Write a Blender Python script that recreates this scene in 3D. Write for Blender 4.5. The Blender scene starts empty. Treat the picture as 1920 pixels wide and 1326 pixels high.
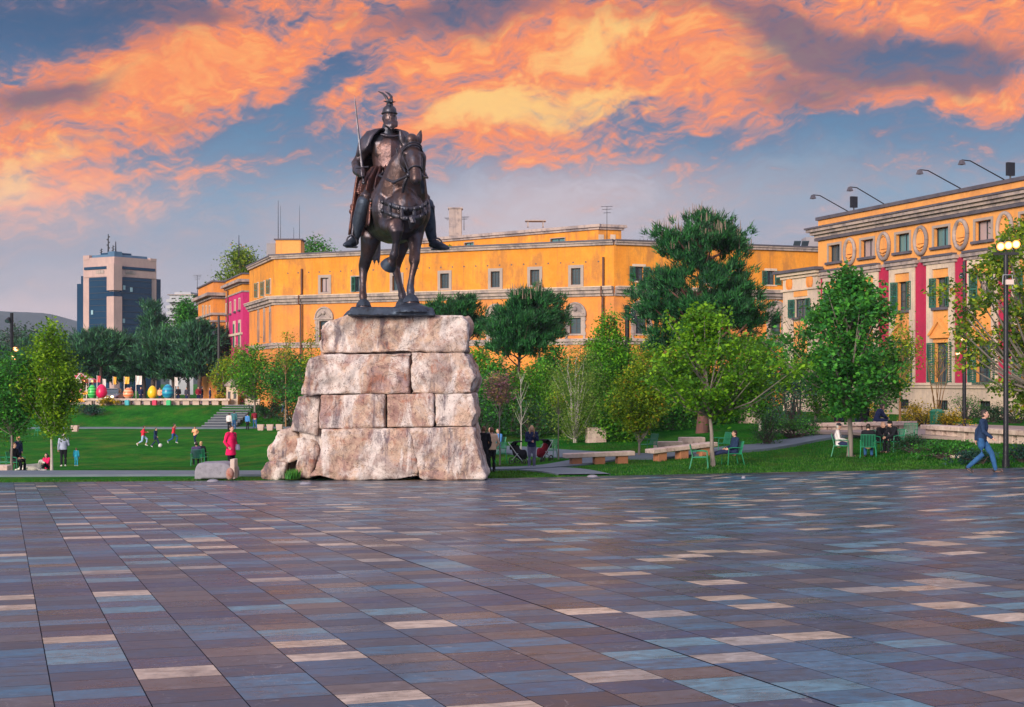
import bpy, bmesh, math, random
import numpy as np
from mathutils import Vector, Matrix, noise
RND = random.Random(11)
NPR = np.random.default_rng(5)
F = 2666.7; CX = 960.0; HY = 715.0; EYE = 1.77      # focal length in photo pixels, horizon row, eye height
TH = math.radians(19.7)                              # yaw of the paving grid
U = Vector((math.cos(TH), math.sin(TH), 0)); V = Vector((-math.sin(TH), math.cos(TH), 0))
C = bpy.context.scene.collection
PI = math.pi
def rad(a): return math.radians(a)
def at(px, py, Y): return Vector(((px-CX)/F*Y, Y, EYE-(py-HY)/F*Y))
def lerp(a, b, t): return a+(b-a)*t
def smooth(t):
    t = max(0.0, min(1.0, t)); return t*t*(3-2*t)
# ---------------------------------------------------------------- objects
ORG = {}
def tag(o, label=None, cat=None, group=None, kind=None):
    if label: o['label'] = label
    if cat: o['category'] = cat
    if group: o['group'] = group
    if kind: o['kind'] = kind
    return o
def thing(name, label, cat, loc, group=None, rz=0.0):
    o = bpy.data.objects.new(name, None); C.objects.link(o)
    o.empty_display_size = 0.3
    o.location = loc; o.rotation_euler = (0, 0, rz)
    ORG[o.name] = Vector(loc)
    return tag(o, label, cat, group)
def kids(o): return [c for c in bpy.data.objects if c.parent == o]
KID = {}
def link_mesh(name, me, parent=None):
    o = bpy.data.objects.new(name, me); C.objects.link(o)
    if parent is not None:
        o.parent = parent
        KID.setdefault(parent.name, []).append(o)
    return o
def copy_tree(o, parent=None):
    c = o.copy(); C.objects.link(c)
    if parent is not None:
        c.parent = parent; KID.setdefault(parent.name, []).append(c)
    for k in list(KID.get(o.name, [])): copy_tree(k, c)
    return c
def set_smooth(me, ang=None):
    me.polygons.foreach_set('use_smooth', [True]*len(me.polygons))
    if ang is not None:
        try: me.set_sharp_from_angle(angle=rad(ang))
        except Exception: pass
class MB:
    def __init__(s): s.v = []; s.f = []; s.m = []
    def add(s, vs, fs, mi=0):
        b = len(s.v); s.v += [tuple(p) for p in vs]
        for f in fs: s.f.append(tuple(b+i for i in f)); s.m.append(mi)
    def box(s, c, size, rz=0.0, mi=0, M=None, top=1.0):
        x, y, z = size[0]/2, size[1]/2, size[2]/2
        p = [Vector((a*x*(top if k > 0 else 1), b*y*(top if k > 0 else 1), k*z)) for k in (-1, 1) for b in (-1, 1) for a in (-1, 1)]
        Mt = M if M is not None else Matrix.Rotation(rz, 3, 'Z')
        p = [Mt @ q + Vector(c) for q in p]
        s.add(p, [(0,2,3,1),(4,5,7,6),(0,1,5,4),(2,6,7,3),(0,4,6,2),(1,3,7,5)], mi)
    def hexa(s, p, mi=0):      # eight corners: bottom 4 (ccw), top 4
        s.add(p, [(3,2,1,0),(4,5,6,7),(0,1,5,4),(1,2,6,5),(2,3,7,6),(3,0,4,7)], mi)
    def tube(s, pts, rr, n=8, mi=0, cap=True, up=None, ell=None):
        pts = [Vector(p) for p in pts]; m = len(pts)
        if not isinstance(rr, (list, tuple)): rr = [rr]*m
        b = len(s.v); prev = None
        for i, p in enumerate(pts):
            d = (pts[min(i+1, m-1)]-pts[max(i-1, 0)])
            d = d.normalized() if d.length > 1e-9 else Vector((0, 0, 1))
            if up is not None: a = d.cross(Vector(up))
            elif prev is not None: a = prev - d*prev.dot(d)
            else: a = d.cross(Vector((0, 0, 1)) if abs(d.z) < .9 else Vector((1, 0, 0)))
            if a.length < 1e-6: a = d.cross(Vector((0, 1, 0.3)))
            a.normalize(); prev = a; c = a.cross(d).normalized()
            r = rr[i]; ra, rb = (r if isinstance(r, (tuple, list)) else (r, r))
            for k in range(n):
                t = 2*PI*k/n
                s.v.append(tuple(p + a*(ra*math.cos(t)) + c*(rb*math.sin(t))))
        for i in range(m-1):
            for k in range(n):
                k2 = (k+1) % n
                s.f.append((b+i*n+k, b+i*n+k2, b+(i+1)*n+k2, b+(i+1)*n+k)); s.m.append(mi)
        if cap:
            s.f.append(tuple(b+k for k in reversed(range(n)))); s.m.append(mi)
            s.f.append(tuple(b+(m-1)*n+k for k in range(n))); s.m.append(mi)
    def sweep(s, pts, rr, n=14, mi=0, up=(0, 0, 1)):   # rounded-end organic limb
        pts = [Vector(p) for p in pts]
        rr = [(r if isinstance(r, (tuple, list)) else (r, r)) for r in rr]
        d0 = (pts[0]-pts[1]).normalized(); d1 = (pts[-1]-pts[-2]).normalized()
        e0, e1 = min(rr[0]), min(rr[-1]); P = []; Q = []
        for a in (80, 55, 28):
            P.append(pts[0]+d0*e0*math.sin(rad(a))); Q.append((rr[0][0]*math.cos(rad(a)), rr[0][1]*math.cos(rad(a))))
        P += pts; Q += rr
        for a in (28, 55, 80):
            P.append(pts[-1]+d1*e1*math.sin(rad(a))); Q.append((rr[-1][0]*math.cos(rad(a)), rr[-1][1]*math.cos(rad(a))))
        s.tube(P, Q, n, mi, True, up)
    def ball(s, c, r, nu=14, nv=9, mi=0, M=None, egg=0.0):
        if not isinstance(r, (tuple, list)): r = (r, r, r)
        b = len(s.v)
        for j in range(nv+1):
            ph = PI*j/nv
            for i in range(nu):
                t = 2*PI*i/nu; k = math.sin(ph)*(1-egg*math.cos(ph))
                p = Vector((r[0]*k*math.cos(t), r[1]*k*math.sin(t), r[2]*math.cos(ph)))
                if M is not None: p = M @ p
                s.v.append(tuple(p+Vector(c)))
        for j in range(nv):
            for i in range(nu):
                i2 = (i+1) % nu
                s.f.append((b+j*nu+i, b+(j+1)*nu+i, b+(j+1)*nu+i2, b+j*nu+i2)); s.m.append(mi)
    def prism(s, poly, a, b, mi=0):    # poly: list of points; a,b : functions point -> Vector front/back
        n = len(poly); vs = [a(p) for p in poly]+[b(p) for p in poly]
        fs = [tuple(range(n)), tuple(reversed(range(n, 2*n)))]
        fs += [(i, n+i, n+(i+1) % n, (i+1) % n) for i in range(n)]
        s.add(vs, fs, mi)
    def lathe(s, prof, c=(0, 0, 0), n=16, mi=0):
        b = len(s.v); c = Vector(c)
        for (r, z) in prof:
            for k in range(n):
                t = 2*PI*k/n; s.v.append((c.x+r*math.cos(t), c.y+r*math.sin(t), c.z+z))
        for i in range(len(prof)-1):
            for k in range(n):
                k2 = (k+1) % n
                s.f.append((b+i*n+k, b+i*n+k2, b+(i+1)*n+k2, b+(i+1)*n+k)); s.m.append(mi)
        s.f.append(tuple(b+k for k in reversed(range(n)))); s.m.append(mi)
        s.f.append(tuple(b+(len(prof)-1)*n+k for k in range(n))); s.m.append(mi)
    def mesh(s, name, mats, org=None, sm=None, fix=True):
        if not isinstance(mats, (list, tuple)): mats = [mats]
        me = bpy.data.meshes.new(name)
        vs = s.v
        if org is not None and org.length > 0: vs = [(x-org.x, y-org.y, z-org.z) for x, y, z in vs]
        me.from_pydata(vs, [], s.f)
        for m in mats: me.materials.append(m)
        if len(mats) > 1: me.polygons.foreach_set('material_index', s.m)
        if fix:
            bm = bmesh.new(); bm.from_mesh(me); bmesh.ops.recalc_face_normals(bm, faces=bm.faces); bm.to_mesh(me); bm.free()
        if sm is not None: set_smooth(me, sm if sm > 0 else None)
        me.update(); return me
    def build(s, name, mats, parent=None, sm=None, local=False, bevel=0.0, fix=True):
        org = None
        if parent is not None and not local:
            r = parent
            while r.parent is not None: r = r.parent
            org = ORG.get(r.name)
        me = s.mesh(name, mats, org, sm, fix)
        if bevel > 0:
            bm = bmesh.new(); bm.from_mesh(me)
            es = [e for e in bm.edges if len(e.link_faces) == 2 and e.calc_face_angle(0) > rad(35)]
            bmesh.ops.bevel(bm, geom=es, offset=bevel, segments=1, affect='EDGES'); bm.to_mesh(me); bm.free()
        return link_mesh(name, me, parent)
def remesh(me, vox, it=0, fac=.5, tex=None):
    """voxel union + smoothing of overlapping shapes into one continuous skin; returns a new mesh"""
    o = bpy.data.objects.new('tmp', me); C.objects.link(o)
    m = o.modifiers.new('r', 'REMESH'); m.mode = 'VOXEL'; m.voxel_size = vox
    if it:
        k = o.modifiers.new('s', 'SMOOTH'); k.iterations = it; k.factor = fac
    dg = bpy.context.evaluated_depsgraph_get(); dg.update()
    n = bpy.data.meshes.new_from_object(o.evaluated_get(dg))
    mats = list(me.materials); n.materials.clear()
    for q in mats: n.materials.append(q)
    n.polygons.foreach_set('material_index', [0]*len(n.polygons))
    bpy.data.objects.remove(o); bpy.data.meshes.remove(me)
    set_smooth(n); return n
# ---------------------------------------------------------------- materials
MATS = {}
def srgb(r, g, b):
    f = lambda c: (c/255/12.92) if c/255 <= .04045 else ((c/255+.055)/1.055)**2.4
    return (f(r), f(g), f(b), 1)
class NT:
    def __init__(s, tree): s.t = tree; s.n = tree.nodes; s.l = tree.links
    def node(s, ty, **kw):
        n = s.n.new(ty)
        for k, v in kw.items():
            if k.startswith('i_'): n.inputs[k[2:].replace('_', ' ')].default_value = v
            else: setattr(n, k, v)
        return n
    def put(s, sock, v):
        if hasattr(v, 'is_linked') or isinstance(v, bpy.types.NodeSocket): s.l.new(v, sock)
        elif v is not None: sock.default_value = v
    def math(s, op, a, b=None, c=None, clamp=False):
        n = s.n.new('ShaderNodeMath'); n.operation = op; n.use_clamp = clamp
        s.put(n.inputs[0], a)
        if b is not None: s.put(n.inputs[1], b)
        if c is not None: s.put(n.inputs[2], c)
        return n.outputs[0]
    def vmath(s, op, a, b=None, out=0):
        n = s.n.new('ShaderNodeVectorMath'); n.operation = op
        s.put(n.inputs[0], a)
        if b is not None: s.put(n.inputs[1], b)
        return n.outputs[out]
    def mix(s, f, a, b, mode='MIX'):
        n = s.n.new('ShaderNodeMix'); n.data_type = 'RGBA'; n.blend_type = mode
        s.put(n.inputs[0], f); s.put(n.inputs[6], a); s.put(n.inputs[7], b)
        return n.outputs[2]
    def noise(s, vec, scale, detail=3, rough=.55, dist=0, out=0, lac=2.0):
        n = s.n.new('ShaderNodeTexNoise'); n.inputs['Scale'].default_value = scale
        n.inputs['Detail'].default_value = detail; n.inputs['Roughness'].default_value = rough
        n.inputs['Distortion'].default_value = dist; n.inputs['Lacunarity'].default_value = lac
        if vec is not None: s.l.new(vec, n.inputs['Vector'])
        return n.outputs[out]
    def map(s, v, a, b, c=0.0, d=1.0, ty='LINEAR'):
        n = s.n.new('ShaderNodeMapRange'); n.interpolation_type = ty
        s.put(n.inputs[0], v)
        for i, x in enumerate((a, b, c, d)): s.put(n.inputs[1+i], x)
        return n.outputs[0]
    def ramp(s, v, stops, interp='LINEAR'):
        n = s.n.new('ShaderNodeValToRGB'); n.color_ramp.interpolation = interp
        e = n.color_ramp.elements
        while len(e) > 1: e.remove(e[-1])
        e[0].position = stops[0][0]; e[0].color = stops[0][1]
        for p, c in stops[1:]:
            q = e.new(p); q.color = c
        s.l.new(v, n.inputs[0]); return n.outputs[0]
    def xyz(s, v):
        n = s.n.new('ShaderNodeSeparateXYZ'); s.l.new(v, n.inputs[0]); return n.outputs
    def comb(s, x, y, z):
        n = s.n.new('ShaderNodeCombineXYZ')
        for i, q in enumerate((x, y, z)): s.put(n.inputs[i], q)
        return n.outputs[0]
    def bump(s, h, strength, dist=.02):
        n = s.n.new('ShaderNodeBump'); n.inputs['Strength'].default_value = strength; n.inputs['Distance'].default_value = dist
        s.l.new(h, n.inputs['Height']); return n.outputs[0]
def newmat(name):
    m = bpy.data.materials.new(name); m.use_nodes = True
    t = NT(m.node_tree); b = t.n['Principled BSDF']; return m, t, b
def pmat(name, c1, c2=None, scale=2.0, rough=.7, metal=0.0, bump=0.0, bscale=None, spec=.5, coord='Object', detail=5, stretch=None, emis=None, es=0.0, rnd=0.0, bdist=.02, c3=None):
    if name in MATS: return MATS[name]
    m, t, b = newmat(name)
    c1 = tuple(c1)+((1,) if len(c1) == 3 else ())
    b.inputs['Roughness'].default_value = rough; b.inputs['Metallic'].default_value = metal
    b.inputs['Specular IOR Level'].default_value = spec
    col = None
    if coord == 'World': vec = t.node('ShaderNodeNewGeometry').outputs['Position']
    else: vec = t.node('ShaderNodeTexCoord').outputs[coord]
    if stretch:
        vec = t.vmath('MULTIPLY', vec, stretch)
    if c2 is not None:
        c2 = tuple(c2)+((1,) if len(c2) == 3 else ())
        n = t.noise(vec, scale, detail, .6)
        col = t.mix(t.map(n, .33, .67), c1, c2)
        if c3 is not None:
            c3 = tuple(c3)+((1,) if len(c3) == 3 else ())
            n3 = t.noise(vec, scale*2.7, detail, .65)
            col = t.mix(t.map(n3, .55, .72), col, c3)
        if rnd > 0:
            oi = t.node('ShaderNodeObjectInfo').outputs['Random']
            hs = t.node('ShaderNodeHueSaturation'); t.l.new(t.map(oi, 0, 1, 1-rnd, 1+rnd), hs.inputs['Value']); t.l.new(col, hs.inputs['Color']); col = hs.outputs[0]
        t.l.new(col, b.inputs['Base Color'])
    else: b.inputs['Base Color'].default_value = c1
    if bump > 0:
        h = t.noise(vec, bscale or scale*6, 5, .6)
        t.l.new(t.bump(h, bump, bdist), b.inputs['Normal'])
    if emis:
        b.inputs['Emission Color'].default_value = tuple(emis)+(1,); b.inputs['Emission Strength'].default_value = es
    MATS[name] = m; return m
def leafmat(name, dark, mid, light, trans=.3, rough=.55, accent=None, acc=.0):
    m, t, b = newmat(name)
    isl = t.node('ShaderNodeNewGeometry')
    oc = t.node('ShaderNodeTexCoord').outputs['Object']
    n = t.noise(oc, 1.3, 2, .5)
    k = t.math('ADD', t.math('MULTIPLY', isl.outputs['Random Per Island'], .6), t.math('MULTIPLY', t.map(n, .3, .7), .4))
    dark = [x*.55 for x in dark]; light = [light[0]*1.35, light[1]*1.45, light[2]*1.1]  # wider tone spread puts lime highlights and deep shade into the leaf colour
    st = [(0.16, tuple(dark)+(1,)), (.5, tuple(mid)+(1,)), (.84, tuple(light)+(1,))]
    col = t.ramp(k, st)
    if accent:
        wn = t.node('ShaderNodeTexWhiteNoise', noise_dimensions='1D'); t.l.new(isl.outputs['Random Per Island'], wn.inputs['W'])
        col = t.mix(t.math('LESS_THAN', wn.outputs['Value'], acc), col, tuple(accent)+(1,))
    t.l.new(col, b.inputs['Base Color']); b.inputs['Roughness'].default_value = rough; b.inputs['Specular IOR Level'].default_value = .3
    tr = t.node('ShaderNodeBsdfTranslucent'); t.l.new(t.mix(.5, col, (.25, .4, .03, 1), 'MIX'), tr.inputs['Color'])
    mx = t.node('ShaderNodeMixShader'); mx.inputs[0].default_value = trans
    out = t.n['Material Output']
    t.l.new(b.outputs[0], mx.inputs[1]); t.l.new(tr.outputs[0], mx.inputs[2]); t.l.new(mx.outputs[0], out.inputs['Surface'])
    MATS[name] = m; return m
# ---------------------------------------------------------------- camera, light, sky
SC = bpy.context.scene
cam = bpy.data.cameras.new('Camera'); camo = bpy.data.objects.new('Camera', cam); C.objects.link(camo)
camo.location = (0, 0, EYE); camo.rotation_euler = (rad(90), 0, 0)
cam.sensor_width = 36; cam.lens = 36*F/1920; cam.shift_y = (HY-663)/1920; cam.clip_end = 30000; cam.clip_start = .2
SC.camera = camo
SC.view_settings.view_transform = 'Standard'; SC.view_settings.look = 'None'; SC.view_settings.exposure = 0.25; SC.view_settings.gamma = 1.0
SC.cycles.use_denoising = True; SC.cycles.max_bounces = 6; SC.cycles.transparent_max_bounces = 6
SC.cycles.sample_clamp_indirect = 4.0; SC.cycles.caustics_reflective = False; SC.cycles.caustics_refractive = False
SUN_AZ = -150.0; SUN_EL = 15.0       # compass from +Y clockwise: behind and left of the camera
sun = bpy.data.lights.new('Sun', 'SUN'); sun.energy = 4.3; sun.angle = rad(22); sun.color = (1.0, .84, .70)
so = bpy.data.objects.new('Sun', sun); C.objects.link(so)
sd = Vector((math.sin(rad(SUN_AZ))*math.cos(rad(SUN_EL)), math.cos(rad(SUN_AZ))*math.cos(rad(SUN_EL)), math.sin(rad(SUN_EL))))
so.rotation_euler = (-sd).to_track_quat('-Z', 'Y').to_euler(); so.location = (-30, -30, 40)
W = bpy.data.worlds.new('World'); SC.world = W; W.use_nodes = True
W.cycles.sampling_method = 'MANUAL'; W.cycles.sample_map_resolution = 512
w = NT(W.node_tree)
for n in list(w.n): w.n.remove(n)
wo = w.node('ShaderNodeOutputWorld')
dirv = w.node('ShaderNodeTexCoord').outputs['Generated']
X, Yc, Z = w.xyz(dirv)[:3]
azim = w.math('ARCTAN2', X, Yc)
elev = w.math('ARCTAN2', Z, w.math('SQRT', w.math('ADD', w.math('MULTIPLY', X, X), w.math('MULTIPLY', Yc, Yc))))
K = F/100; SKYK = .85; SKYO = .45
def skyco(px, py):
    x = (px-CX)/F; z = (HY-py)/F
    return math.atan(x)*K, math.atan2(z, math.sqrt(1+x*x))*K
P0 = w.comb(w.math('MULTIPLY', azim, K), w.math('MULTIPLY', elev, K), 0.0)
wn_ = w.noise(P0, .5, 3, .55, out=1)
warp = w.vmath('MULTIPLY', w.vmath('SUBTRACT', wn_, (.5, .5, .5)), (1.7, 1.0, 0))
P1 = w.vmath('ADD', P0, warp)
wn2 = w.noise(P0, 2.6, 2, .5, out=1)
P1 = w.vmath('ADD', P1, w.vmath('MULTIPLY', w.vmath('SUBTRACT', wn2, (.5, .5, .5)), (.22, .16, 0)))
def blobs(lst, base):
    tot = None
    for (px, py, rx, ry, ang, wt) in lst:
        a, b = skyco(px, py)
        m = w.node('ShaderNodeMapping', vector_type='TEXTURE')
        m.inputs['Location'].default_value = (a, b, 0); m.inputs['Rotation'].default_value = (0, 0, rad(ang)); m.inputs['Scale'].default_value = (rx/100, ry/100, 1)
        w.l.new(base, m.inputs['Vector'])
        d = w.vmath('LENGTH', m.outputs[0], out=1)
        g = w.map(d, 1.75, .05, 0, wt, 'SMOOTHSTEP')
        tot = g if tot is None else w.math('ADD', tot, g)
    return tot
cl = blobs([(120, 270, 330, 120, 22, 1.05), (250, 150, 260, 70, 22, .8), (600, 60, 330, 62, 14, 1.0), (1010, 150, 330, 105, 14, 1.15), (1290, 110, 260, 95, -6, 1.0),
            (880, 245, 290, 50, -8, .75), (1790, 45, 280, 70, -16, 1.1), (1850, 180, 170, 34, -8, 1.1), (1560, 140, 190, 80, -12, .62), (230, 385, 220, 44, 10, .62),
            (30, 350, 120, 60, 15, .9), (410, 305, 150, 16, 8, .5), (1235, 285, 120, 22, -25, .6), (1000, 308, 100, 22, 0, .5), (1380, 235, 110, 26, -8, .55), (1665, 257, 24, 9, 5, .6),
            (930, 40, 200, 50, 20, .7), (520, 170, 26, 80, -25, .5), (420, 235, 130, 16, 30, .5), (1500, 205, 210, 22, -10, .5),
            (585, 160, 190, 34, 38, -1.0), (480, 210, 140, 40, 25, -.6), (100, 45, 220, 42, 0, -1.0), (1440, 205, 120, 40, -10, -.35), (1740, 118, 130, 36, -8, -1.0), (880, 12, 140, 26, 8, -.5), (1600, 235, 190, 22, 0, -.5)], P1)
RT = w.node('ShaderNodeMapping', vector_type='TEXTURE'); RT.inputs['Rotation'].default_value = (0, 0, rad(17)); RT.inputs['Scale'].default_value = (2.3, .55, 1)
w.l.new(P1, RT.inputs['Vector'])
fb = w.noise(RT.outputs[0], .85, 8, .57, .15)
fb2 = w.noise(P1, 1.9, 8, .60, .0)
RT2 = w.node('ShaderNodeMapping', vector_type='TEXTURE'); RT2.inputs['Rotation'].default_value = (0, 0, rad(-12)); RT2.inputs['Scale'].default_value = (1.2, .26, 1)
w.l.new(P1, RT2.inputs['Vector'])
fb3 = w.noise(RT2.outputs[0], 1.6, 7, .58, .25)
RT4 = w.node('ShaderNodeMapping', vector_type='TEXTURE'); RT4.inputs['Rotation'].default_value = (0, 0, rad(24)); RT4.inputs['Scale'].default_value = (.9, .22, 1)
w.l.new(P1, RT4.inputs['Vector'])
fb4 = w.noise(RT4.outputs[0], 2.4, 6, .58, .0)
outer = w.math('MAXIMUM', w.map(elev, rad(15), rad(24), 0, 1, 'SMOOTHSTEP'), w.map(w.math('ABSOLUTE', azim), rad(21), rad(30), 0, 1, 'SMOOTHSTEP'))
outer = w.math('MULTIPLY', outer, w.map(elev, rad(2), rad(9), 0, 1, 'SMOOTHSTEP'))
nsum = w.math('ADD', w.math('ADD', w.math('MULTIPLY', w.math('SUBTRACT', fb, .5), 2.5), w.math('MULTIPLY', w.math('SUBTRACT', fb2, .5), 1.25)), w.math('MULTIPLY', w.math('SUBTRACT', fb3, .5), 1.35))
nsum = w.math('ADD', nsum, w.math('MULTIPLY', w.math('SUBTRACT', fb4, .5), .8))
gate = w.map(elev, rad(3.5), rad(8), .16, 1.0, 'SMOOTHSTEP')
cov = w.map(elev, rad(7.0), rad(12.0), -.15, .46, 'SMOOTHSTEP')
dens0 = w.math('ADD', w.math('ADD', w.math('ADD', w.math('MULTIPLY', cl, .72), cov), w.math('MULTIPLY', outer, .1)), w.math('MULTIPLY', nsum, gate))
dens = w.map(dens0, -.78, 1.42, 0, 1, 'SMOOTHSTEP')
base = w.ramp(w.map(elev, 0, rad(16)), [(0, srgb(206, 186, 180)), (.12, srgb(172, 172, 182)), (.3, srgb(142, 158, 180)), (.47, srgb(120, 150, 178)), (.62, srgb(82, 126, 162)), (.8, srgb(48, 90, 132)), (1, srgb(30, 60, 98))])
# thin pale veil low in the sky
veil = w.map(w.math('MULTIPLY', w.noise(RT.outputs[0], .5, 5, .55), w.map(elev, rad(9), rad(3), 0, 1, 'SMOOTHSTEP')), .36, .62, 0, .28)
veil = w.math('MAXIMUM', veil, w.map(blobs([(960, 410, 330, 90, 4, .9), (1150, 330, 300, 60, -8, .35), (60, 580, 220, 34, 0, .8), (500, 620, 500, 50, 0, .3)], P1), 0, 1, 0, .72))
base = w.mix(veil, base, srgb(222, 198, 198))
gloom = w.map(w.math('ADD', blobs([(1280, 385, 190, 55, 5, .5), (620, 420, 200, 50, 0, .35), (1560, 330, 300, 60, -4, .55), (200, 470, 300, 60, 0, .3)], P1), w.math('MULTIPLY', w.math('SUBTRACT', fb2, .5), .9)), .1, .7, 0, .55, 'SMOOTHSTEP')
base = w.mix(gloom, base, srgb(150, 156, 172))
lum = w.math('ADD', w.math('MULTIPLY', w.math('SUBTRACT', fb2, .5), 1.5), w.math('ADD', w.math('MULTIPLY', w.math('SUBTRACT', fb, .5), 1.2), w.math('ADD', w.math('MULTIPLY', w.math('SUBTRACT', fb3, .5), .9), w.math('MULTIPLY', w.math('SUBTRACT', fb4, .5), 1.0))))
ccol = w.ramp(w.math('ADD', w.math('MULTIPLY', w.map(dens0, -.1, 1.55), .88), w.math('ADD', w.math('MULTIPLY', lum, .40), -.02)), [(0, srgb(96, 100, 134)), (.2, srgb(132, 112, 132)), (.38, srgb(196, 130, 116)), (.56, srgb(238, 134, 88)), (.76, srgb(252, 136, 66)), (1, srgb(255, 166, 82))])
yel = w.map(w.math('ADD', blobs([(1090, 195, 200, 46, 8, .9), (870, 205, 130, 36, 0, .8), (1150, 62, 110, 36, 8, .7), (1400, 85, 90, 24, -8, .6), (80, 300, 170, 34, 30, .6), (20, 370, 60, 30, 20, .6), (1040, 120, 120, 40, 20, .45)], P1), w.math('MULTIPLY', w.math('ADD', w.math('MULTIPLY', w.math('SUBTRACT', fb, .5), 1.6), w.math('MULTIPLY', w.math('SUBTRACT', fb2, .5), 1.6)), 1.0)), .25, 1.15, 0, .85, 'SMOOTHSTEP')
ccol = w.mix(yel, ccol, srgb(255, 205, 112))
low = w.map(elev, rad(9.5), rad(6), 0, .55, 'SMOOTHSTEP')
ccol = w.mix(low, ccol, srgb(248, 196, 176))
dk = w.map(w.math('ADD', blobs([(1600, 90, 150, 60, -15, .4), (1470, 210, 130, 50, -10, .4), (300, 230, 120, 30, 20, .3), (1180, 20, 120, 30, 10, .35), (1880, 100, 120, 40, 0, .4), (620, 20, 60, 20, 0, .3), (330, 20, 120, 30, 0, .7), (90, 50, 260, 60, 0, .75), (900, 12, 190, 44, 5, .95), (1740, 115, 170, 50, -8, .9), (1430, 40, 160, 46, -25, .75), (1510, 150, 160, 60, -18, .55), (60, 170, 120, 30, 10, .6), (140, 200, 170, 36, 15, .45), (720, 60, 80, 30, 0, .2)], P1), w.math('MULTIPLY', w.math('SUBTRACT', fb, .5), 1.5)), .2, 1.0, 0, .86, 'SMOOTHSTEP')
ccol = w.mix(dk, ccol, srgb(92, 84, 108))
skyc = w.mix(dens, base, ccol)
skyc = w.mix(w.map(elev, rad(-1.5), rad(-.1), 1, 0), skyc, (.10, .10, .10, 1))
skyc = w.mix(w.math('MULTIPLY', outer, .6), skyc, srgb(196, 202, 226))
up_ = w.math('ADD', SKYK, w.math('MULTIPLY', outer, SKYO))  # sky outside the frame is raised, paler and brighter, to fill the plaza
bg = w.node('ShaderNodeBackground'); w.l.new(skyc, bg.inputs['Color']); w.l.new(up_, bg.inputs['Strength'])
ns = w.node('ShaderNodeTexSky', sky_type='NISHITA'); ns.sun_disc = False; ns.sun_elevation = rad(SUN_EL); ns.sun_rotation = rad(SUN_AZ)
bg2 = w.node('ShaderNodeBackground'); w.l.new(ns.outputs[0], bg2.inputs['Color']); bg2.inputs['Strength'].default_value = .006
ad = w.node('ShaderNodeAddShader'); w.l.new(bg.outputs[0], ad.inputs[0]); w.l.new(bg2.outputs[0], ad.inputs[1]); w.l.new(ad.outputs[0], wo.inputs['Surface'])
# ---------------------------------------------------------------- heights
def zp(x, y):       # paved square: tilted like the side of a very flat pyramid
    s = (x-5)
    sp = s if s > 8 else math.log1p(math.exp(s*1.2))/1.2
    return -.03*y + .04*sp*(1 if y > 0 else 0)*min(1, max(0, y/25))
EDGE_PX = [(-2600, 940), (-700, 909), (-150, 906), (0, 905), (480, 901), (915, 897.5), (1300, 889), (1550, 884), (1920, 877), (2300, 871), (5200, 850)]
def interp(tab, x):
    if x <= tab[0][0]: return tab[0][1]
    for (a, b), (c, d) in zip(tab, tab[1:]):
        if x <= c: return b+(d-b)*(x-a)/(c-a)
    return tab[-1][1]
_EY = {}
def edgeY(px):
    k = round(px)
    if k in _EY: return _EY[k]
    py = interp(EDGE_PX, k); t = (k-CX)/F; Y = 34.0
    while Y < 62 and HY+F*(EYE-zp(t*Y, Y))/Y > py: Y += .05
    _EY[k] = Y; return Y
ROWS = [50, 56, 62, 70, 80, 95, 110, 125, 136.5, 150, 400]
COLS = [-600, 0, 400, 560, 700, 950, 1200, 1400, 1600, 1780, 1920, 2600]
LEFT = [3.2, 3.6, 3.95, 4.35, 4.62, 4.35, 4.15, 4.1, 2.3, 2.25, 2.3]
TAB = [LEFT, LEFT, LEFT,
       [3.2, 3.55, 3.85, 4.15, 4.3, 4.15, 4.1, 4.05, 2.4, 2.3, 2.3],
       [3.25, 3.5, 3.6, 3.6, 3.6, 3.6, 3.6, 3.3, 2.5, 2.3, 2.3],
       [3.25, 3.4, 3.4, 3.1, 2.8, 2.5, 2.35, 2.3, 2.25, 2.25, 2.3],
       [3.15, 3.25, 3.15, 2.95, 2.7, 2.35, 2.25, 2.2, 2.2, 2.2, 2.3],
       [3.1, 3.0, 2.85, 2.6, 2.3, 2.2, 2.15, 2.1, 2.1, 2.1, 2.3],
       [2.95, 2.83, 2.4, 2.2, 2.15, 2.12, 2.1, 2.1, 2.1, 2.1, 2.3],
       [2.72, 2.3, 2.2, 2.15, 2.12, 2.1, 2.1, 2.1, 2.1, 2.1, 2.3],
       [2.3, 2.2, 2.16, 2.13, 2.12, 2.1, 2.1, 2.1, 2.1, 2.1, 2.3],
       [2.3, 2.2, 2.16, 2.13, 2.12, 2.1, 2.1, 2.1, 2.1, 2.1, 2.3]]
def tabd(px, Y):
    px = max(COLS[0], min(COLS[-1]-1, px)); Y = max(ROWS[0], min(399.9, Y))
    i = max(k for k in range(len(COLS)-1) if COLS[k] <= px); j = max(k for k in range(len(ROWS)-1) if ROWS[k] <= Y)
    u = smooth((px-COLS[i])/(COLS[i+1]-COLS[i])); v = (Y-ROWS[j])/(ROWS[j+1]-ROWS[j])
    if j in (7, 8): v = smooth(v) if j == 7 else v
    return lerp(lerp(TAB[i][j], TAB[i+1][j], u), lerp(TAB[i][j+1], TAB[i+1][j+1], u), v)
def tz(x, y):
    if y < 20: return zp(x, y)
    px = CX+F*x/y; Ye = edgeY(max(-2600, min(5200, px)))
    if y <= Ye: return zp(x, y)
    ze = zp(x/y*Ye, Ye)-.03; zt = EYE-tabd(px, y)
    b = smooth((y-Ye)/6.0)
    return lerp(ze, zt, b) if y < Ye+6 else zt
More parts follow.
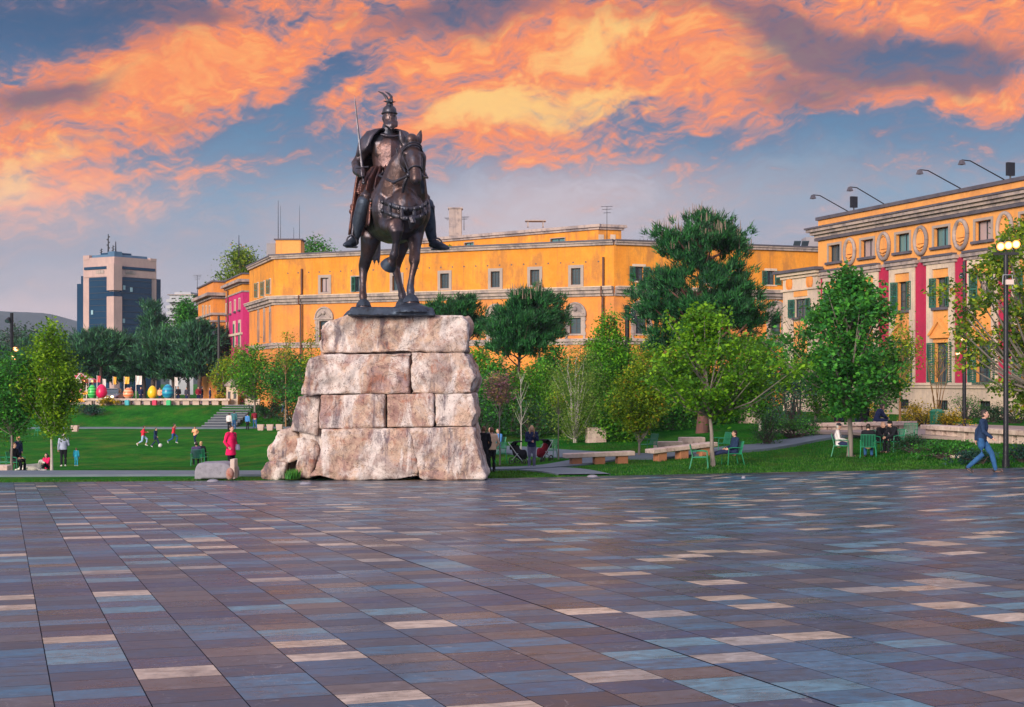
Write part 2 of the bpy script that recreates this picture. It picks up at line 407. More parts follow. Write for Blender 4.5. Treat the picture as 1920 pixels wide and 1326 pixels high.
def on_path(x, y, m=.15):
    for pts, wd in STRIPS:
        for p, q in zip(pts, pts[1:]):
            dx, dy = q.x-p.x, q.y-p.y; k = max(0, min(1, ((x-p.x)*dx+(y-p.y)*dy)/(dx*dx+dy*dy)))
            if math.hypot(x-p.x-k*dx, y-p.y-k*dy) < wd/2+m: return True
    return False
def hit(px, py):     # first ground point under a pixel
    t = (px-CX)/F; Y = 36.0
    while Y < 160:
        if HY+F*(EYE-tz(t*Y, Y))/Y <= py: break
        Y += .1
    return Vector((t*Y, Y, tz(t*Y, Y)))
def gpt(px, Y): x = (px-CX)/F*Y; return Vector((x, Y, tz(x, Y)))
# ---------------------------------------------------------------- setting materials
def stone_paving():
    m, t, b = newmat('paving stone')
    pos = t.node('ShaderNodeNewGeometry').outputs['Position']
    u = t.vmath('DOT_PRODUCT', pos, tuple(U), out=1); v = t.vmath('DOT_PRODUCT', pos, tuple(V), out=1)
    TW = .576
    uu = t.math('DIVIDE', t.math('ADD', u, .27), TW); col = t.math('FLOOR', uu); fu = t.math('SUBTRACT', uu, col)
    wc = t.node('ShaderNodeTexWhiteNoise', noise_dimensions='1D'); t.l.new(col, wc.inputs['W'])
    vv = t.math('ADD', t.math('DIVIDE', v, t.math('ADD', .34, t.math('MULTIPLY', wc.outputs['Value'], .13))), t.math('MULTIPLY', wc.outputs['Value'], 37.0))
    row = t.math('FLOOR', vv); fv = t.math('SUBTRACT', vv, row)
    wn = t.node('ShaderNodeTexWhiteNoise', noise_dimensions='3D'); t.l.new(t.comb(col, row, 3.7), wn.inputs['Vector'])
    r1 = wn.outputs['Value']; rc = wn.outputs['Color']; r2 = t.xyz(rc)[1]; r3 = t.xyz(rc)[2]
    S = lambda a, b_, c: tuple((x**1.25)*.76 for x in srgb(a*.62, b_*.99, min(255, c*1.12))[:3])+(1,)
    Sw = lambda a, b_, c: tuple(x*.62 for x in srgb(a, b_, c)[:3])+(1,)
    stops = [(0, S(88, 84, 100)), (.12, S(106, 96, 110)), (.26, S(78, 88, 112)), (.38, S(118, 112, 124)), (.50, S(98, 116, 134)), (.60, S(134, 138, 150)), (.68, Sw(94, 98, 112)), (.735, S(100, 130, 144)), (.80, S(176, 166, 166)), (.865, Sw(112, 108, 114)), (.905, Sw(218, 202, 182)), (.93, Sw(186, 184, 180)), (.95, Sw(232, 216, 198)), (.975, S(110, 74, 84)), (.985, S(96, 130, 142))]
    c = t.ramp(r1, stops, 'CONSTANT')
    st = t.comb(t.math('MULTIPLY', u, 3.0), t.math('MULTIPLY', v, 7.5), t.math('MULTIPLY', r2, 40))
    n1 = t.noise(st, 1.0, 7, .68, 1.0)
    veins = t.map(n1, .34, .66, .62, 1.32)
    c = t.mix(1.0, c, t.comb(veins, veins, veins), 'MULTIPLY')
    n2 = t.noise(pos, 9.0, 6, .7)
    g = t.map(n2, .3, .7, .70, 1.26)
    c = t.mix(1.0, c, t.comb(g, g, g), 'MULTIPLY')
    big = t.map(t.noise(pos, .12, 3, .5), .3, .7, .74, 1.2)
    c = t.mix(1.0, c, t.comb(big, big, big), 'MULTIPLY')
    stn = t.map(t.noise(pos, .8, 6, .66, .8), .56, .70, 0, .45)
    c = t.mix(stn, c, (.03, .032, .045, 1))
    # pits, pale scratches
    pit = t.map(t.noise(pos, 21, 3, .5), .70, .74, 0, .55)
    c = t.mix(pit, c, (.02, .02, .03, 1))
    sc = t.noise(t.vmath('ADD', pos, t.vmath('MULTIPLY', t.noise(pos, 3, 2, .5, out=1), (.5, .5, 0))), 5.0, 2, .5)
    scr = t.math('MULTIPLY', t.math('LESS_THAN', t.math('ABSOLUTE', t.math('SUBTRACT', sc, .5)), .006), t.math('GREATER_THAN', t.noise(pos, 1.7, 1), .57))
    c = t.mix(t.math('MULTIPLY', scr, .3), c, (.4, .42, .44, 1))
    # joints, and the wider drain slots every few columns
    mu = t.math('MULTIPLY', t.math('MINIMUM', fu, t.math('SUBTRACT', 1, fu)), TW); mv = t.math('MULTIPLY', t.math('MINIMUM', fv, t.math('SUBTRACT', 1, fv)), .40)
    slot = t.math('LESS_THAN', t.math('MODULO', t.math('ADD', col, 801), 10), .5)
    ju = t.math('LESS_THAN', mu, t.math('ADD', .0042, t.math('MULTIPLY', t.math('MULTIPLY', slot, t.math('LESS_THAN', fu, .5)), .013)))
    joint = t.math('MAXIMUM', ju, t.math('LESS_THAN', mv, .0034))
    c = t.mix(t.math('MULTIPLY', joint, .96), c, (.015, .016, .022, 1))
    t.l.new(c, b.inputs['Base Color'])
    rg = t.math('ADD', t.map(n1, .3, .7, .20, .34), t.math('MULTIPLY', r3, .12))
    t.l.new(t.math('MAXIMUM', rg, joint), b.inputs['Roughness']); t.l.new(t.math('MULTIPLY', t.math('SUBTRACT', 1, joint), .52), b.inputs['Specular IOR Level'])
    hh = t.math('ADD', t.math('MULTIPLY', n2, .35), t.math('SUBTRACT', t.math('ADD', t.math('MULTIPLY', r2, .3), t.math('MULTIPLY', n1, .4)), t.math('MULTIPLY', joint, 1.2)))
    t.l.new(t.bump(hh, .22, .004), b.inputs['Normal'])
    return m
def grassmat(name='lawn grass', k=1.0):
    m, t, b = newmat(name)
    pos = t.node('ShaderNodeNewGeometry').outputs['Position']
    n1 = t.noise(pos, .35, 5, .6); n2 = t.noise(t.vmath('MULTIPLY', pos, (1, .45, 1)), 2.6, 6, .7); n3 = t.noise(pos, 14, 4, .7)
    f = t.math('ADD', t.math('ADD', t.math('MULTIPLY', n1, .35), t.math('MULTIPLY', n2, .35)), t.math('MULTIPLY', n3, .3))
    c = t.ramp(f, [(.32, (.003*k, .036*k, .005*k, 1)), (.46, (.007*k, .082*k, .007*k, 1)), (.58, (.020*k, .135*k, .009*k, 1)), (.72, (.07*k, .21*k, .018*k, 1))])
    dry = t.map(t.math('ADD', t.math('MULTIPLY', t.noise(t.vmath('MULTIPLY', pos, (1, .5, 1)), .5, 4, .6), .6), t.math('MULTIPLY', n3, .4)), .51, .62, 0, .6)
    c = t.mix(dry, c, (.14, .17, .03, 1))
    t.l.new(c, b.inputs['Base Color']); b.inputs['Roughness'].default_value = .9; b.inputs['Specular IOR Level'].default_value = .04
    t.l.new(t.bump(t.math('ADD', n3, n2), .9, .12), b.inputs['Normal'])
    return m
M_PAVE = stone_paving(); M_GRASS = grassmat(k=1.55)
M_PATH = pmat('path paving', (.085, .125, .165), (.12, .165, .205), 1.2, .7, bump=.2, bscale=14, coord='World')
M_TERR = pmat('terrace paving', (.27, .22, .2), (.34, .27, .24), .8, .7, bump=.2, bscale=14, coord='World')
M_TRAV = pmat('travertine', (.66, .55, .48), (.46, .34, .30), 2.3, .75, bump=.5, bscale=16, c3=(.19, .12, .11), detail=7, rnd=.12)
M_SOIL = pmat('soil', (.035, .028, .02), (.02, .03, .012), 3, .95, bump=.6)
# ---------------------------------------------------------------- ground sheets
def sheet(name, rows, mats, kind='structure', sm=0, skirt=0.0):
    mb = MB(); nr, ncol = len(rows), len(rows[0])
    mb.v = [tuple(p) for r in rows for p in r]
    for i in range(nr-1):
        for j in range(ncol-1):
            mb.f.append((i*ncol+j, i*ncol+j+1, (i+1)*ncol+j+1, (i+1)*ncol+j)); mb.m.append(0)
    o = mb.build(name, mats, None, sm, fix=False)
    bm = bmesh.new(); bm.from_mesh(o.data); bmesh.ops.recalc_face_normals(bm, faces=bm.faces)
    if sum(f.normal.z for f in bm.faces) < 0: bmesh.ops.reverse_faces(bm, faces=bm.faces)
    bm.to_mesh(o.data); bm.free()
    return tag(o, kind=kind)
pxs = list(range(-2600, -400, 200))+list(range(-400, 2400, 40))+list(range(2400, 5201, 200))
E = [Vector(((p-CX)/F*edgeY(p), edgeY(p), 0)) for p in pxs]
rows = []
for k in range(34):
    s = k/33; r = []
    for p, e in zip(pxs, E):
        y = lerp(-30, e.y, s); x = e.x*1.0
        r.append(Vector((x, y, zp(x, y))))
    rows.append(r)
rows.append([Vector((e.x, e.y+.01, zp(e.x, e.y)-.5)) for e in E])
sheet('plaza', rows, M_PAVE)
offs = [0.0, .8, 1.6, 2.6, 3.8, 5, 6.2, 7.5, 9, 11, 13, 15, 17, 19, 21, 23, 25, 28, 31, 34, 38, 42, 46, 50, 55, 60, 65, 70, 75, 79, 81, 82.5, 84, 85.5, 87, 88.5, 90, 91.5, 93, 95, 98, 104, 112, 130, 170, 250, 400, 900, 2000, 4200]
rows = []
for dY in offs:
    r = []
    for p, e in zip(pxs, E):
        Y = e.y+dY; x = (p-CX)/F*Y
        z = (zp(e.x, e.y)-.03) if dY == 0 else tz(x, Y)
        n = noise.noise(Vector((x*.21, Y*.21, 0)))*.06 if 2 < dY < 90 else 0
        r.append(Vector((x, Y, z+n)))
    rows.append(r)
sheet('lawn', rows, M_GRASS)
STRIPS = []
def strip(name, pts, width, mat, lift=.05, perp=None, kind='structure', sub=14, thick=.12):
    STRIPS.append((pts, width))
    P = []
    for (p, q) in zip(pts, pts[1:]):
        for i in range(sub): P.append(Vector(p).lerp(Vector(q), i/sub))
    P.append(Vector(pts[-1])); mb = MB(); b = []
    for i, p in enumerate(P):
        d = (P[min(i+1, len(P)-1)]-P[max(i-1, 0)]); d.z = 0; d.normalize(); n = Vector((-d.y, d.x, 0))
        if perp is not None: n = Vector(perp)
        wd = width[i] if isinstance(width, list) else width
        l = p+n*wd/2; r_ = p-n*wd/2
        zl = max(tz(l.x, l.y), tz(p.x, p.y)-.05)+lift; zr = tz(r_.x, r_.y)+lift
        zm = tz(p.x, p.y)+lift; zl = max(zl, zm-.1); zr = max(zr, zm-.1)
        b.append(len(mb.v)); mb.v += [(l.x, l.y, zl-thick), (l.x, l.y, zl), (p.x, p.y, max(zm, (zl+zr)/2)), (r_.x, r_.y, zr), (r_.x, r_.y, zr-thick)]
    for i in range(len(P)-1):
        for k in range(4): mb.f.append((b[i]+k, b[i]+k+1, b[i+1]+k+1, b[i+1]+k)); mb.m.append(0)
    return tag(mb.build(name, mat, None, None), kind=kind)
strip('lawn_path', [gpt(p, 48.6) for p in (-900, -300, 100, 360, 470, 560)], 2.7, M_PATH, .07)
strip('far_path', [gpt(p, 123.6) for p in (60, 200, 300, 400, 480, 560, 640)], 2.2, M_PATH, .10)
strip('garden_path', [gpt(870, 68), gpt(960, 66.4), gpt(1040, 63.5), gpt(1130, 60.4), gpt(1230, 59.4), gpt(1330, 59.6), gpt(1420, 60.8), gpt(1500, 62.2), gpt(1580, 63), gpt(1680, 63.4)], 2.6, M_PATH, .08)
strip('side_path', [gpt(870, 53), gpt(935, 53.6), gpt(1000, 54.2), gpt(1060, 55.8), gpt(1100, 57.6), gpt(1140, 59.6)], 2.0, M_PATH, .08)
strip('link_path', [gpt(990, 54.5), gpt(1030, 52.5), gpt(1065, 50.5), gpt(1096, 48.9)], 1.9, M_PATH, .045, thick=.4)
strip('terrace', [gpt(1570, 69), gpt(1680, 66), gpt(1800, 62), gpt(1950, 58), gpt(2150, 55)], 9.5, M_TERR, .1)
strip('upper_pavement', [gpt(-300, 147), gpt(100, 147), gpt(300, 147), gpt(440, 146)], 15, M_TERR, .07)
# hills on the left horizon
def hill(name, pts, Y, depth, mat):
    rows = []
    for k in range(13):
        s = k/12; r = []
        for i, (px, py) in enumerate(pts):
            f = math.sin(PI*min(1, s*1.0)) if s < .5 else 1.0
            YY = Y+depth*(s-.5); h = (HY-py)/F*Y
            x = (px-CX)/F*Y
            z = EYE-3+(h+3)*math.sin(PI*s)**.8
            z += noise.fractal(Vector((x*.004, YY*.004, 1.7)), 1, 2, 5)*h*.10*math.sin(PI*s)
            r.append(Vector((x, YY, z)))
        rows.append(r)
    return sheet(name, rows, mat)
M_HILL = pmat('wooded hill', (.010, .03, .026), (.028, .055, .036), .02, .95, coord='World', bump=.8, bscale=.15, bdist=6)
pts = [(-1500, 700), (-900, 640), (-500, 600), (-250, 588), (-80, 578), (0, 580), (40, 584), (80, 590), (110, 598), (140, 608), (170, 614), (230, 622), (300, 628), (360, 634), (430, 650), (520, 690), (600, 714)]
fine = []
for (a, b), (c, d) in zip(pts, pts[1:]):
    for i in range(5): fine.append((a+(c-a)*i/5, b+(d-b)*i/5))
fine.append(pts[-1])
hill('hills', fine, 2600, 1500, M_HILL)
hill('near_hill', [(p, q+60-18*math.sin(p*.011)) for p, q in fine if -900 < p < 420], 1150, 500, M_HILL)
# ---------------------------------------------------------------- the rock pedestal
def stone_mat():
    m, t, b = newmat('pink conglomerate stone')
    pos = t.node('ShaderNodeNewGeometry').outputs['Position']
    oi = t.node('ShaderNodeObjectInfo').outputs['Random']
    p = t.vmath('ADD', pos, t.vmath('MULTIPLY', t.comb(oi, oi, oi), (9, 5, 7)))
    n1 = t.noise(p, .6, 6, .62, .8); n2 = t.noise(t.vmath('MULTIPLY', p, (1, 1, .7)), 1.7, 8, .72, .8); n3 = t.noise(p, 7, 7, .72)
    c = t.ramp(n1, [(.32, (.33, .27, .27, 1)), (.43, (.50, .40, .36, 1)), (.5, (.60, .44, .34, 1)), (.57, (.46, .30, .25, 1)), (.68, (.34, .25, .27, 1))])
    c = t.mix(t.map(n2, .52, .63, 0, .75), c, (.24, .13, .12, 1))
    c = t.mix(t.map(t.noise(p, 1.0, 7, .74, 1.4), .545, .63, 0, .8), c, (.40, .17, .11, 1))
    c = t.mix(t.map(t.noise(t.vmath('MULTIPLY', p, (1, 1, .5)), .9, 7, .7, .6), .475, .56, 0, .95), c, (.74, .67, .64, 1))
    c = t.mix(t.map(t.noise(t.vmath('MULTIPLY', p, (1.8, 1.8, .3)), 1.1, 7, .72, .4), .53, .64, 0, .85), c, (.12, .10, .13, 1))
    c = t.mix(t.map(n3, .54, .66, 0, .6), c, (.15, .08, .07, 1))
    cr = t.math('ABSOLUTE', t.math('SUBTRACT', t.noise(p, 1.3, 5, .6, 1.2), .5))
    c = t.mix(t.map(cr, .0, .012, .65, 0), c, (.06, .04, .04, 1))
    c = t.mix(t.map(t.noise(p, 24, 3, .6), .62, .66, 0, .75), c, (.05, .04, .04, 1))
    g = t.map(n3, .3, .7, .68, 1.04); c = t.mix(1.0, c, t.comb(g, g, g), 'MULTIPLY')
    t.l.new(c, b.inputs['Base Color']); b.inputs['Roughness'].default_value = .82; b.inputs['Specular IOR Level'].default_value = .25
    hh = t.math('ADD', t.math('MULTIPLY', n2, .6), t.math('ADD', t.math('MULTIPLY', n3, .25), t.math('MULTIPLY', t.noise(p, 26, 4, .7), .1)))
    t.l.new(t.bump(hh, 1.0, .09), b.inputs['Normal']); return m
M_ROCK = stone_mat()
def rock_block(name, poly, Y, depth, parent, back=.9, vox=.06, amp=.11, seed=0, bulge=.3, label=None):
    """a rough quarried block: outline in the picture plane at distance Y, given real depth, weathered by noise"""
    pts = [Vector(((x-CX)/F*Y, Y, EYE-(y-HY)/F*Y)) for x, y in poly]
    c = sum(pts, Vector())/len(pts)
    mb = MB(); n = len(pts); ring = []
    pts = [c+(p-c)*1.012 for p in pts]
    for dy, k in ((bulge*.9, .80), (bulge*.35, .95), (0 if bulge < .05 else -.02, 1.0)) if False else ((-.0, .965), (.07, 1.0), (depth*.5, 1.0), (depth-.12, back+.04), (depth, back)):
        ring.append([Vector((c.x+(p.x-c.x)*k, Y+dy, c.z+(p.z-c.z)*(k if k > .99 or dy < .5 else 1)))+Vector((0, (.25*smooth((p.z-c.z)/2)), 0)) for p in pts])
    vs = [p for r in ring for p in r]; fs = []
    for i in range(len(ring)-1):
        for k in range(n):
            fs.append((i*n+k, i*n+(k+1) % n, (i+1)*n+(k+1) % n, (i+1)*n+k))
    fs += [tuple(range(n)), tuple((len(ring)-1)*n+k for k in reversed(range(n)))]
    mb.add(vs, fs); me = mb.mesh('b', [M_ROCK]); me = remesh(me, vox, 1)
    me.name = name
    co = np.empty(len(me.vertices)*3); me.vertices.foreach_get('co', co); co = co.reshape(-1, 3)
    no = np.empty(len(me.vertices)*3); me.vertices.foreach_get('normal', no); no = no.reshape(-1, 3)
    off = Vector((seed*7.3, seed*3.1, seed*1.7))
    for i in range(len(co)):
        p = Vector(co[i])+off
        h = noise.fractal(p*.55, 1, 2, 4)*1.0+noise.fractal(p*1.6, .8, 2.1, 5)*.75 - max(0, noise.noise(p*.8))*.35
        cell = noise.voronoi(p*.9)[0]; h += min(.35, (cell[1]-cell[0]))*.9-.2
        w = .25+.75*abs(no[i][1]) if abs(no[i][2]) > .7 else 1
        co[i] += no[i]*h*amp*w
    org = ORG[parent.name] if parent else Vector((c.x, Y+depth/2, pts[0].z))
    base = min(co[:, 2])
    if parent is None: org = Vector((c.x, Y+depth/2, base))
    co -= np.array(org)
    me.vertices.foreach_set('co', co.ravel()); me.update()
    o = link_mesh(name, me, parent)
    if parent is None: o.location = org
    if label: o['label'] = label
    return o
PED = thing('stone_pedestal', 'tall rough pedestal of stacked pink and grey rock blocks under the bronze horseman', 'pedestal', at(745, 898, 46.5))
BL = [([(598, 616), (612, 602), (650, 589), (762, 592), (866, 591), (877, 604), (874, 632), (871, 659), (735, 660), (600, 663), (594, 640)], 45.0, 5.0, .16, .30),
      ([(583, 674), (606, 665), (690, 663), (772, 662), (770, 700), (769, 738), (660, 739), (564, 741), (566, 710)], 44.8, 5.2, .15, .3),
      ([(774, 662), (870, 661), (883, 680), (892, 706), (885, 737), (771, 738), (772, 700)], 44.85, 5.1, .15, .3),
      ([(558, 744), (600, 741), (598, 780), (597, 818), (570, 812), (544, 808), (548, 778)], 45.0, 4.6, .13, .3),
      ([(600, 741), (660, 740), (722, 739), (722, 802), (660, 803), (599, 804)], 44.75, 4.6, .09, .2),
      ([(723, 739), (811, 738), (814, 801), (723, 802)], 44.72, 4.6, .08, .2),
      ([(812, 738), (886, 738), (893, 774), (886, 800), (815, 801)], 44.75, 5.2, .10, .2),
      ([(600, 805), (690, 804), (766, 804), (772, 832), (788, 878), (785, 895), (700, 901), (636, 902), (600, 893), (578, 896), (596, 850)], 44.55, 6.2, .15, .3),
      ([(767, 803), (830, 802), (886, 801), (898, 845), (912, 899), (840, 901), (789, 899), (773, 832)], 44.6, 6.4, .10, .25),
      ([(556, 822), (597, 818), (597, 848), (582, 897), (548, 897), (546, 892), (560, 850)], 45.2, 4.0, .13, .3)]
for i, (poly, Y, dep, amp, bu) in enumerate(BL):
    rock_block('stone_block', poly, Y, dep, PED, seed=i+1, amp=amp*1.0, bulge=bu)
co_ = rock_block('core', [(612, 640), (640, 600), (850, 600), (864, 640), (872, 700), (872, 790), (880, 880), (600, 880), (566, 860), (560, 800), (585, 700)], 45.25, 3.6, PED, seed=40, amp=.03, vox=.12)
b1 = rock_block('boulder', [(505, 862), (508, 835), (522, 808), (548, 804), (562, 824), (560, 860), (540, 868), (518, 868)], 45.6, 2.2, None, amp=.16, seed=21, vox=.06)
tag(b1, 'grey boulder leaning against the left foot of the rock pedestal', 'boulder', 'boulders at the foot of the pedestal')
b2 = rock_block('boulder', [(487, 900), (491, 884), (501, 866), (520, 865), (538, 868), (538, 899), (520, 901)], 45.3, 2.0, None, amp=.15, seed=25, vox=.06)
tag(b2, 'low brown boulder at the far left end of the rock pedestal, under the grey boulder', 'boulder', 'boulders at the foot of the pedestal')
b3 = rock_block('boulder', [(520, 868), (560, 862), (566, 898), (524, 900)], 46.3, 1.6, None, amp=.1, seed=27, vox=.07)
tag(b3, 'shaded boulder half hidden by grass behind the low brown boulder of the pedestal', 'boulder', 'boulders at the foot of the pedestal')
# ---------------------------------------------------------------- bronze horseman
def bronze(name, c1, c2, rough, metal=.75, bscale=7, bump=.5):
    m, t, b = newmat(name)
    pos = t.node('ShaderNodeTexCoord').outputs['Object']
    n = t.noise(pos, 1.4, 6, .62); n2 = t.noise(t.vmath('MULTIPLY', pos, (3, 3, .7)), 1.5, 5, .6); n3 = t.noise(pos, bscale, 5, .6)
    c = t.mix(t.map(n, .35, .65), c1+(1,), c2+(1,))
    c = t.mix(t.map(n2, .50, .64, 0, .6), c, (.065, .085, .125, 1))
    c = t.mix(t.map(n3, .55, .68, 0, .6), c, (.025, .018, .022, 1))
    t.l.new(c, b.inputs['Base Color']); b.inputs['Metallic'].default_value = metal
    t.l.new(t.map(n3, .3, .7, rough-.02, rough+.2), b.inputs['Roughness'])
    t.l.new(t.bump(t.math('ADD', n3, t.math('MULTIPLY', n, .6)), bump, .03), b.inputs['Normal']); return m
M_BRZ = bronze('bronze', (.10, .060, .052), (.050, .046, .058), .32)
M_BRV = bronze('violet bronze', (.115, .095, .115), (.07, .066, .085), .36)
M_BRV2 = bronze('plate bronze', (.15, .085, .075), (.09, .065, .075), .36, bscale=14, bump=.4)
M_BRD = bronze('dark bronze', (.075, .072, .088), (.045, .046, .06), .34)
M_BRR = bronze('red brown bronze', (.21, .095, .075), (.11, .064, .064), .33, bscale=14)
M_BRB = bronze('blue black bronze', (.06, .085, .125), (.04, .055, .08), .5)
HD = rad(17); HF = Vector((math.sin(HD), -math.cos(HD), 0)); HL = Vector((math.cos(HD), math.sin(HD), 0))
HO = at(738, 573, 46.5)
def H(a, l, z):
    if a > 1.75 and z > 3.3: l = l*.88+.13       # the head is carried a little to the horse's left
    return HO+HF*a+HL*l+Vector((0, 0, z))
ST = thing('horseman_statue', 'dark bronze warrior with upright sword on a horse lifting one foreleg, atop the rock pedestal', 'statue', HO)
def part(name, mb, mat, parent=ST, vox=None, it=2, sm=40):
    if vox:
        me = remesh(mb.mesh(name, [mat], ORG[ST.name]), vox, it); me.name = name
        return link_mesh(name, me, parent)
    return mb.build(name, mat, parent, sm)
def sw(mb, pts, rr, up=(0, 0, 1), n=14): mb.sweep([H(*p) for p in pts], rr, n, up=up)
# base slab
mb = MB()
sl = [(650, 591, 44.4), (818, 588, 44.7), (806, 574, 49.2), (668, 574, 49.4)]
q = [at(*p) for p in sl]; zt = HO.z-.02
low = [Vector((p.x, p.y, zt-.40)) for p in q]; up_ = [Vector((p.x+(.12 if p.x < -4 else -.12), p.y+(.1 if p.y < 46 else -.1), zt-.12)) for p in q]
mb.hexa(low+up_)
for a, l in ((-1.42, -.72), (-.75, .48), (1.55, .23)):
    mb.tube([H(a, l, -.3), H(a, l, -.12), H(a, l, -.06), H(a, l, .0)], [.7, .55, .38, .26], 16)
part('base_slab', mb, M_BRB, vox=.05, it=1)
# horse
mb = MB()
sw(mb, [(-1.9, 0, 3.12), (-1.6, 0, 3.12), (-1.1, 0, 3.08), (-.3, 0, 2.92), (.5, 0, 2.88), (1.05, 0, 2.95), (1.4, 0, 3.05), (1.62, 0, 3.12)],
   [(.4, .5), (.72, .74), (.84, .87), (.82, .88), (.80, .92), (.77, .95), (.66, .86), (.46, .62)], n=22)
sw(mb, [(1.0, 0, 3.3), (1.38, .03, 3.78), (1.66, .08, 4.3), (1.82, .12, 4.68)], [(.68, .96), (.48, .76), (.345, .6), (.27, .46)], up=(1, 0, .2), n=18)
for s in (-1, 1):   # chest muscles and shoulders, hips, cheek
    mb.ball(H(1.58, .34*s, 2.85), (.36, .36, .5)); mb.ball(H(1.15, .62*s, 3.0), (.34, .42, .58)); mb.ball(H(-1.4, .46*s, 3.05), (.38, .56, .62))
    mb.ball(H(2.02, .2*s, 4.42), (.16, .22, .28)); mb.ball(H(2.26, .28*s, 4.62), (.085, .10, .08))
    mb.ball(H(2.66, .125*s, 3.84), (.075, .07, .08))
sw(mb, [(1.82, 0, 4.78), (2.08, 0, 4.66), (2.32, 0, 4.36), (2.52, 0, 4.02), (2.63, 0, 3.78)], [(.27, .29), (.305, .34), (.25, .31), (.185, .23), (.185, .19)], up=(0, 0, 1), n=16)
for s in (-1, 1):   # ears
    sw(mb, [(1.9, .20*s, 4.92), (1.9, .29*s, 5.12), (1.9, .34*s, 5.28), (1.9, .385*s, 5.44)], [(.11, .08), (.13, .08), (.10, .06), (.025, .025)], up=tuple(HF))
# legs
sw(mb, [(1.15, .44, 2.8), (1.12, .45, 2.25), (1.26, .42, 1.72), (1.34, .38, 1.36), (1.37, .37, 1.2), (1.38, .29, .85), (1.4, .24, .52), (1.42, .24, .42), (1.5, .23, .24), (1.55, .23, .12), (1.57, .23, .0)],
   [(.34, .44), (.23, .30), (.15, .18), (.175, .185), (.125, .13), (.088, .10), (.115, .12), (.135, .14), (.11, .12), (.18, .18), (.25, .25)], up=(1, 0, 0))
sw(mb, [(1.2, -.44, 2.7), (1.5, -.46, 2.4), (1.9, -.42, 2.36), (2.12, -.4, 2.36), (2.19, -.39, 2.2), (2.1, -.38, 1.85), (2.0, -.39, 1.6), (1.95, -.40, 1.5), (1.84, -.43, 1.36), (1.76, -.46, 1.27), (1.68, -.49, 1.22)],
   [(.38, .44), (.29, .32), (.25, .26), (.30, .28), (.23, .22), (.115, .12), (.12, .13), (.15, .15), (.12, .12), (.19, .18), (.23, .22)], up=(0, 1, 0))
sw(mb, [(-1.35, -.46, 2.85), (-1.15, -.52, 2.3), (-1.45, -.6, 1.75), (-1.74, -.64, 1.4), (-1.76, -.66, 1.2), (-1.66, -.69, .8), (-1.58, -.71, .5), (-1.54, -.71, .4), (-1.46, -.72, .22), (-1.42, -.72, .1), (-1.4, -.72, 0)],
   [(.40, .56), (.25, .36), (.145, .22), (.145, .20), (.13, .15), (.10, .11), (.12, .125), (.14, .145), (.115, .115), (.17, .17), (.25, .25)], up=(1, 0, 0))
sw(mb, [(-1.25, .46, 2.85), (-.85, .52, 2.3), (-1.15, .46, 1.85), (-1.5, .40, 1.5), (-1.48, .40, 1.28), (-1.15, .45, .8), (-.92, .48, .5), (-.88, .48, .4), (-.78, .48, .22), (-.73, .48, .1), (-.71, .48, 0)],
   [(.40, .56), (.25, .36), (.145, .22), (.145, .20), (.13, .15), (.10, .11), (.12, .125), (.14, .145), (.115, .115), (.17, .17), (.25, .25)], up=(1, 0, 0))
horse = part('horse', mb, M_BRZ, vox=.038, it=2)
for a, l, z, hh in ((1.57, .23, 0, 1), (-1.4, -.72, 0, 1), (-.71, .48, 0, 1)):
    mb = MB(); mb.tube([H(a, l, -.01), H(a-.03, l, .12), H(a-.07, l, .22)], [.27, .235, .16], 14); part('hoof', mb, M_BRB, horse, sm=50)
mb = MB(); d_ = Vector(H(1.68, -.49, 1.22)-H(1.84, -.43, 1.36)).normalized(); c_ = H(1.72, -.475, 1.255); mb.tube([c_-d_*.08, c_+d_*.06, c_+d_*.2], [.17, .235, .26], 14); part('hoof', mb, M_BRB, horse, sm=50)
mb = MB()
for i in range(7):
    s = (i-3)*.03; sw(mb, [(-1.9, s-.05, 3.45), (-2.3, s*1.2-.08, 3.2), (-2.5, s*1.4-.1, 2.5), (-2.45, s*1.6-.12, 1.95+.05*(i % 3)), (-2.3, s*1.6-.16, 1.5+.1*((i*2) % 3))], [.08, .085, .075, .06, .02], up=(0, 1, 0), n=8)
part('tail', mb, M_BRD, horse, vox=.035, it=1)
mb = MB()
for i in range(13):
    k = i/12; a, z = lerp(.75, 1.72, k), lerp(3.95, 5.0, k**.8)
    sw(mb, [(a-.08, .0, z), (a, -.22+.1*k, z-.08), (a+.1, -.34+.1*k-.03*(1-k), z-.45), (a+.14, -.40+.14*k, z-.85-.1*(i % 2))], [.12, .12, .10, .03], up=tuple(HF), n=8)
mb.ball(H(2.02, 0, 5.1), (.21, .21, .2))
for i in range(5): sw(mb, [(1.95, -.1+.05*i, 4.98), (2.26, -.1+.05*i, 4.9), (2.34, -.12+.06*i, 4.6)], [.06, .06, .02], n=7)
part('mane', mb, M_BRZ, horse, vox=.03, it=1)
mb = MB()   # bridle: bands round the head and the cheek straps
def band(c, ra, rb, tilt, r, n=20):
    M = Matrix.Rotation(tilt, 3, HL)
    P = [c+M @ (HL*(ra*math.cos(2*PI*k/n))+HF*(rb*math.sin(2*PI*k/n))) for k in range(n+1)]
    mb.tube(P, r, 7)
band(H(2.13, 0, 4.66), .305, .36, rad(-38), .035); band(H(2.17, 0, 4.74), .295, .34, rad(-40), .025); band(H(2.50, 0, 4.06), .205, .25, rad(-30), .035)
